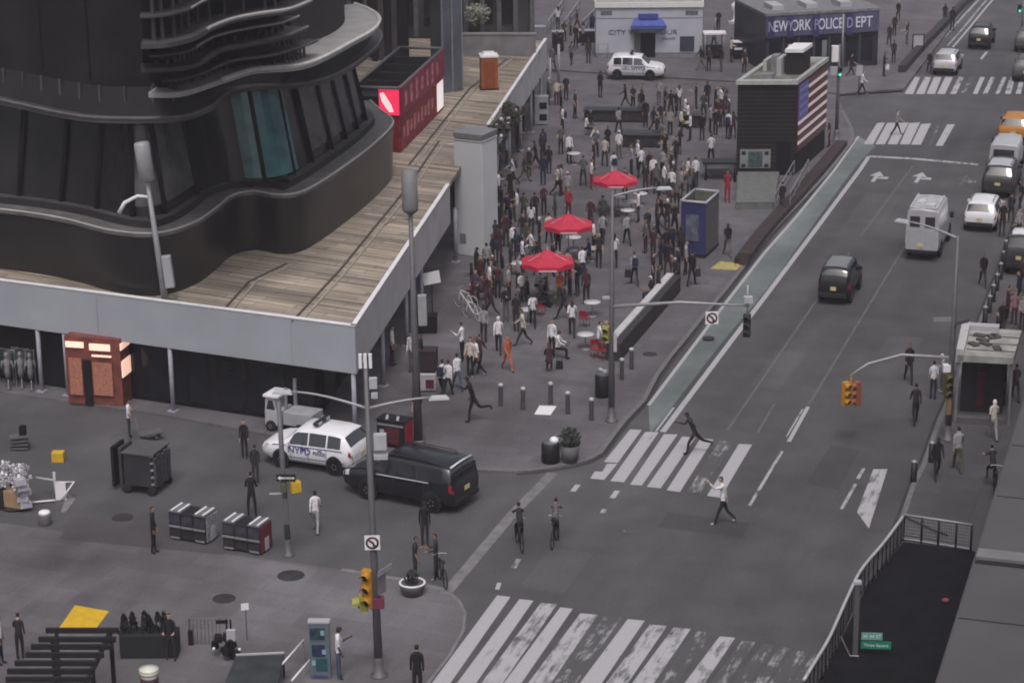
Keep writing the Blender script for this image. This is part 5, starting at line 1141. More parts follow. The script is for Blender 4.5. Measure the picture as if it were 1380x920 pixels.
# roofed kiosk on the east pavement
ke = thing("pavement_kiosk", "dark pavement kiosk under a pale boarded roof beside the east lamp post", "kiosk", tuple(G(1290, 570))); kz = ZT(1290, 570, 478)
A = [G(1290, 478, kz), G(1366, 482, kz), G(1377, 445, kz), G(1298, 440, kz)]; A = [Vector((q.x, q.y, 0)) - Vector((ke.location.x, ke.location.y, 0)) for q in A]
g = MB(); g.prism([(q.x, q.y) for q in A], kz - .3, kz); g.build("roof", mat("kiosk_roof", (.30, .295, .28), .85, 0, .3, 1.5), ke)
g = MB()
def rq(u, v): return A[0].lerp(A[1], u).lerp(A[3].lerp(A[2], u), v)
for v in (.2, .45, .7): a, b = rq(.14, v), rq(1, v); c = (a + b) / 2; g.box((c.x, c.y, kz + .01), ((b - a).length, .08, .03), ang(b - a))
for k in range(7): c = rq(.25 + .07 * k, random.uniform(.25, .7)); g.box((c.x, c.y, kz + .06), (.3, .5, .1), random.random())
g.build("roof_battens", mat("batten_dark", (.07, .066, .066), .85, 0, .3), ke)
g = MB(); P = [rq(u, v) for u, v in ((-.02, 0), (.12, 0), (.12, 1), (-.02, 1))]; g.prism([(q.x, q.y) for q in P], kz - .32, kz + .25); g.build("end_box", M_WHITE if False else mat("end_box_pale", (.42, .41, .42), .6, 0, .15), ke)
g = MB(); P = [rq(u, v) for u, v in ((.12, .88), (.62, .88), (.62, 1), (.12, 1))]; g.prism([(q.x, q.y) for q in P], kz, kz + .22); g.build("roof_beam", M_PALE, ke)
g = MB(); P = [rq(u, v) for u, v in ((.06, .4), (.8, .4), (.8, .95), (.06, .95))]; g.prism([(q.x, q.y) for q in P], 0, kz - .3); g.build("body", mat("kiosk_body", (.022, .02, .026), .6, 0, .35, 1), ke)
g = MB(); a, b = rq(.34, .385), rq(.47, .385); c = (a + b) / 2; g.box((c.x, c.y - .03, 1.1), ((b - a).length, .06, 1.5), ang(b - a)); g.build("red_poster", mat("dull_red_poster", (.08, .012, .024), .5, 0, .3), ke)
g = MB(); a, b = rq(.05, .03), rq(.85, .03); c = (a + b) / 2; g.box((c.x, c.y, .15), ((b - a).length, .35, .3), ang(b - a)); g.build("step", mat("kiosk_step", (.09, .085, .09), .8), ke)
for u in (.02, .97): q = rq(u, .04); g = MB(); g.base(q.x, q.y, 0, kz - .3, .1, .1); g.build("post", M_STEEL, ke)
# ================================================================== benches, bollards and other plaza furniture
def bollard_proto():
    t = thing("bollard", "", "bollard", (0, 0, 0), 0, "steel bollards at the plaza tip")
    g = MB(); g.lathe([(.11, 0), (.10, .03), (.10, .85), (.09, .9)], (0, 0, 0), 12); g.build("shaft", mat("bollard_steel", (.075, .075, .08), .4, .4, .1), t)
    g = MB(); g.lathe([(.10, .9), (.115, .92), (.11, .99), (.05, 1.03), (.005, 1.035)], (0, 0, 0), 12); g.build("cap", M_LAMPH, t); return t
B0 = bollard_proto()
bs = [(675, 546, "bollard farthest left in the row, behind the running man"), (705, 551, "bollard just left of the white ground plate"), (742, 544, "bollard right behind the white ground plate"), (765, 557, "bollard just right of the white ground plate"),
      (797, 566, "bollard nearest the camera, between the white plate and the mast arm lamp"), (825, 531, "bollard touching the black litter bin by the mast arm lamp"), (838, 511, "second bollard from the far end near the long white bench"), (851, 497, "bollard closest to the end of the long white bench and the kerb")]
for i, (x, y, l) in enumerate(bs):
    o = B0 if i == 0 else clone(B0, (0, 0, 0)); o.location = G(x, y); o['label'] = l
# row of dark bollards with pale caps on the east kerb
def dark_b():
    t = thing("kerb_bollard", "", "bollard", (0, 0, 0), 0, "dark bollards along the east kerb")
    g = MB(); g.lathe([(.14, 0), (.13, .05), (.12, .8)], (0, 0, 0), 10); g.build("shaft", M_BLACK, t); g = MB(); g.lathe([(.12, .8), (.13, .86), (.01, .92)], (0, 0, 0), 10); g.build("cap", M_POLEL, t); return t
D0 = dark_b()
es = [(1327, 436), (1333, 421), (1338, 406), (1343, 391), (1348, 376), (1352, 360), (1355, 345)]
for i, (x, y) in enumerate(es):
    o = D0 if i == 0 else clone(D0, (0, 0, 0)); o.location = G(x, y); o['label'] = "dark bollard on the east kerb beyond the pale roofed kiosk, number of steps along %s" % ["nearest the kiosk", "", "", "", "", "", ""][0] if False else ["dark kerb bollard closest to the pale roofed kiosk", "second dark kerb bollard beyond the pale roofed kiosk", "third dark kerb bollard beyond the pale roofed kiosk", "middle bollard of the dark row on the east kerb", "third dark kerb bollard from the far end of the east row", "second dark kerb bollard from the far end of the east row", "farthest bollard of the dark row, next to the parked pale roofed car"][i]
for i, (x, y, l) in enumerate(((1255, 622, "kerb bollard beside the dark walker left of the east lamp post"), (1231, 648, "kerb bollard nearest the corner of the lower right fence"))):
    o = clone(D0, tuple(G(x, y)), 0, l)
# long white bench
ln0, ln1 = G(826, 486), G(908, 392)
wb = thing("stone_bench", "long low white topped bench running along the plaza edge toward the blue booth", "bench", tuple(ln0)); d = ln1 - ln0; dl = d.length; d = unit(d); n = Vector((-d.y, d.x, 0))
g = MB(); P = [d * u + n * v for u, v in ((0, -.35), (dl, -.35), (dl, .35), (0, .35))]; g.prism([(q.x, q.y) for q in P], 0, .86); g.build("shadow_toned_base", mat("bench_base_shadow", (.03, .026, .03), .7), wb)  # base is near black to paint the shadow band along the bench
g = MB(); P = [d * u + n * v for u, v in ((-.05, .0), (dl, .0), (dl, .36), (-.05, .36))]; g.prism([(q.x, q.y) for q in P], .86, .94); g.build("white_seat", mat("bench_white", (.46, .445, .455), .6, 0, .12), wb)
# black benches / counters
def black_counter(label, x0, x1, y, dep=1.3, h=.85, yr=None):
    a, b = G(x0, y), G(x1, yr or y + 1); d = unit(b - a); L = (b - a).length; t = thing("black_counter", label, "counter", tuple(a), ang(d), "black counters on the plaza")
    g = MB(); g.base(L / 2, dep / 2, h - .12, h, L, dep, 0, .02); g.build("top", mat("counter_black", (.02, .018, .022), .45, 0, .2), t)
    g = MB(); g.base(L / 2, .12, .1, h - .12, L * .96, .1); g.build("front_panel", mat("counter_panel", (.026, .023, .028), .6, 0, .3), t)
    for s in (.03, .97): g = MB(); g.base(L * s, dep / 2, 0, h - .12, .12, dep * .9); g.build("leg", M_BLACK, t)
    g = MB(); g.base(L * .62, dep * .45, h, h + .05, L * .35, .12); g.build("pale_strip", M_POLE, t)
black_counter("long black counter farthest back on the plaza left of the crowd", 786, 872, 165); black_counter("short black counter among the crowd in front of the pavilion", 915, 944, 172); black_counter("black counter nearest the far red umbrella", 838, 889, 199, 1.6)
# black steel table frame near the kiosk
a, b = G(951, 243), G(990, 245); ft = thing("steel_gantry", "black open steel frame table left of the dark flag kiosk", "frame", tuple(a)); d = b - a
g = MB()
for q in (Vector((0, 0, 0)), d, Vector((.1, 1.0, 0)), d + Vector((.1, 1.0, 0))): g.tube([q, q + Vector((0, 0, 1.0))], .07, 6)
g.build("legs", M_BLACK, ft); g = MB(); g.box((d.x / 2, .5, 1.05), (d.length + .3, 1.2, .12)); g.box((d.x / 2, .5, .45), (d.length * .8, .9, .06)); g.build("shelf", M_BLACK, ft)
# red umbrellas with tables
def umbrella():
    t = thing("market_umbrella", "", "umbrella", (0, 0, 0), 0, "red umbrellas on the plaza")
    M_U = mat("red_canvas", (.46, .022, .055), .7, 0, .1, 2); g = MB(); n = 8; R_ = 1.5
    rim = [Vector((R_ * math.cos(2 * math.pi * (k + .5) / n), R_ * math.sin(2 * math.pi * (k + .5) / n), 2.15)) for k in range(n)]
    for k in range(n):
        a, b = rim[k], rim[(k + 1) % n]; top = Vector((0, 0, 2.72)); m1, m2 = a.lerp(top, .5) - Vector((0, 0, .05)), b.lerp(top, .5) - Vector((0, 0, .05)); c = (a + b) / 2 + Vector((0, 0, .05))
        g.face([a, c, (m1 + m2) / 2, m1]); g.face([c, b, m2, (m1 + m2) / 2]); g.face([m1, (m1 + m2) / 2, top]); g.face([(m1 + m2) / 2, m2, top])
        g.face([a - Vector((0, 0, .2)), b - Vector((0, 0, .2)), b, c, a])
    g.build("canopy", M_U, t)
    g = MB(); a, b = rim[5] - Vector((0, 0, .16)), rim[6 - 1 + 0] - Vector((0, 0, .16)); a, b = rim[4 + 1], rim[4 + 2]; o_ = Vector((0, -.012, 0))
    q0, q1 = a.lerp(b, .08) + o_, a.lerp(b, .92) + o_; g.face([q0 - Vector((0, 0, .19)), q1 - Vector((0, 0, .19)), q1 - Vector((0, 0, .11)), q0 - Vector((0, 0, .11))]); g.build("valance_lettering", mat("valance_pink", (.62, .4, .42), .7), t)
    g = MB(); g.tube([(0, 0, .05), (0, 0, 2.85)], .03, 7); g.build("pole", M_STEEL, t); g = MB(); g.lathe([(.32, 0), (.3, .06), (.05, .1)], (0, 0, 0), 12); g.build("base_plate", M_DARK2, t)
    g = MB()
    for k in range(n): g.tube([Vector((0, 0, 2.68)), rim[k] - Vector((0, 0, .03))], .012, 4)
    g.build("ribs", M_STEEL, t); return t
U0_ = umbrella()
for i, (x, y, s, l) in enumerate(((738, 410, 1.0, "red umbrella nearest the camera, over people in orange shirts"), (766, 356, .98, "middle red umbrella of the three, left of the lamp post"), (829, 291, .95, "red umbrella farthest away, amid the dense crowd"))):
    o = U0_ if i == 0 else clone(U0_, (0, 0, 0)); o.location = G(x, y); o['label'] = l; o.scale = (s * .93, s * .93, s * 1.05)
def cafe_table():
    t = thing("cafe_table", "", "table", (0, 0, 0), 0, "white cafe tables on the plaza"); g = MB(); g.lathe([(.42, .72), (.42, .75), (.01, .755)], (0, 0, 0), 16); g.build("table_top", mat("table_white", (.5, .49, .5), .5, 0, .08), t)
    g = MB(); g.tube([(0, 0, .03), (0, 0, .72)], .03, 6); g.lathe([(.25, 0), (.22, .03), (.03, .05)], (0, 0, 0), 10); g.build("pedestal", M_STEEL, t); return t
T0 = cafe_table()
ct = [(798, 426, "white cafe table standing alone left of the mast arm lamp"), (712, 436, "white cafe table in front of the nearest red umbrella group"), (833, 282, "white table just below the far red umbrella"), (851, 288, "white table right of and below the far red umbrella"), (846, 300, "white table nearest the camera of the group below the far umbrella"), (863, 277, "white table farthest right below the far red umbrella"),
      (773, 222, "white table in the crowd left of the far red umbrella"), (773, 337, "white table under the front edge of the middle red umbrella"), (795, 352, "white table right of the middle red umbrella by the lamp post"), (697, 372, "white table left of the nearest red umbrella"), (789, 470, "grey white table beside the seated group at the white bench end")]
for i, (x, y, l) in enumerate(ct):
    o = T0 if i == 0 else clone(T0, (0, 0, 0)); o.location = G(x, y); o['label'] = l
def cafe_chair(m):
    t = thing("cafe_chair", "", "chair", (0, 0, 0), 0, "cafe chairs on the plaza"); g = MB(); g.box((0, 0, .45), (.42, .42, .03)); g.build("seat", m, t); g = MB(); g.box((0, .2, .72), (.4, .03, .28)); g.build("backrest", m, t)
    for x in (-.18, .18):
        for y in (-.18, .18): g = MB(); g.tube([(x, y, 0), (x, y, .45 if y < 0 else .86)], .014, 5); g.build("leg", m, t)
    return t
C0 = cafe_chair(M_RED)
for i, (x, y, r, l) in enumerate(((803, 482, .4, "red cafe chair at the near end of the white bench, left one"), (814, 484, 2.0, "red cafe chair against the white bench end, right one"), (728, 425, 1.2, "red chair at the table under the nearest umbrella"), (788, 440, 2.6, "red chair by the lone cafe table near the lamp"), (640, 408, .3, "red chair in the group by the bicycles left of the umbrellas"))):
    o = C0 if i == 0 else clone(C0, (0, 0, 0)); o.location = G(x, y); o.rotation_euler = (0, 0, r); o['label'] = l
# litter bins
def bin_(label, x, y, r=.32, h=.95, m=None, top=None, z=0.0, name="litter_bin"):
    t = thing(name, label, "bin", tuple(G(x, y, z))); g = MB(); g.lathe([(r * .92, 0), (r, .06), (r, h), (r * .9, h + .03)], (0, 0, 0), 14); g.build("body", m or M_BLACK, t)
    g = MB(); g.lathe([(r * .95, h + .02), (r * .8, h + .12), (r * .3, h + .17), (.01, h + .17)], (0, 0, 0), 14); g.build("lid", top or M_POLE, t); return t
t = bin_("black litter bin topped with rubbish beside the mast arm lamp", 812, 534, .34, 1.0); 
g = MB(); [g.ball((random.uniform(-.2, .2), random.uniform(-.2, .2), 1.2), .1, 6) for _ in range(6)]; g.build("litter", M_PALE, t)
t = bin_("dark bin with white bag standing left of the grey planter on the curved kerb", 742, 622, .38, .8); g = MB(); g.ball((.15, -.1, .98), (.2, .2, .16), 8); g.build("white_bag", M_WHITE, t)
t = thing("kerb_planter", "tapered grey planter with dark plant on the curved kerb of the plaza tip", "planter", tuple(G(768, 622))); g = MB(); g.lathe([(.3, 0), (.42, .75), (.36, .75), (.34, .65)], (0, 0, 0), 4 * 3); g.build("pot", mat("planter_concrete", (.1, .097, .1), .8, 0, .2), t)
g = MB(); leaf_cloud(g, (0, 0, 1.0), .45, 220, .1, 1.1); g.build("plant", [M_FOL, mat("plant_mid", (.035, .04, .03), .8)], t)
t = thing("round_planter", "round planter with white rim and dark plant on the near corner", "planter", tuple(G(556, 800, ROAD))); g = MB(); g.lathe([(.36, 0), (.44, .3), (.47, .42)], (0, 0, 0), 20); g.build("pot", mat("pot_grey", (.09, .085, .09), .8), t)
g = MB(); g.lathe([(.42, .43), (.47, .42), (.49, .46), (.45, .49), (.41, .46)], (0, 0, 0), 24, caps=False); g.build("rim", M_WHITE, t); g = MB(); g.lathe([(.43, .41), (.01, .43)], (0, 0, 0), 16); g.build("soil", M_SOIL, t); g = MB(); leaf_cloud(g, (0, 0, .62), .28, 120, .07, 1.2); g.build("plant", [M_FOL, M_SOIL], t)
# dark maroon box, sign boards and small plaza objects
def boxthing(name, label, cat, x, y, w, d, h, m, rz=0.0, z=0.0, top=None):
    t = thing(name, label, cat, tuple(G(x, y, z)), rz); g = MB(); g.base(0, d / 2, 0.06, h, w, d, 0, .02); g.build("body", m, t); g = MB(); g.base(0, d / 2, h, h + .06, w * 1.05, d * 1.05, 0, .015); g.build("lid", top or m, t); g = MB(); g.base(0, d / 2, 0, .06, w * .9, d * .9); g.build("feet", M_BLACK, t); return t
boxthing("street_cabinet", "dark maroon box cabinet by the antenna pole under the side fascia", "cabinet", 576, 503, .75, .8, 1.0, mat("maroon_dark", (.03, .018, .024), .6, 0, .2), ang(BWAY) - math.pi / 2)
t = boxthing("notice_box", "white framed notice box with dull red centre beside the antenna pole", "sign", 577, 528, .7, .25, .75, M_PALE); g = MB(); g.box((.08, -.02, .38), (.36, .04, .4)); g.build("red_panel", M_MAROON, t)
t = thing("hanging_sign", "tilted white sign panel hanging under the side of the shed", "sign", tuple(G(582, 398, 1.0))); o = board(t, "panel", (0, 0, .9), .85, .62, .2, M_WHITE); o.rotation_euler = (0, rad(-8), .2); g = MB(); g.tube([(0, .05, -1.0), (0, .05, 1.2)], .03, 5); g.build("stand", M_DARK2, t)
t = boxthing("news_box", "red sided newspaper box between the antenna pole and the black van", "newspaper box", 527, 603, 1.3, .75, 1.15, M_BLACK, ang(FDIR) + math.pi, 0.0)
g = MB(); g.base(.67, .375, .08, 1.15, .03, .7); g.build("red_side", M_RED, t); g = MB(); [g.box((-.3 + .5 * k, .3, 1.225), (.1, .5, .03), .4) for k in range(2)]; g.build("pale_hatch", M_PALE, t); g = MB(); g.box((.05, -.015, .55), (.7, .03, .7)); g.build("red_front", M_MAROON, t); g = MB(); g.box((-.4, -.02, .6), (.2, .03, .35)); g.build("pale_sticker", M_PALE, t); g = MB(); g.box((0, -.02, 1.0), (1.2, .03, .08)); g.build("handle_bar", M_STEEL, t)
t = boxthing("display_case", "two tier grey display case at the shed edge below the far fascia", "display case", 730, 169, .9, .6, 1.9, M_POLEL)
for z in (.55, 1.35): g = MB(); g.box((.1, -.02, z), (.5, .04, .42)); g.build("dark_window", M_DARK, t)
boxthing("street_cabinet", "black vendor cart of stacked goods in the passage beside the antenna pole", "cabinet", 575, 450, 1.0, .8, .8, M_DARK)
# far carts and pale framed stalls
for x, y, w, l in ((996, 80, .85, "far white topped food cart right of the pavilion"), (1013, 78, .9, "dark cart with pale top behind the flag kiosk roof")):
    t = boxthing("food_cart", l, "cart", x, y, w, .9, 1.25, M_DARK, 0, .1, M_WHITE); g = MB(); g.box((0, -.02, .8), (w * .9, .04, .16)); g.build("pale_band", M_WHITE, t)
t = thing("pale_frame_stall", "pale tubular frame stall right of the pavilion", "stall", tuple(G(963, 80, .1)))
g = MB(); [g.tube([(x, y, 0), (x, y, 1.9)], .06, 6) for x in (-.75, .65) for y in (0, 1)]; g.build("posts", M_STEEL, t); g = MB(); g.box((0, .5, 1.95), (1.7, 1.2, .12)); g.build("top", M_WHITE, t); g = MB(); g.box((0, .5, .5), (1.2, .8, .9)); g.build("goods", M_DARK, t)
t = thing("white_statue", "bright white figure shaped display at the top between pavilion and police station", "statue", tuple(G(990, 32, .1)))
g = MB(); g.lathe([(.3, 0), (.3, .25), (.12, .35), (.1, .9), (.28, 1.3), (.3, 1.6), (.1, 1.75), (.14, 1.9), (.01, 2.0)], (0, 0, 0), 12, sy=.7); g.build("figure", M_WHITE, t); g = MB(); g.box((0, 0, .1), (1.0, .6, .2)); g.build("base", M_PALE, t)
# newspaper rack clusters
def news_rack(label, x, y, side):
    hd = unit(G(362, 752, ROAD) - G(302, 742, ROAD)); t = thing("news_rack", label, "newspaper rack", tuple(G(x, y, ROAD)), ang(hd), "black newspaper racks"); L, h, dp = 1.62, 1.12, .85
    g = MB(); g.base(L / 2, dp / 2, .08, h, L, dp, 0, .02); g.build("cabinet", mat("rack_black", (.016, .014, .018), .5, 0, .2), t)
    g = MB(); [g.base(u, .12, 0, .1, .12, .2) for u in (.2, L - .2)]; g.build("feet", M_BLACK, t)
    for u in (.28, L - .28):
        g = MB(); g.box((u, dp / 2, h + .03), (.5, dp, .06)); c = g.build("roof_hatch", mat("hatch_grey", (.16, .155, .165), .5, .2, .1), t); 
        for k in (-.16, .16): g = MB(); g.box((u + k, dp / 2, h + .075), (.07, dp * .95, .03), -.0); g.build("hatch_bar", M_WHITE, c)
    for k in range(3):
        u = .27 + k * .54
        g = MB(); g.box((u, -.015, .86), (.46, .03, .36)); g.build("display_door", mat("door_glass", (.04, .04, .05), .25, 0, .4, 3), t); g = MB(); g.box((u, -.05, .58), (.5, .06, .07)); g.build("handle_bar", M_STEEL, t); g = MB(); g.box((u, -.012, .3), (.46, .02, .34)); g.build("lower_door", mat("rack_door", (.024, .021, .026), .6, 0, .3), t)
        if k != 1: g = MB(); g.box((u, -.03, .12), (.4, .05, .06)); g.build("label_strip", M_STEEL, t)
    g = MB(); g.box((L + .015, dp / 2, .6), (.03, dp * .96, 1.0)); s = g.build("side_poster", side, t); g = MB(); g.box((L + .035, dp * .5, .35), (.02, .3, .5)); g.build("poster_mark", M_PALE, s)
news_rack("black newspaper rack with pale side poster, left of the red sided one", 229, 726, mat("side_pale", (.24, .23, .25), .5, 0, .5, 6)); news_rack("black newspaper rack with red end panel by the sign pole", 301, 740, mat("side_red", (.13, .016, .025), .5, 0, .2))
# dark covered cart
hd = ang(G(215, 672, ROAD) - G(150, 664, ROAD)); t = thing("vendor_cart", "dark covered vendor cart standing alone on the side street at the left", "cart", tuple(G(146, 662, ROAD)), hd)
g = MB(); g.base(1.35, .8, .35, 1.7, 1.25, 1.5, 0, .05); g.build("body", mat("cart_dark", (.026, .026, .03), .6, 0, .3, 1), t); g = MB(); g.base(1.35, .8, 1.7, 1.76, 1.35, 1.6); g.build("roof", mat("cart_roof", (.075, .072, .075), .6, 0, .2), t)
for u in (.15, .5): g = MB(); g.base(u, .7, .15, 1.85, .14, 1.0, 0, .04); g.build("side_panel", mat("cart_side", (.045, .043, .045), .6, 0, .3) if u > .3 else M_BLACK, t)
g = MB(); [g.box((2.02 + .06, .2 + .28 * k, 1.0), (.1, .2, 1.2 + .12 * (k % 2))) for k in range(5)]; g.build("hanging_goods", mat("goods_dark", (.05, .045, .055), .7, 0, .6, 6), t); [MB().box((1.98, .1, .5 + .3 * k), (.12, .1, .08)).build("clip", M_POLEL, t) for k in range(5)]
for u, v in ((.8, .1), (1.9, .1), (.8, 1.5), (1.9, 1.5)): wheel(t, u, v, .2, .1)
# flower cart, barricade, crates
t = thing("souvenir_cart", "cart heaped with white goods and a tan carton at the left edge", "cart", tuple(G(10, 690, ROAD)), ang(STR)); 
g = MB(); g.base(.1, .5, .15, .85, .85, .8, 0, .03); g.build("tan_carton", mat("carton_tan", (.3, .19, .11), .8, 0, .2), t); g = MB(); g.base(-.6, .5, .1, .9, .8, .9); g.build("dark_side", M_DARK2, t); g = MB(); g.lathe([(.5, 0), (.5, .1)], (0, .5, .02), 14); g.build("base", M_SOIL, t)
g = MB()
for k in range(16): leaf_cloud(g, (random.uniform(-1.0, .6), random.uniform(0, 1.1), random.uniform(.95, 1.6)), .24, 60, .075)
for k in range(26): g.mi = random.choice((0, 1, 2, 2)); g.box((random.uniform(-1.0, .6), random.uniform(0, 1.1), random.uniform(.9, 1.55)), (.16, .14, .14), random.random(), .8, .02)
o = g.build("white_goods", [M_PALE, M_WHITE, mat("goods_grey", (.12, .115, .125), .7, 0, .4)], t)
g = MB(); [g.box((.62 + random.uniform(-.12, .12), .3 + random.uniform(-.2, .2), .3 + .26 * k), (.5, .5, .28), random.random(), .85, .05) for k in range(5)]; g.build("pale_bag", mat("bag_lilac", (.33, .31, .36), .7, 0, .2, 4), t)
t = thing("barricade", "white rail barricade with triangular end beside the white goods cart", "barricade", tuple(G(48, 672, ROAD))); e = G(101, 672, ROAD) - t.location
g = MB(); a = Vector((0, .4, .75)); b = Vector((e.x * .5, e.y + .2, .72)); g.tube([a, b], .05, 6); g.tube([(e.x * .5, .1, 0), (e.x * .5, .1, 1.1)], .06, 6); g.build("rail", M_PALE, t)
g = MB(); g.box((e.x * .66, -.1, .36), (.42, .06, .72)); g.build("white_panel", M_WHITE, t); g = MB(); g.tube([(e.x * .55, -.1, .74), (e.x, 0, .72), (e.x * .68, -.25, .05)], .045, 6); g.tube([(0, -.6, .1), (e.x * .55, -.4, .1)], .04, 6); g.build("triangle_frame", M_WHITE, t)
t = bin_("small round stool bin with white top beside the barricade", 61, 706, .26, .42, M_POLE, M_WHITE, ROAD, "round_bin")
g = MB(); g.base(0, 0, 0, .42, .5, .42, 0, .03); tag(g.build("yellow_crate", M_YELLOW, None, G(79, 621, ROAD)), "small bright yellow crate alone on the side street at the left", "crate")
t = thing("folded_chair_stack", "dark grey stack of folded gear at the left edge above the white goods cart", "stack", tuple(G(27, 605, ROAD))); g = MB(); [g.box((0, 0, .1 + .16 * k), (.75, .5, .07), .1 * k) for k in range(4)]; g.build("slats", M_POLE, t); g = MB(); g.base(.15, .1, .6, 1.0, .25, .3); g.build("dark_bag", M_DARK, t)
t = thing("hand_cart", "flat hand cart beside the worker in white under the shed front", "cart", tuple(G(203, 590, 0))); g = MB(); g.box((0, 0, .25), (1.0, .55, .06), .5); g.build("deck", M_POLE, t); g = MB(); g.tube([(-.45, -.25, .25), (-.55, -.3, 1.0)], .03, 5); g.build("handle", M_STEEL, t); [wheel(t, x, y, .1, .05) for x in (-.3, .3) for y in (-.2, .2)]
# ------------------------------------------------------------------ bottom left vendor corner
pz = 2.35; pg = thing("pergola", "black slatted pergola roof with two posts at the lower left corner", "pergola", tuple(G(90, 920, ROAD)))
rows = [(62, 160, 849), (52, 156, 861), (42, 152, 871), (35, 140, 882), (20, 132, 893), (10, 126, 904), (8, 120, 915), (0, 118, 926), (-6, 114, 938)]
g = MB()
for x0, x1, y in rows:
    a, b = G(x0, y, pz) - pg.location, G(x1, y, pz) - pg.location; c = (a + b) / 2; s_ = MB(); s_.box((c.x, c.y, c.z), ((b - a).length, .12, .16), ang(b - a)); s_.build("slat", mat("pergola_black", (.013, .012, .014), .6, 0, .2), pg)
for xa, xb, ya, yb in ((76, 82, 849, 938), (150, 108, 849, 938)):
    a, b = G(xa, ya, pz - .15) - pg.location, G(xb, yb, pz - .15) - pg.location; s_ = MB(); c = (a + b) / 2; s_.box((c.x, c.y, c.z), ((b - a).length, .12, .14), ang(b - a)); s_.build("beam", M_BLACK, pg)
for x, y in ((149, 852), (124, 892), (70, 852)):
    a = G(x, y, pz) - pg.location; s_ = MB(); s_.base(a.x, a.y, 0, pz - .08, .13, .13); s_.build("post", M_BLACK, pg)
t = thing("shrub_planter", "black planter box of dark spiky upright shrubs behind the lower left pergola", "planter", tuple(G(163, 888, ROAD)))
g = MB(); g.base(.95, .4, 0, .85, 1.95, .75, 0, .03); g.build("box", mat("planter_black", (.013, .014, .016), .7, 0, .2), t)
for k, (u, h, ln) in enumerate(((.12, 1.45, 0), (.42, 1.5, .02), (.85, 1.55, .04), (1.05, 1.4, .12), (1.35, 1.5, .1), (1.6, 1.3, .2), (1.75, 1.5, .3))):
    g = MB()
    for j in range(130):
        z = random.random() ** .8; r = .17 * (1 - z) ** .7 + .02; a = random.uniform(0, 6.28); p = Vector((u - ln * z + r * math.cos(a) * random.random() ** .5, .4 + r * math.sin(a), .75 + (h - .75) * z)); k2 = .06
        g.face([p + Vector((random.uniform(-k2, k2), random.uniform(-k2, k2), -.08)), p + Vector((k2 * math.cos(a), k2 * math.sin(a), .0)), p + Vector((0, 0, .12))])
    g.build("spiky_shrub", mat("spiky_dark", (.012, .012, .013), .8, 0, .4, 6), t)
t = bin_("dark red round bin stacked with white lids at the bottom between pergola and shrubs", 203, 940, .3, .75, mat("bin_maroon", (.05, .018, .024), .6, 0, .2), M_WHITE, ROAD, "round_bin"); g = MB(); g.lathe([(.31, .9), (.32, .93), (.32, .97), (.3, 1.0), (.32, 1.03), (.32, 1.06), (.01, 1.12)], (0, 0, 0), 16); g.build("stacked_lids", mat("lid_cream", (.6, .58, .5), .5, 0, .05), t)
t = thing("wire_rack", "thin wire display rack between the spiky shrubs and the sign on a stick", "rack", tuple(G(274, 868, ROAD))); g = MB(); [g.tube([(-.45 + .13 * k, 0, 0), (-.45 + .13 * k, .1, .95)], .012 if k else .035, 4) for k in range(9)]; [g.tube([(-.45, .02, z), (.6, .05, z)], .012, 4) for z in (.15, .5, .8, .95)]; g.build("wires", M_POLE, t); g = MB(); g.base(-.42, 0, 0, .55, .16, .14); g.build("dark_box", M_DARK2, t)
t = thing("stick_sign", "white square sign on a thin stick beside the vendor gear at the bottom", "sign", tuple(G(333, 862, ROAD))); g = MB(); g.tube([(0, 0, 0), (0, 0, 1.15)], .022, 5); g.build("stick", M_POLE, t); board(t, "white_panel", (-.02, 0, 1.25), .26, .24, .2, M_WHITE)
t = thing("vendor_table", "dark green grey vendor table with gear at the bottom of the picture", "table", tuple(G(352, 925, ROAD))); a, b, c, d = [G(x, y, .75) - t.location for x, y in ((318, 883), (383, 880), (368, 950), (290, 950))]; g = MB(); g.prism([(q.x, q.y) for q in (a, b, c, d)], .7, .85); g.build("table_top", mat("table_dark", (.032, .036, .038), .6, 0, .3, 1.5), t)
for q in (a, b, c, d): g = MB(); g.base(q.x * .95, q.y * .95, 0, .7, .07, .07); g.build("leg", M_DARK2, t)
g = MB(); q = (a + b) / 2; g.box((q.x, q.y, .88), ((b - a).length, .08, .05), ang(b - a)); g.build("pale_edge", M_PALE, t)
t = thing("vendor_gear", "black heap of camera like gear and bags left of the dark table at the bottom", "gear", tuple(G(306, 888, ROAD)))
for k in range(9): g = MB(); q = Vector((random.uniform(-.45, .55), random.uniform(-.25, .5), random.uniform(.15, .7))); g.box(q, (random.uniform(.15, .35), random.uniform(.15, .3), random.uniform(.15, .4)), random.random(), .8, .03); g.build("black_case", M_BLACK if k % 3 else M_DARK2, t)
g = MB(); g.base(.0, .3, .6, 1.35, .06, .06); g.box((-.15, .3, 1.25), (.4, .05, .12)); g.box((.14, .3, 1.1), (.06, .05, .45)); g.build("tripod_head", M_BLACK, t); g = MB(); g.base(.15, .2, .6, 1.0, .3, .15); g.build("pale_screen", M_PALE, t)
for q in ((-.4, -.2, .5), (.45, -.1, .42), (.1, -.1, .35)): g = MB(); g.ball(q, .06, 6); g.build("white_cap", M_WHITE, t)
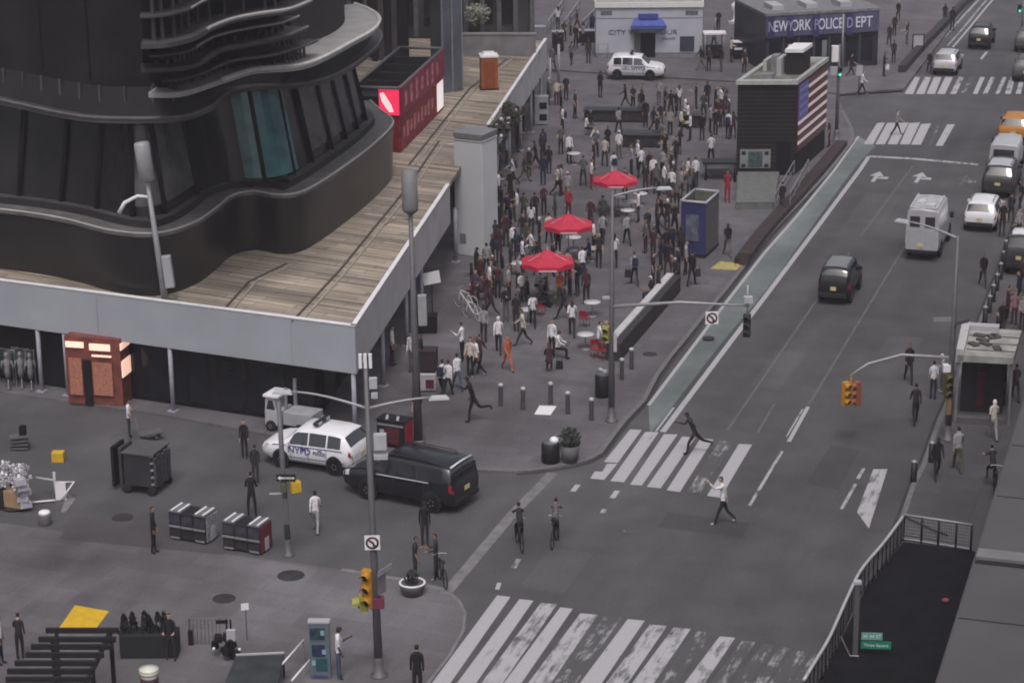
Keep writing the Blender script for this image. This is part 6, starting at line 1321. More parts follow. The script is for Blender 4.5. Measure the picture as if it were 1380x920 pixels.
# tall info kiosk with screens
p = G(432, 915, ROAD); kz = ZT(432, 915, 840, ROAD) - ROAD; t = thing("info_kiosk", "slim tall grey information kiosk with blue screens beside a person in white", "information kiosk", tuple(p), -.03)
g = MB(); g.base(0, .15, 0, kz, .68, .28, 0, .02); g.build("cabinet", mat("kiosk_slate", (.12, .15, .18), .4, .1, .1), t); g = MB(); g.base(0, .15, kz, kz + .06, .72, .32); g.build("top_cap", M_PALE, t)
M_SCR = mat("screen_blue", (.045, .085, .12), .2, 0, .6, 4, emit=.12)
for z0, z1, x, w, m in ((.72, .92, -.05, .48, mat("screen_dark", (.03, .05, .07), .2, 0, .5, 5)), (.42, .62, -.03, .44, mat("screen_navy", (.025, .035, .07), .2, 0, .4, 5)), (.16, .38, .06, .38, mat("screen_teal", (.02, .07, .085), .2, 0, .4, 5))): g = MB(); g.box((x, -.005, kz * (z0 + z1) / 2), (w, .03, kz * (z1 - z0))); g.build("screen", m, t)
for x, z in ((.15, .5), (-.2, .3), (.12, .84)): g = MB(); g.box((x, -.025, kz * z), (.12, .02, .16)); g.build("bright_tile", M_SCR if False else mat("tile_pale", (.22, .3, .36), .3, emit=.1), t)
g = MB(); g.base(0, -.02, .1, .16, .5, .03); g.build("plinth_line", M_NAVY, t)
t = thing("crowd_rail", "pale slanting twin rails left of the information kiosk", "railing", tuple(G(388, 905, ROAD))); 
a, b = G(376, 899, .7) - t.location, G(409, 862, .7) - t.location; g = MB(); g.tube([a, b], .03, 6); g.tube([a + Vector((.42, -.25, -.35)), b + Vector((.42, -.25, -.35))], .03, 6); g.build("rails", M_WHITE, t)
for q in (a, b, a + Vector((.42, -.25, -.35)), b + Vector((.42, -.25, -.35))): g = MB(); g.tube([(q.x, q.y, 0), q], .025, 5); g.build("post", M_STEEL, t)
# far left clutter at the top: poles and pale railings
for i, (x0, y0, x1, y1, l) in enumerate(((738, 46, 760, 14, "thin pale rail line farthest left at the top behind the shed end"), (757, 50, 781, 16, "pale slanting rail at the top right of the shed end"), (784, 46, 802, 28, "pale slanting rail just left of the pavilion at the top"))):
    a, b = G(x0, y0, .1), G(x1, y1, .1); t = thing("queue_rail", l, "railing", tuple(a)); d = b - a; g = MB(); g.tube([(0, 0, 1.0), (d.x, d.y, 1.0)], .08, 5); g.tube([(0, 0, .5), (d.x, d.y, .5)], .04, 5); g.build("rails", M_STEEL, t)
    for k in range(6): g = MB(); q = d * (k / 5); g.tube([(q.x, q.y, 0), (q.x, q.y, 1.0)], .05, 5); g.build("post", M_STEEL, t)
for x, y, w, h, l in ((724, 44, 1.2, 1.1, "pale square box on legs just beyond the shed end"), (752, 70, .9, 1.5, "dark upright case in the crowd left of the pavilion"), (790, 58, 1.4, .9, "low dark stall with grey top just left of the pavilion")):
    boxthing("street_cabinet", l, "cabinet", x, y + 12 if x < 730 else y, w, .8, h, M_STEEL if x < 730 else M_DARK2, 0, .1, M_POLEL)
bl2 = [Vector((*XY(x, y, .1), 0)) for x, y in ((1220, 98), (1250, 63), (1290, 22), (1318, -8))]; t = thing("low_barrier", "long dark low barrier on the kerb of the far bike lane at the top right", "barrier", tuple(bl2[1]))
g = MB(); A, B = inset(bl2, 0), inset(bl2, .55)
for i in range(3): g.prism([(q.x, q.y) for q in (A[i] - bl2[1], A[i + 1] - bl2[1], B[i + 1] - bl2[1], B[i] - bl2[1])], 0, .6)
g.build("kerb_block", mat("barrier_grey_dark", (.03, .028, .03), .8, 0, .3), t)
# bicycles
def bicycle():
    t = thing("bicycle", "", "bicycle", (0, 0, 0))
    for x in (-.5, .5):
        g = MB(); n = 20
        g.tube([(x + .33 * math.cos(2 * math.pi * k / n), 0, .34 + .33 * math.sin(2 * math.pi * k / n)) for k in range(n + 1)], .028, 5, False); w = g.build("wheel", M_TYRE, t)
        g = MB(); [g.tube([(x, 0, .34), (x + .32 * math.cos(a), 0, .34 + .32 * math.sin(a))], .006, 3) for a in [k * math.pi / 5 for k in range(10)]]; g.build("spokes", M_STEEL, w)
    g = MB(); bbp, st, hdp = Vector((-.08, 0, .32)), Vector((-.2, 0, .82)), Vector((.36, 0, .84))
    for a, b in ((bbp, st), (bbp, hdp - Vector((0, 0, .1))), (st - Vector((0, 0, .06)), hdp), (Vector((-.5, 0, .34)), bbp), (Vector((-.5, 0, .34)), st - Vector((0, 0, .08))), (hdp, Vector((.5, 0, .34)))): g.tube([a, b], .022, 5)
    g.build("frame", M_BLACK, t); g = MB(); g.box((-.22, 0, .9), (.24, .13, .06), 0, .8); g.build("saddle", M_BLACK, t); g = MB(); g.tube([(.32, -.28, .98), (.36, -.1, 1.0), (.36, .1, 1.0), (.32, .28, .98)], .02, 5); g.tube([hdp, (.36, 0, 1.0)], .02, 5); g.build("handlebar", M_STEEL, t); return t
BK = bicycle(); BK.location = G(700, 737, ROAD); BK.rotation_euler = (0, 0, rad(100)); BK['label'] = "bicycle under the left cyclist in dark clothes on the avenue"; BK.scale = (.95, .95, 1.05)
for x, y, r, l, z in ((747, 733, 80, "bicycle under the right cyclist turning into the avenue", ROAD), (596, 786, 105, "bicycle beside the person standing near the round planter", ROAD), (628, 415, 140, "parked white framed bicycle left of the umbrellas, nearest the shed", 0), (637, 430, 130, "second parked bicycle in front of the white framed one", 0), (1341, 664, 75, "bicycle leaning near the canopy edge on the east pavement", 0)):
    o = clone(BK, tuple(G(x, y, z)), rad(r), l)
    if 'white' in l and 'parked' in l:
        for ch in o.children:
            if ch.name.startswith(("frame", "wheel")): me = ch.data.copy(); me.materials.clear(); me.materials.append(M_WHITE if ch.name.startswith("frame") else M_POLEL); ch.data = me
# ================================================================== people
def pose_mesh(name, hipz=.93, lean=0.0, lh=0, lk=0, rh=0, rk=0, ls=0, le=10, rs=0, re=10, ab=6, tilt=0.0, longhair=False, spread=0.0, rise=0.0):
    """one continuous body grown over a skeleton; angles in degrees, forward positive"""
    V = []; E = []; RD = []; BT = []
    def add(p, r, par=None):
        V.append(Vector(p)); RD.append(r if isinstance(r, tuple) else (r, r))
        if par is not None: E.append((par, len(V) - 1))
        return len(V) - 1
    L = rad(lean); up = Vector((0, math.sin(L), math.cos(L)))
    P = Vector((0, 0, hipz))
    pel = add(P, (.135, .10)); spi = add(P + up * .2, (.125, .095), pel); che = add(P + up * .42, (.15, .105), spi); nkb = add(P + up * .54, (.085, .075), che)
    hu = (up + Vector((0, math.sin(rad(tilt)), 0))).normalized()
    nk = add(P + up * .60, .055, nkb); N = P + up * .60
    hd0 = add(N + hu * .07 + Vector((0, .015, 0)), (.072, .078), nk); hd1 = add(N + hu * .15 + Vector((0, .02, 0)), (.083, .096), hd0); hd2 = add(N + hu * .225 + Vector((0, .01, 0)), (.065, .075), hd1)
    segs = [('torso', V[pel], V[nkb]), ('head', V[nk], V[hd2])]
    hands = []
    for s, hf, kf, sf, ef in ((-1, lh, lk, ls, le), (1, rh, rk, rs, re)):
        sh = P + up * .50 + Vector((s * .155, 0, 0)); a = rad(sf) ; b = rad(ef)
        d1 = Vector((s * math.sin(rad(ab)), math.sin(a) * math.cos(rad(ab)), -math.cos(a) * math.cos(rad(ab)))); el = sh + d1 * .28
        d2 = Vector((-s * .12 * (1 if ef > 30 else 0) + s * .03, math.sin(a + b), -math.cos(a + b))).normalized(); wr = el + d2 * .24; ha = wr + d2 * .075
        i0 = add(sh, .062, nkb); i1 = add(el, .042, i0); i2 = add(wr, .03, i1); i3 = add(ha, (.036, .024), i2)
        segs += [('upper', sh, el), ('fore', el, wr), ('hand', wr, ha + d2 * .1)]; hands.append((ha, d2, s))
        hp = P + Vector((s * .085, 0, -.04)); a = rad(hf); k = rad(kf)
        d1 = Vector((s * (.02 + spread), math.sin(a), -math.cos(a))).normalized(); kn = hp + d1 * .43; d2 = Vector((s * spread * .3, math.sin(a - k), -math.cos(a - k))).normalized(); an = kn + d2 * .41
        fd = Vector((0, math.cos(a - k), math.sin(a - k))); fd.z = max(fd.z, -.75) if kf > 40 else fd.z * .4; fd = fd.normalized()
        to = an + fd * .15 + d2 * .035
        j0 = add(hp, .088, pel); j1 = add(kn, .06, j0); j2 = add(an, .042, j1); j3 = add(to, (.042, .03), j2)
        segs += [('thigh', hp, kn), ('calf', kn, an), ('foot', an + d2 * .03, to)]
    me = bpy.data.meshes.new("sk"); bm = bmesh.new(); ly = bm.verts.layers.skin.verify(); vs = [bm.verts.new(v) for v in V]
    for i, v in enumerate(vs): v[ly].radius = RD[i]; v[ly].use_root = (i == 0)
    for a, b in E: bm.edges.new((vs[a], vs[b]))
    bm.to_mesh(me); bm.free()
    o = bpy.data.objects.new("sk", me); COL.objects.link(o); m = o.modifiers.new("s", 'SKIN'); m.use_smooth_shade = True; o.modifiers.new("u", 'SUBSURF').levels = 1
    bpy.context.view_layer.update(); out = bpy.data.meshes.new_from_object(o.evaluated_get(bpy.context.evaluated_depsgraph_get())); bpy.data.objects.remove(o)
    slot = {'torso': 2, 'upper': 2, 'fore': 3, 'hand': 0, 'thigh': 4, 'calf': 5, 'foot': 6}
    bm = bmesh.new(); bm.from_mesh(out)
    hc = N + hu * .15
    for f in bm.faces:
        c = f.calc_center_median(); best = None
        for nm, a, b in segs:
            ab_ = b - a; t = max(0, min(1, (c - a).dot(ab_) / max(1e-9, ab_.dot(ab_)))); d = (c - a - ab_ * t).length / {'torso': 1.55, 'head': 1.0, 'thigh': 1.0}.get(nm, .8)
            if best is None or d < best[0]: best = (d, nm, t)
        nm = best[1]
        if nm == 'head':
            q = c - hc; f.material_index = 1 if (q.dot(hu) > .045 or (q.y < .0 and q.dot(hu) > -.06)) else 0
        elif nm == 'torso' and (c - P).dot(up) < .03: f.material_index = 4
        else: f.material_index = slot[nm]
        f.smooth = True
    g = MB(); g.bm.free(); g.bm = bm
    # face, ears, fingers
    fx = Vector((0, 1, 0)); top = hc
    g.mi = 0; g.ball(top + Vector((0, .115, -.02)), (.014, .022, .024), 6)
    for s in (-1, 1): g.ball(top + Vector((s * .088, .005, -.015)), (.012, .02, .03), 6)
    g.mi = 1
    for s in (-1, 1): g.ball(top + Vector((s * .034, .102, .008)), (.012, .008, .009), 6)
    g.mi = 0; g.ball(top + Vector((0, .1, -.062)), (.022, .008, .006), 6)
    for ha, d, s in hands:
        side = Vector((0, 1, 0)) - d * d.y; side = side.normalized() if side.length > .2 else Vector((1, 0, 0)); inw = Vector((-s, 0, 0))
        for k, ln in enumerate((.07, .082, .078, .06)):
            b0 = ha + side * (.027 - .018 * k) + d * .02; m_ = b0 + d * ln * .55 + inw * .008; g.tube([b0, m_, m_ + d * ln * .4 + inw * .025], [.0095, .0085, .006], 5)
        b0 = ha + side * .025 - d * .02; g.tube([b0, b0 + side * .03 + d * .03, b0 + side * .04 + d * .06 + inw * .012], [.011, .01, .007], 5)
    if longhair:
        g.mi = 1; g.ball(top + Vector((0, -.045, -.05)), (.092, .075, .16), 8); g.ball(top + Vector((0, -.075, -.18)), (.085, .045, .12), 8)
    lo = min(v.co.z for v in bm.verts) - rise
    for v in bm.verts: v.co.z -= lo; v.co.x *= .93; v.co.y *= .93
    out.name = name; out.materials.clear()
    for k in range(7): out.materials.append(MATS['skin_mid'])
    bm.to_mesh(out); bm.free()
    return out
def cl(name, c): return mat("cloth_" + name, c, .85, 0, .3, 7, bump=.5)
for n, c in (("light", (.42, .27, .2)), ("mid", (.26, .15, .1)), ("dark", (.07, .04, .028))): mat("skin_" + n, c, .55, 0, .05)
CLOTH = {k: cl(k, c) for k, c in dict(black=(.011, .010, .013), charcoal=(.024, .022, .027), grey=(.10, .098, .105), silver=(.26, .255, .27), white=(.62, .6, .63), navy=(.014, .018, .045), maroon=(.055, .018, .026), red=(.26, .022, .04), orange=(.42, .10, .05),
          green=(.04, .055, .042), olive=(.06, .058, .035), tan=(.24, .18, .12), teal=(.02, .055, .06), blue=(.05, .075, .14), pink=(.25, .12, .15), cream=(.48, .44, .38), purple=(.07, .04, .075)).items()}
HAIR = {'black': mat("hair_black", (.012, .01, .010), .7, 0, .2), 'brown': mat("hair_brown", (.05, .03, .018), .7, 0, .2), 'blond': mat("hair_blond", (.3, .22, .12), .7, 0, .2), 'white': mat("white_cap", (.62, .6, .62), .8, 0, .05), 'tan': mat("tan_cap", (.3, .23, .13), .8, 0, .1), 'grey': mat("hair_grey", (.2, .2, .2), .8)}
POSE = {
    'stand': pose_mesh("standing_person", ls=4, le=12, rs=-2, re=14, lh=2, rh=-3, rk=4), 'phone': pose_mesh("phone_person", ls=25, le=95, rs=4, re=18, lh=-3, rh=3, rk=6, tilt=14),
    'wide': pose_mesh("wide_person", ls=12, le=70, rs=10, re=75, lh=3, rh=-2, spread=.1, ab=12), 'pocket': pose_mesh("pocket_person", ls=-14, le=48, rs=-12, re=45, lh=0, rh=4, rk=8, ab=14),
    'walk': pose_mesh("walking_person", hipz=.9, lean=4, lh=26, lk=6, rh=-18, rk=26, ls=-24, le=18, rs=26, re=30), 'walk2': pose_mesh("striding_person", hipz=.91, lean=3, lh=-16, lk=34, rh=22, rk=4, ls=22, le=28, rs=-22, re=16),
    'run': pose_mesh("running_person", hipz=.9, lean=16, lh=18, lk=14, rh=-34, rk=62, ls=-38, le=70, rs=30, re=85), 'dash': pose_mesh("dashing_person", hipz=.88, lean=24, lh=34, lk=26, rh=-42, rk=34, ls=-44, le=50, rs=36, re=70),
    'sit': pose_mesh("sitting_person", hipz=.5, lean=6, lh=84, lk=84, rh=88, rk=88, ls=28, le=48, rs=24, re=50), 'cycle': pose_mesh("cycling_person", hipz=.95, lean=24, lh=66, lk=72, rh=22, rk=30, ls=56, le=22, rs=56, re=22, tilt=-18, spread=.03, rise=.06),
    'long': pose_mesh("longhair_person", ls=4, le=20, rs=14, re=60, lh=-2, rh=4, rk=5, longhair=True), 'walkl': pose_mesh("walking_longhair_person", hipz=.9, lean=3, lh=24, lk=6, rh=-16, rk=24, ls=-20, le=20, rs=22, re=30, longhair=True),
    'throw': pose_mesh("arm_raised_person", hipz=.89, lean=6, lh=24, lk=8, rh=-22, rk=24, ls=80, le=60, rs=-30, re=20)}
POSEW = dict(stand='standing', phone='looking at a phone', wide='standing with arms bent', pocket='standing hands on hips', walk='walking', walk2='striding', run='running', dash='dashing', sit='sitting', cycle='cycling', long='standing', walkl='walking', throw='walking with one arm raised')
PACK = []
for c_ in ('black', 'navy', 'grey'):
    g = MB(); g.box((0, -.16, 1.2), (.27, .14, .4), 0, .9, .03); g.box((0, -.235, 1.12), (.2, .04, .2), 0, .9, .01); g.tube([(-.1, -.1, 1.4), (-.1, .05, 1.43), (-.11, .1, 1.25), (-.12, -.05, 1.05)], .018, 5); g.tube([(.1, -.1, 1.4), (.1, .05, 1.43), (.11, .1, 1.25), (.12, -.05, 1.05)], .018, 5); PACK.append(g.mesh("backpack", CLOTH[c_]))
MARK = [("east roofed kiosk", 1330, 500), ("pale roofed car at the right edge", 1371, 350), ("nearest red umbrella", 738, 400), ("middle red umbrella", 766, 340), ("far red umbrella", 829, 270), ("blue booth", 940, 330), ("dark flag kiosk", 1040, 230), ("pale pillar", 640, 320), ("long white bench", 860, 440), ("long back counter", 828, 165), ("short back counter", 930, 172), ("nearer black counter", 862, 200),
        ("pale pavilion", 870, 80), ("plaza police car", 855, 104), ("black steel frame", 970, 243), ("antenna pole", 565, 560), ("row of bollards", 750, 550), ("parked bicycles", 632, 415), ("lone cafe table", 798, 426), ("lamp with mast arm", 824, 400), ("display case", 728, 168), ("police station", 1110, 95)]
USED = {}
LEGS = {'black': 'black', 'charcoal': 'dark grey'}
PEOPLE = []
def person(x, y, top, bot='charcoal', pose='stand', face='R', hair='black', z=0.0, skin=None, lab=None, sc=1.0, arms=None, shorts=False):
    o = bpy.data.objects.new("person", POSE[pose]); COL.objects.link(o); o.location = G(x, y, z)
    jit = random.uniform(-25, 25) if lab is None else 0
    o.rotation_euler = (0, 0, rad({'A': 0, 'L': 90, 'T': 180, 'R': -90}.get(face, face if not isinstance(face, str) else 0) + jit)); k = sc * random.uniform(1.0, 1.09) if lab is None else sc; w_ = 1.1 if lab is None else 1.04; o.scale = (k * w_, k * w_, k * 1.02)
    skn = MATS['skin_' + (skin or random.choice(('light', 'light', 'mid', 'mid', 'dark')))]
    ms = [skn, HAIR[hair], CLOTH[top], arms and CLOTH[arms] or (skn if random.random() < .5 else CLOTH[top]), CLOTH[bot], skn if shorts else CLOTH[bot], CLOTH['black'] if random.random() < .7 else CLOTH['silver']]
    for s, m in zip(o.material_slots, ms): s.link = 'OBJECT'; s.material = m
    if lab is None and pose in ('stand', 'walk', 'walk2', 'phone') and len(PEOPLE) % 6 == 1:
        b_ = bpy.data.objects.new("backpack", PACK[len(PEOPLE) % 3]); COL.objects.link(b_); b_.parent = o
    o['category'] = "person"; PEOPLE.append((o, x, y, top, bot, pose, hair, shorts, lab)); return o
P_ = person
# street and near plaza, each by its own label
P_(638, 568, 'black', 'black', 'run', 'L', sc=1.2, lab="person in black running left across the plaza by the bollards", arms='black')
P_(936, 611, 'charcoal', 'black', 'dash', 'L', z=ROAD, sc=1.12, lab="person in dark clothes dashing across the bike lane crosswalk", arms='charcoal')
P_(974, 706, 'white', 'black', 'throw', 'L', z=ROAD, sc=1.14, lab="person in white top and dark trousers crossing the avenue below the crosswalk")
P_(701, 737, 'charcoal', 'black', 'cycle', 10, z=ROAD, sc=.98, lab="left cyclist in dark clothes riding on the avenue"); P_(748, 731, 'grey', 'charcoal', 'cycle', -10, z=ROAD, sc=.98, lab="right cyclist in grey turning into the avenue")
P_(426, 717, 'white', 'silver', 'walk', 'A', z=ROAD, skin='dark', lab="person in a white shirt walking away beside the sign pole", sc=1.0)
P_(208, 745, 'black', 'black', 'stand', 'R', z=ROAD, lab="person in black at the left end of the newspaper racks", arms='black', sc=1.05)
P_(340, 696, 'black', 'black', 'wide', 'A', z=ROAD, lab="person in black standing behind the gap of the newspaper racks", arms='black', sc=1.05); P_(345, 652, 'charcoal', 'charcoal', 'stand', 'A', z=ROAD, lab="dark figure in the side street above the person behind the racks", sc=.95)
P_(330, 617, 'black', 'black', 'stand', 'T', z=ROAD, lab="dark figure farthest up the side street left of the police car", arms='black', sc=.95)
P_(175, 589, 'white', 'charcoal', 'phone', 'R', lab="worker in a white top bending beside the hand cart under the shed front", sc=.95)
P_(573, 738, 'black', 'charcoal', 'stand', 'A', z=ROAD, lab="person in black with a pale belt between the black van and the round planter", sc=1.05, arms='black')
P_(560, 784, 'charcoal', 'charcoal', 'phone', 'R', z=ROAD, lab="person in dark clothes standing behind the round planter", sc=1.0); P_(588, 780, 'charcoal', 'black', 'wide', 'L', z=ROAD, lab="person holding the bicycle beside the round planter", sc=1.0, arms='charcoal')
P_(563, 943, 'black', 'black', 'stand', 'A', z=ROAD, lab="person in black cut off by the bottom edge left of the near crosswalk", sc=1.1, arms='black')
P_(457, 914, 'white', 'blue', 'phone', 'R', z=ROAD, skin='dark', lab="person in a white shirt standing at the information kiosk", sc=1.05)
P_(231, 888, 'black', 'charcoal', 'wide', 'T', z=ROAD, lab="person in black beside the spiky shrub planter at the bottom", sc=.95, arms='black'); P_(28, 888, 'charcoal', 'black', 'phone', 'A', z=ROAD, lab="person in dark clothes left of the pergola at the lower left", sc=.95); P_(2, 895, 'white', 'navy', 'stand', 'R', z=ROAD, lab="person in a white top cut by the left edge beside the pergola")
P_(1224, 515, 'black', 'black', 'walk', 'T', lab="tall dark walker on the road just left of the mast arm on the east side", sc=1.1, z=ROAD, arms='black'); P_(1233, 572, 'charcoal', 'black', 'walk2', 'A', z=ROAD, lab="dark walker under the mast arm left of the white shirted person", sc=1.08, arms='charcoal')
P_(1257, 538, 'white', 'navy', 'stand', 'A', z=ROAD, lab="person in a white shirt and navy trousers left of the east lamp post"); P_(1269, 528, 'silver', 'grey', 'phone', 'L', lab="person in light grey just behind the east lamp post", hair='white')
P_(1338, 592, 'cream', 'silver', 'walkl', 'A', lab="person in pale clothes walking on the east pavement below the roofed kiosk", hair='white', sc=1.02); P_(1290, 634, 'silver', 'olive', 'walk', 'A', lab="person in a light grey shirt on the east pavement beside the lamp post foot", sc=1.1)
P_(1262, 645, 'black', 'black', 'walk2', 'T', lab="dark walker by the kerb bollards below the east lamp post", sc=1.05, arms='black'); P_(1337, 658, 'charcoal', 'charcoal', 'cycle', 8, lab="cyclist in dark clothes beside the grey canopy edge", sc=1.0)
P_(1352, 548, 'charcoal', 'black', 'stand', 'L', lab="dark figure right under the corner of the roofed kiosk", sc=1.0); P_(1368, 540, 'maroon', 'charcoal', 'walk', 'A', lab="person in maroon right of the roofed kiosk near the right edge")
P_(1324, 386, 'black', 'charcoal', 'walk', 'T', z=ROAD, lab="person in black walking on the avenue beside the row of dark bollards", sc=1.05, arms='black')
P_(1366, 440, 'pink', 'maroon', 'stand', 'T', lab="person in a pink top behind the roofed kiosk, left of a pale one"); P_(1377, 446, 'silver', 'maroon', 'long', 'T', lab="person in a light top behind the roofed kiosk at the right edge", hair='brown'); P_(1357, 432, 'maroon', 'black', 'phone', 'R', lab="person in maroon behind the roofed kiosk, nearest the bollards"); P_(1371, 412, 'navy', 'black', 'stand', 'L', lab="person in navy standing below the parked pale roofed vehicle"); P_(1372, 324, 'silver', 'charcoal', 'stand', 'T', lab="person in light grey beyond the parked pale roofed vehicle at the right edge", hair='grey')
P_(1208, 182, 'silver', 'black', 'walk', 'R', z=ROAD, lab="person in a light grey top crossing on the far crosswalk", sc=1.0); P_(1161, 128, 'white', 'black', 'walk', 'R', lab="person in white under the square sign on the far corner", z=.1); P_(1191, 103, 'black', 'charcoal', 'phone', 'R', 'black', .1, lab="person in black with white bag on the far pavement left of the crosswalk")
P_(1204, 86, 'charcoal', 'black', 'stand', 'A', z=.1, lab="dark figure on the far pavement right of the one with the white bag"); P_(1205, 50, 'charcoal', 'black', 'stand', 'T', z=.1, lab="dark figure midway up the far pavement right of the police station"); P_(1198, 62, 'maroon', 'black', 'walk', 'T', z=.1, lab="maroon dressed figure close to the right end of the police station"); P_(1210, 29, 'black', 'charcoal', 'walk', 'T', 'white', .1, lab="person in a white cap at the top right of the police station"); P_(1252, 99, 'black', 'black', 'walk', 'T', z=ROAD, lab="dark figure in the far bike lane beside the white suv", arms='black')
P_(1273, 34, 'black', 'charcoal', 'stand', 'T', z=ROAD, lab="left one of two dark figures in the far bike lane at the top"); P_(1283, 42, 'black', 'black', 'stand', 'A', z=ROAD, lab="right one of two dark figures in the far bike lane at the top", sc=1.1, arms='black')
P_(1117, 198, 'charcoal', 'maroon', 'stand', 'L', lab="dark figure at the far end of the flag kiosk by the signal pole"); P_(1054, 284, 'black', 'charcoal', 'walk', 'A', lab="dark figure walking along the railing at the corner of the flag kiosk")
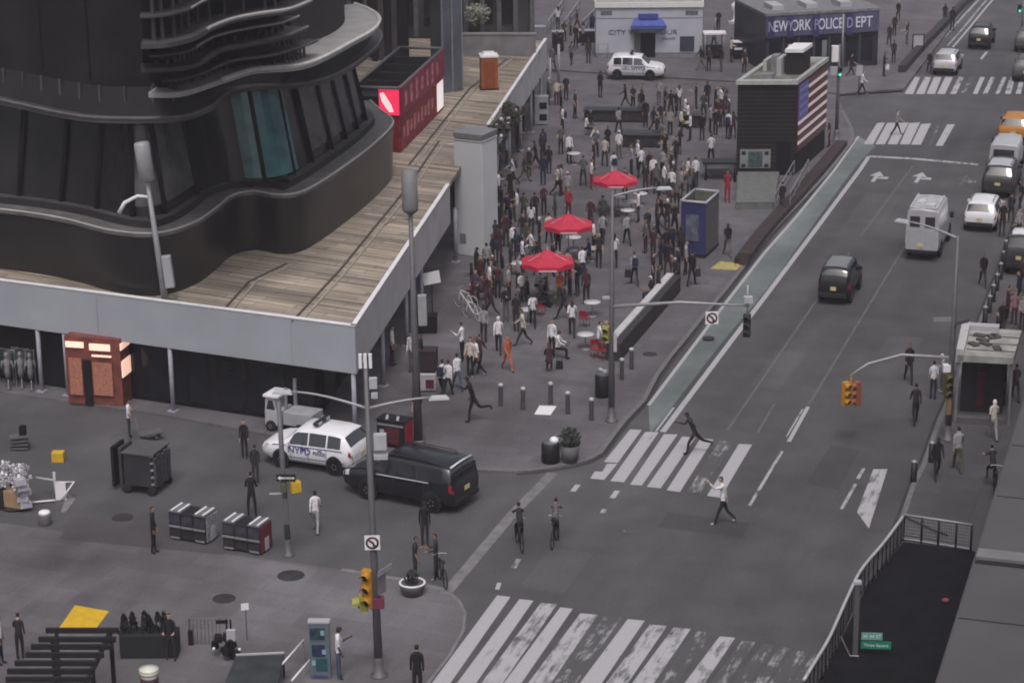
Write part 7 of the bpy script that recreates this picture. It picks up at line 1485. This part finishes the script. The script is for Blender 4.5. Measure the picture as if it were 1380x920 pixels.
# crowd on the plaza: (x, y of the feet, top, trousers, pose, facing, hair)
CROWD = """692 345 white black stand T;716 352 charcoal grey walk L;704 366 white charcoal phone R;724 372 black black wide A;686 406 silver black stand R;712 408 black charcoal sit L;722 398 white charcoal sit R;765 385 silver charcoal stand A;778 398 black charcoal phone L;760 430 charcoal black walk L;790 410 maroon black stand A;800 340 white black stand R;752 345 black charcoal stand T;812 330 silver charcoal walk A;745 372 charcoal charcoal wide R;718 440 white black walk T;705 465 black charcoal walk L;652 462 silver charcoal long T;660 402 white maroon stand R;648 392 maroon charcoal stand T;636 400 black black wide L;845 330 silver black walk A;860 300 white charcoal stand L;842 270 black charcoal long T;1350 318 black charcoal stand T;1362 300 charcoal black walk A;1374 286 black black stand L;1366 345 charcoal charcoal phone T;1378 395 maroon black stand A;1350 455 black charcoal walk T;1343 470 charcoal black stand L;1318 500 charcoal maroon wide T
763 137 charcoal charcoal stand T;809 132 black black stand A;843 146 black black walk L;739 141 grey charcoal phone R white;750 142 black maroon stand T;756 153 charcoal black pocket R;758 180 white charcoal phone L;732 212 navy black stand A;834 180 silver black walk A;802 208 charcoal charcoal wide T;819 207 black black stand T;834 216 white grey long T white;718 152 maroon black stand R
866 147 grey grey walk L;888 142 charcoal grey stand T;896 155 black black phone R;904 159 black charcoal wide A;911 157 charcoal black stand L;915 150 white charcoal long A brown;923 165 grey charcoal stand L grey;880 178 black black walk R;890 176 charcoal grey wide T;927 174 white black phone L;903 184 silver charcoal long T;918 184 grey black pocket R;938 148 black charcoal phone L;948 162 green charcoal wide T;953 146 black black stand A;964 152 black black stand R;971 151 charcoal black walkl L;977 150 grey charcoal stand T;957 179 silver black phone R;964 184 black black stand T;982 170 maroon charcoal stand L white;988 187 maroon maroon wide A;974 172 maroon black phone T;981 188 white charcoal stand A;916 209 charcoal black long L;896 215 black charcoal stand T;958 222 white black wide A
713 238 charcoal charcoal stand A white;706 245 green olive walk R;731 218 charcoal black phone T;732 250 navy navy stand A;751 263 charcoal black walk R;756 264 silver maroon long L brown;765 275 silver grey stand T white;766 296 red maroon stand T brown;756 208 grey black long T;767 220 black black stand T;786 251 grey charcoal wide A;800 231 black black stand L grey;797 255 white red phone R;803 212 grey charcoal wide T;691 250 white charcoal walk L;672 272 white black phone R;673 238 maroon charcoal stand R;688 271 charcoal black stand T;690 293 charcoal black walkl A;697 298 white silver long L;706 301 olive charcoal wide A;721 303 black black pocket A;733 290 maroon black phone T;748 302 green charcoal stand L;669 305 navy black stand R;796 309 maroon charcoal walk T
827 245 white white stand A black;851 236 silver charcoal long L brown;864 240 white black wide A;859 230 charcoal black stand R grey;875 246 black charcoal stand T;880 252 white black phone T;896 218 black black wide L;911 223 charcoal charcoal walk T;893 241 black black stand A;905 244 charcoal navy phone L;894 262 white grey long R;907 257 charcoal black stand A white;901 271 charcoal maroon sit T;926 250 black black walk R;937 253 white black stand A;912 283 grey black stand T;929 271 grey charcoal long A;917 268 silver black phone R;980 273 red red stand T;892 304 black black walk L;885 313 charcoal black stand R;899 311 charcoal charcoal phone A white;812 307 green charcoal wide A
682 333 maroon charcoal stand A;696 353 teal charcoal phone L;710 346 olive charcoal wide T;727 336 black charcoal stand R white;673 356 maroon maroon long A;656 373 black black wide A;642 381 black charcoal phone R;664 389 charcoal grey stand T white;677 386 black grey long R;698 391 silver charcoal phone R grey;703 402 black charcoal sit T;648 406 purple maroon sit R;655 416 maroon purple phone L;641 412 purple charcoal wide T;872 323 charcoal charcoal walk T;880 351 maroon charcoal stand A;870 341 grey maroon long L;909 319 black black wide T;898 353 black black stand A;905 348 charcoal charcoal stand A;828 362 white black long A;807 361 charcoal black stand T grey;795 356 navy charcoal sit L;785 377 white charcoal walk A;880 386 black charcoal stand R;855 384 black charcoal walk A;917 351 charcoal black stand T;932 385 black black walk2 A;914 379 charcoal black phone L;980 345 black grey walk T
662 427 maroon charcoal walk L;682 433 black grey phone T;696 447 charcoal charcoal stand A;672 476 white charcoal walk A white;623 487 white black phone L;634 508 charcoal black long T;646 500 maroon black walk A;643 507 white black walkl L;727 416 charcoal black sit R;738 408 maroon charcoal sit L;755 413 orange olive stand A brown;768 400 red charcoal phone L;744 481 white black stand T brown;751 483 white black sit R;771 453 white charcoal walkl A;817 472 black olive sit T tan;806 472 white grey sit R;879 408 black charcoal sit L white;887 405 charcoal black stand R;910 382 charcoal black sit T white;740 503 maroon maroon sit A;684 499 orange orange walk T
529 493 white maroon stand R;556 501 white grey phone T;568 500 black silver stand L;596 536 white black walk A;604 535 white charcoal walk2 A;617 525 white blue walk A;563 580 black charcoal stand T;796 178 charcoal grey sit T grey;789 183 black black sit R
745 97 grey black walk T;750 74 charcoal black phone R;770 88 grey charcoal walk A;776 66 black black stand T;786 62 silver black long L;793 86 charcoal charcoal stand A;760 58 olive black wide T;769 48 grey charcoal stand R;778 42 black black walk L;798 50 navy black stand T;752 40 white black long A;962 66 charcoal black walk T;955 97 charcoal black stand A;972 97 black grey phone L;985 84 black black wide R;1003 100 charcoal charcoal stand T;945 94 charcoal grey walk L;1020 60 black black stand T;1025 42 silver black phone A;1014 36 black charcoal stand L;968 44 navy black walk T;1098 118 charcoal black stand L;1146 104 black charcoal walk R
672 318 charcoal black stand T;684 300 maroon black walk A;676 292 black charcoal phone L;668 340 charcoal maroon wide A;688 318 black black stand R;705 330 charcoal grey walk T;716 318 black charcoal long A;664 362 black maroon stand L;688 372 charcoal black wide R;671 402 maroon black phone A;662 400 grey charcoal stand T;740 330 charcoal black walk A;884 262 grey black stand T;888 280 black charcoal wide L;870 262 charcoal maroon stand A;919 258 grey grey wide R;905 268 black black stand T;935 268 charcoal black phone L;886 330 black charcoal walk R;890 365 charcoal charcoal stand L;900 372 black maroon wide A;924 372 black black stand R;870 172 black charcoal stand T;885 190 charcoal black walk R;864 158 black grey stand A;853 150 charcoal black long T;930 190 grey charcoal wide L;946 190 black black stand A;968 172 maroon maroon stand T;740 235 black charcoal stand A;722 228 charcoal black walk L;815 225 black charcoal wide A;775 160 charcoal black stand R
700 190 maroon black stand T;706 178 charcoal charcoal phone L;697 205 charcoal black wide R;684 222 black charcoal stand R;1222 62 charcoal grey long L"""
for ln in CROWD.split("\n"):
    for it in ln.split(";"):
        q = it.split(); NP = len(PEOPLE)
        if q[2] in ('black', 'charcoal', 'grey') and NP % 5 == 3 and int(q[0]) < 1000: q[2] = ('white', 'silver', 'white', 'cream')[NP % 4]
        z = .1 if int(q[1]) < 100 else 0.0
        person(int(q[0]), int(q[1]), q[2], q[3], q[4], q[5], q[6] if len(q) > 6 else random.choice(('black', 'black', 'brown')), z)
WORDS = dict(charcoal='dark grey', silver='light grey', cream='cream')
def wd(c): return WORDS.get(c, c)
HW = {'white': ' with a white cap', 'tan': ' with a tan cap', 'grey': ' with grey hair', 'brown': ' with brown hair', 'blond': ' with fair hair', 'black': ''}
def rel(dx, dy):
    if abs(dx) > 1.3 * abs(dy): return "left of" if dx < 0 else "right of"
    return "behind" if dy < 0 else "in front of"
cand = {}
for k, (o, x, y, top, bot, pose, hair, sh, lab) in enumerate(PEOPLE):
    if lab: o['label'] = lab; USED[lab] = 1; continue
    ms = sorted(MARK, key=lambda m: (m[1] - x) ** 2 + (1.6 * (m[2] - y)) ** 2)
    done = None; ow = f"{wd(top)} top and {wd(bot)} trousers" if top != bot else f"all {wd(top)}"; pw_ = 'standing' if len(POSEW[pose].split()) > 2 else POSEW[pose]
    for m in ms[:4]:
        d = math.hypot(m[1] - x, 1.6 * (m[2] - y)); r = rel(x - m[1], y - m[2])
        for pre in (("", "some way ") if d > 60 else ("just ", "")):
            for form in (f"person in {ow}{HW[hair]} {pw_} {pre}{r} the {m[0]}", f"person in {ow}{HW[hair]} {pre}{r} the {m[0]}", f"person in {ow} {pw_} {pre}{r} the {m[0]}"):
                if form not in USED and len(form.split()) <= 16: done = form; break
            if done: break
        if done: break
    done = done or f"person in {ow} {r} the {m[0]}"
    USED[done] = USED.get(done, 0) + 1; o['label'] = done
    if 90 < y < 520 and 600 < x < 1010: o['group'] = "people in the crowd on the plaza"
# bags
def bag(label, x, y, z, m, dx=.28):
    t = thing("shoulder_bag", label, "bag", tuple(G(x, y) + Vector((dx, 0, z)))); g = MB(); g.box((0, 0, 0), (.34, .16, .4), 0, .9, .03); g.build("body", m, t); g = MB(); g.tube([(-.12, 0, .2), (-.08, 0, .42), (.08, 0, .42), (.12, 0, .2)], .012, 5); g.build("strap", M_BLACK, t)
bag("dark shoulder bag carried by the walker in black in the open middle of the plaza", 855, 384, .62, CLOTH['black'], -.34); bag("dark bag at the side of the striding person below the blue booth", 932, 385, .7, CLOTH['charcoal'], .3); bag("white bag held by the dark figure on the far pavement", 1191, 104, .75, CLOTH['white'], .2)
bag("small dark bag on the paving right of the seated maroon figure", 754, 497, .2, CLOTH['black'], 0)
print("PEOPLE", len(PEOPLE), "DUP", [k for k, v in USED.items() if v > 1])
# ================================================================== haze volume added to lift the blacks
hz = MB(); hz.box((10, 150, 22), (460, 400, 50)); h_ = tag(hz.build("haze", []), None, None, None, 'stuff')
m = bpy.data.materials.new("haze_volume"); m.use_nodes = True; t = m.node_tree; t.nodes.clear()
o_ = t.nodes.new("ShaderNodeOutputMaterial"); v_ = t.nodes.new("ShaderNodeVolumePrincipled"); v_.inputs['Color'].default_value = (.86, .80, .88, 1); v_.inputs['Density'].default_value = .00032; v_.inputs['Anisotropy'].default_value = 0.0
t.links.new(v_.outputs[0], o_.inputs['Volume']); h_.data.materials.append(m)
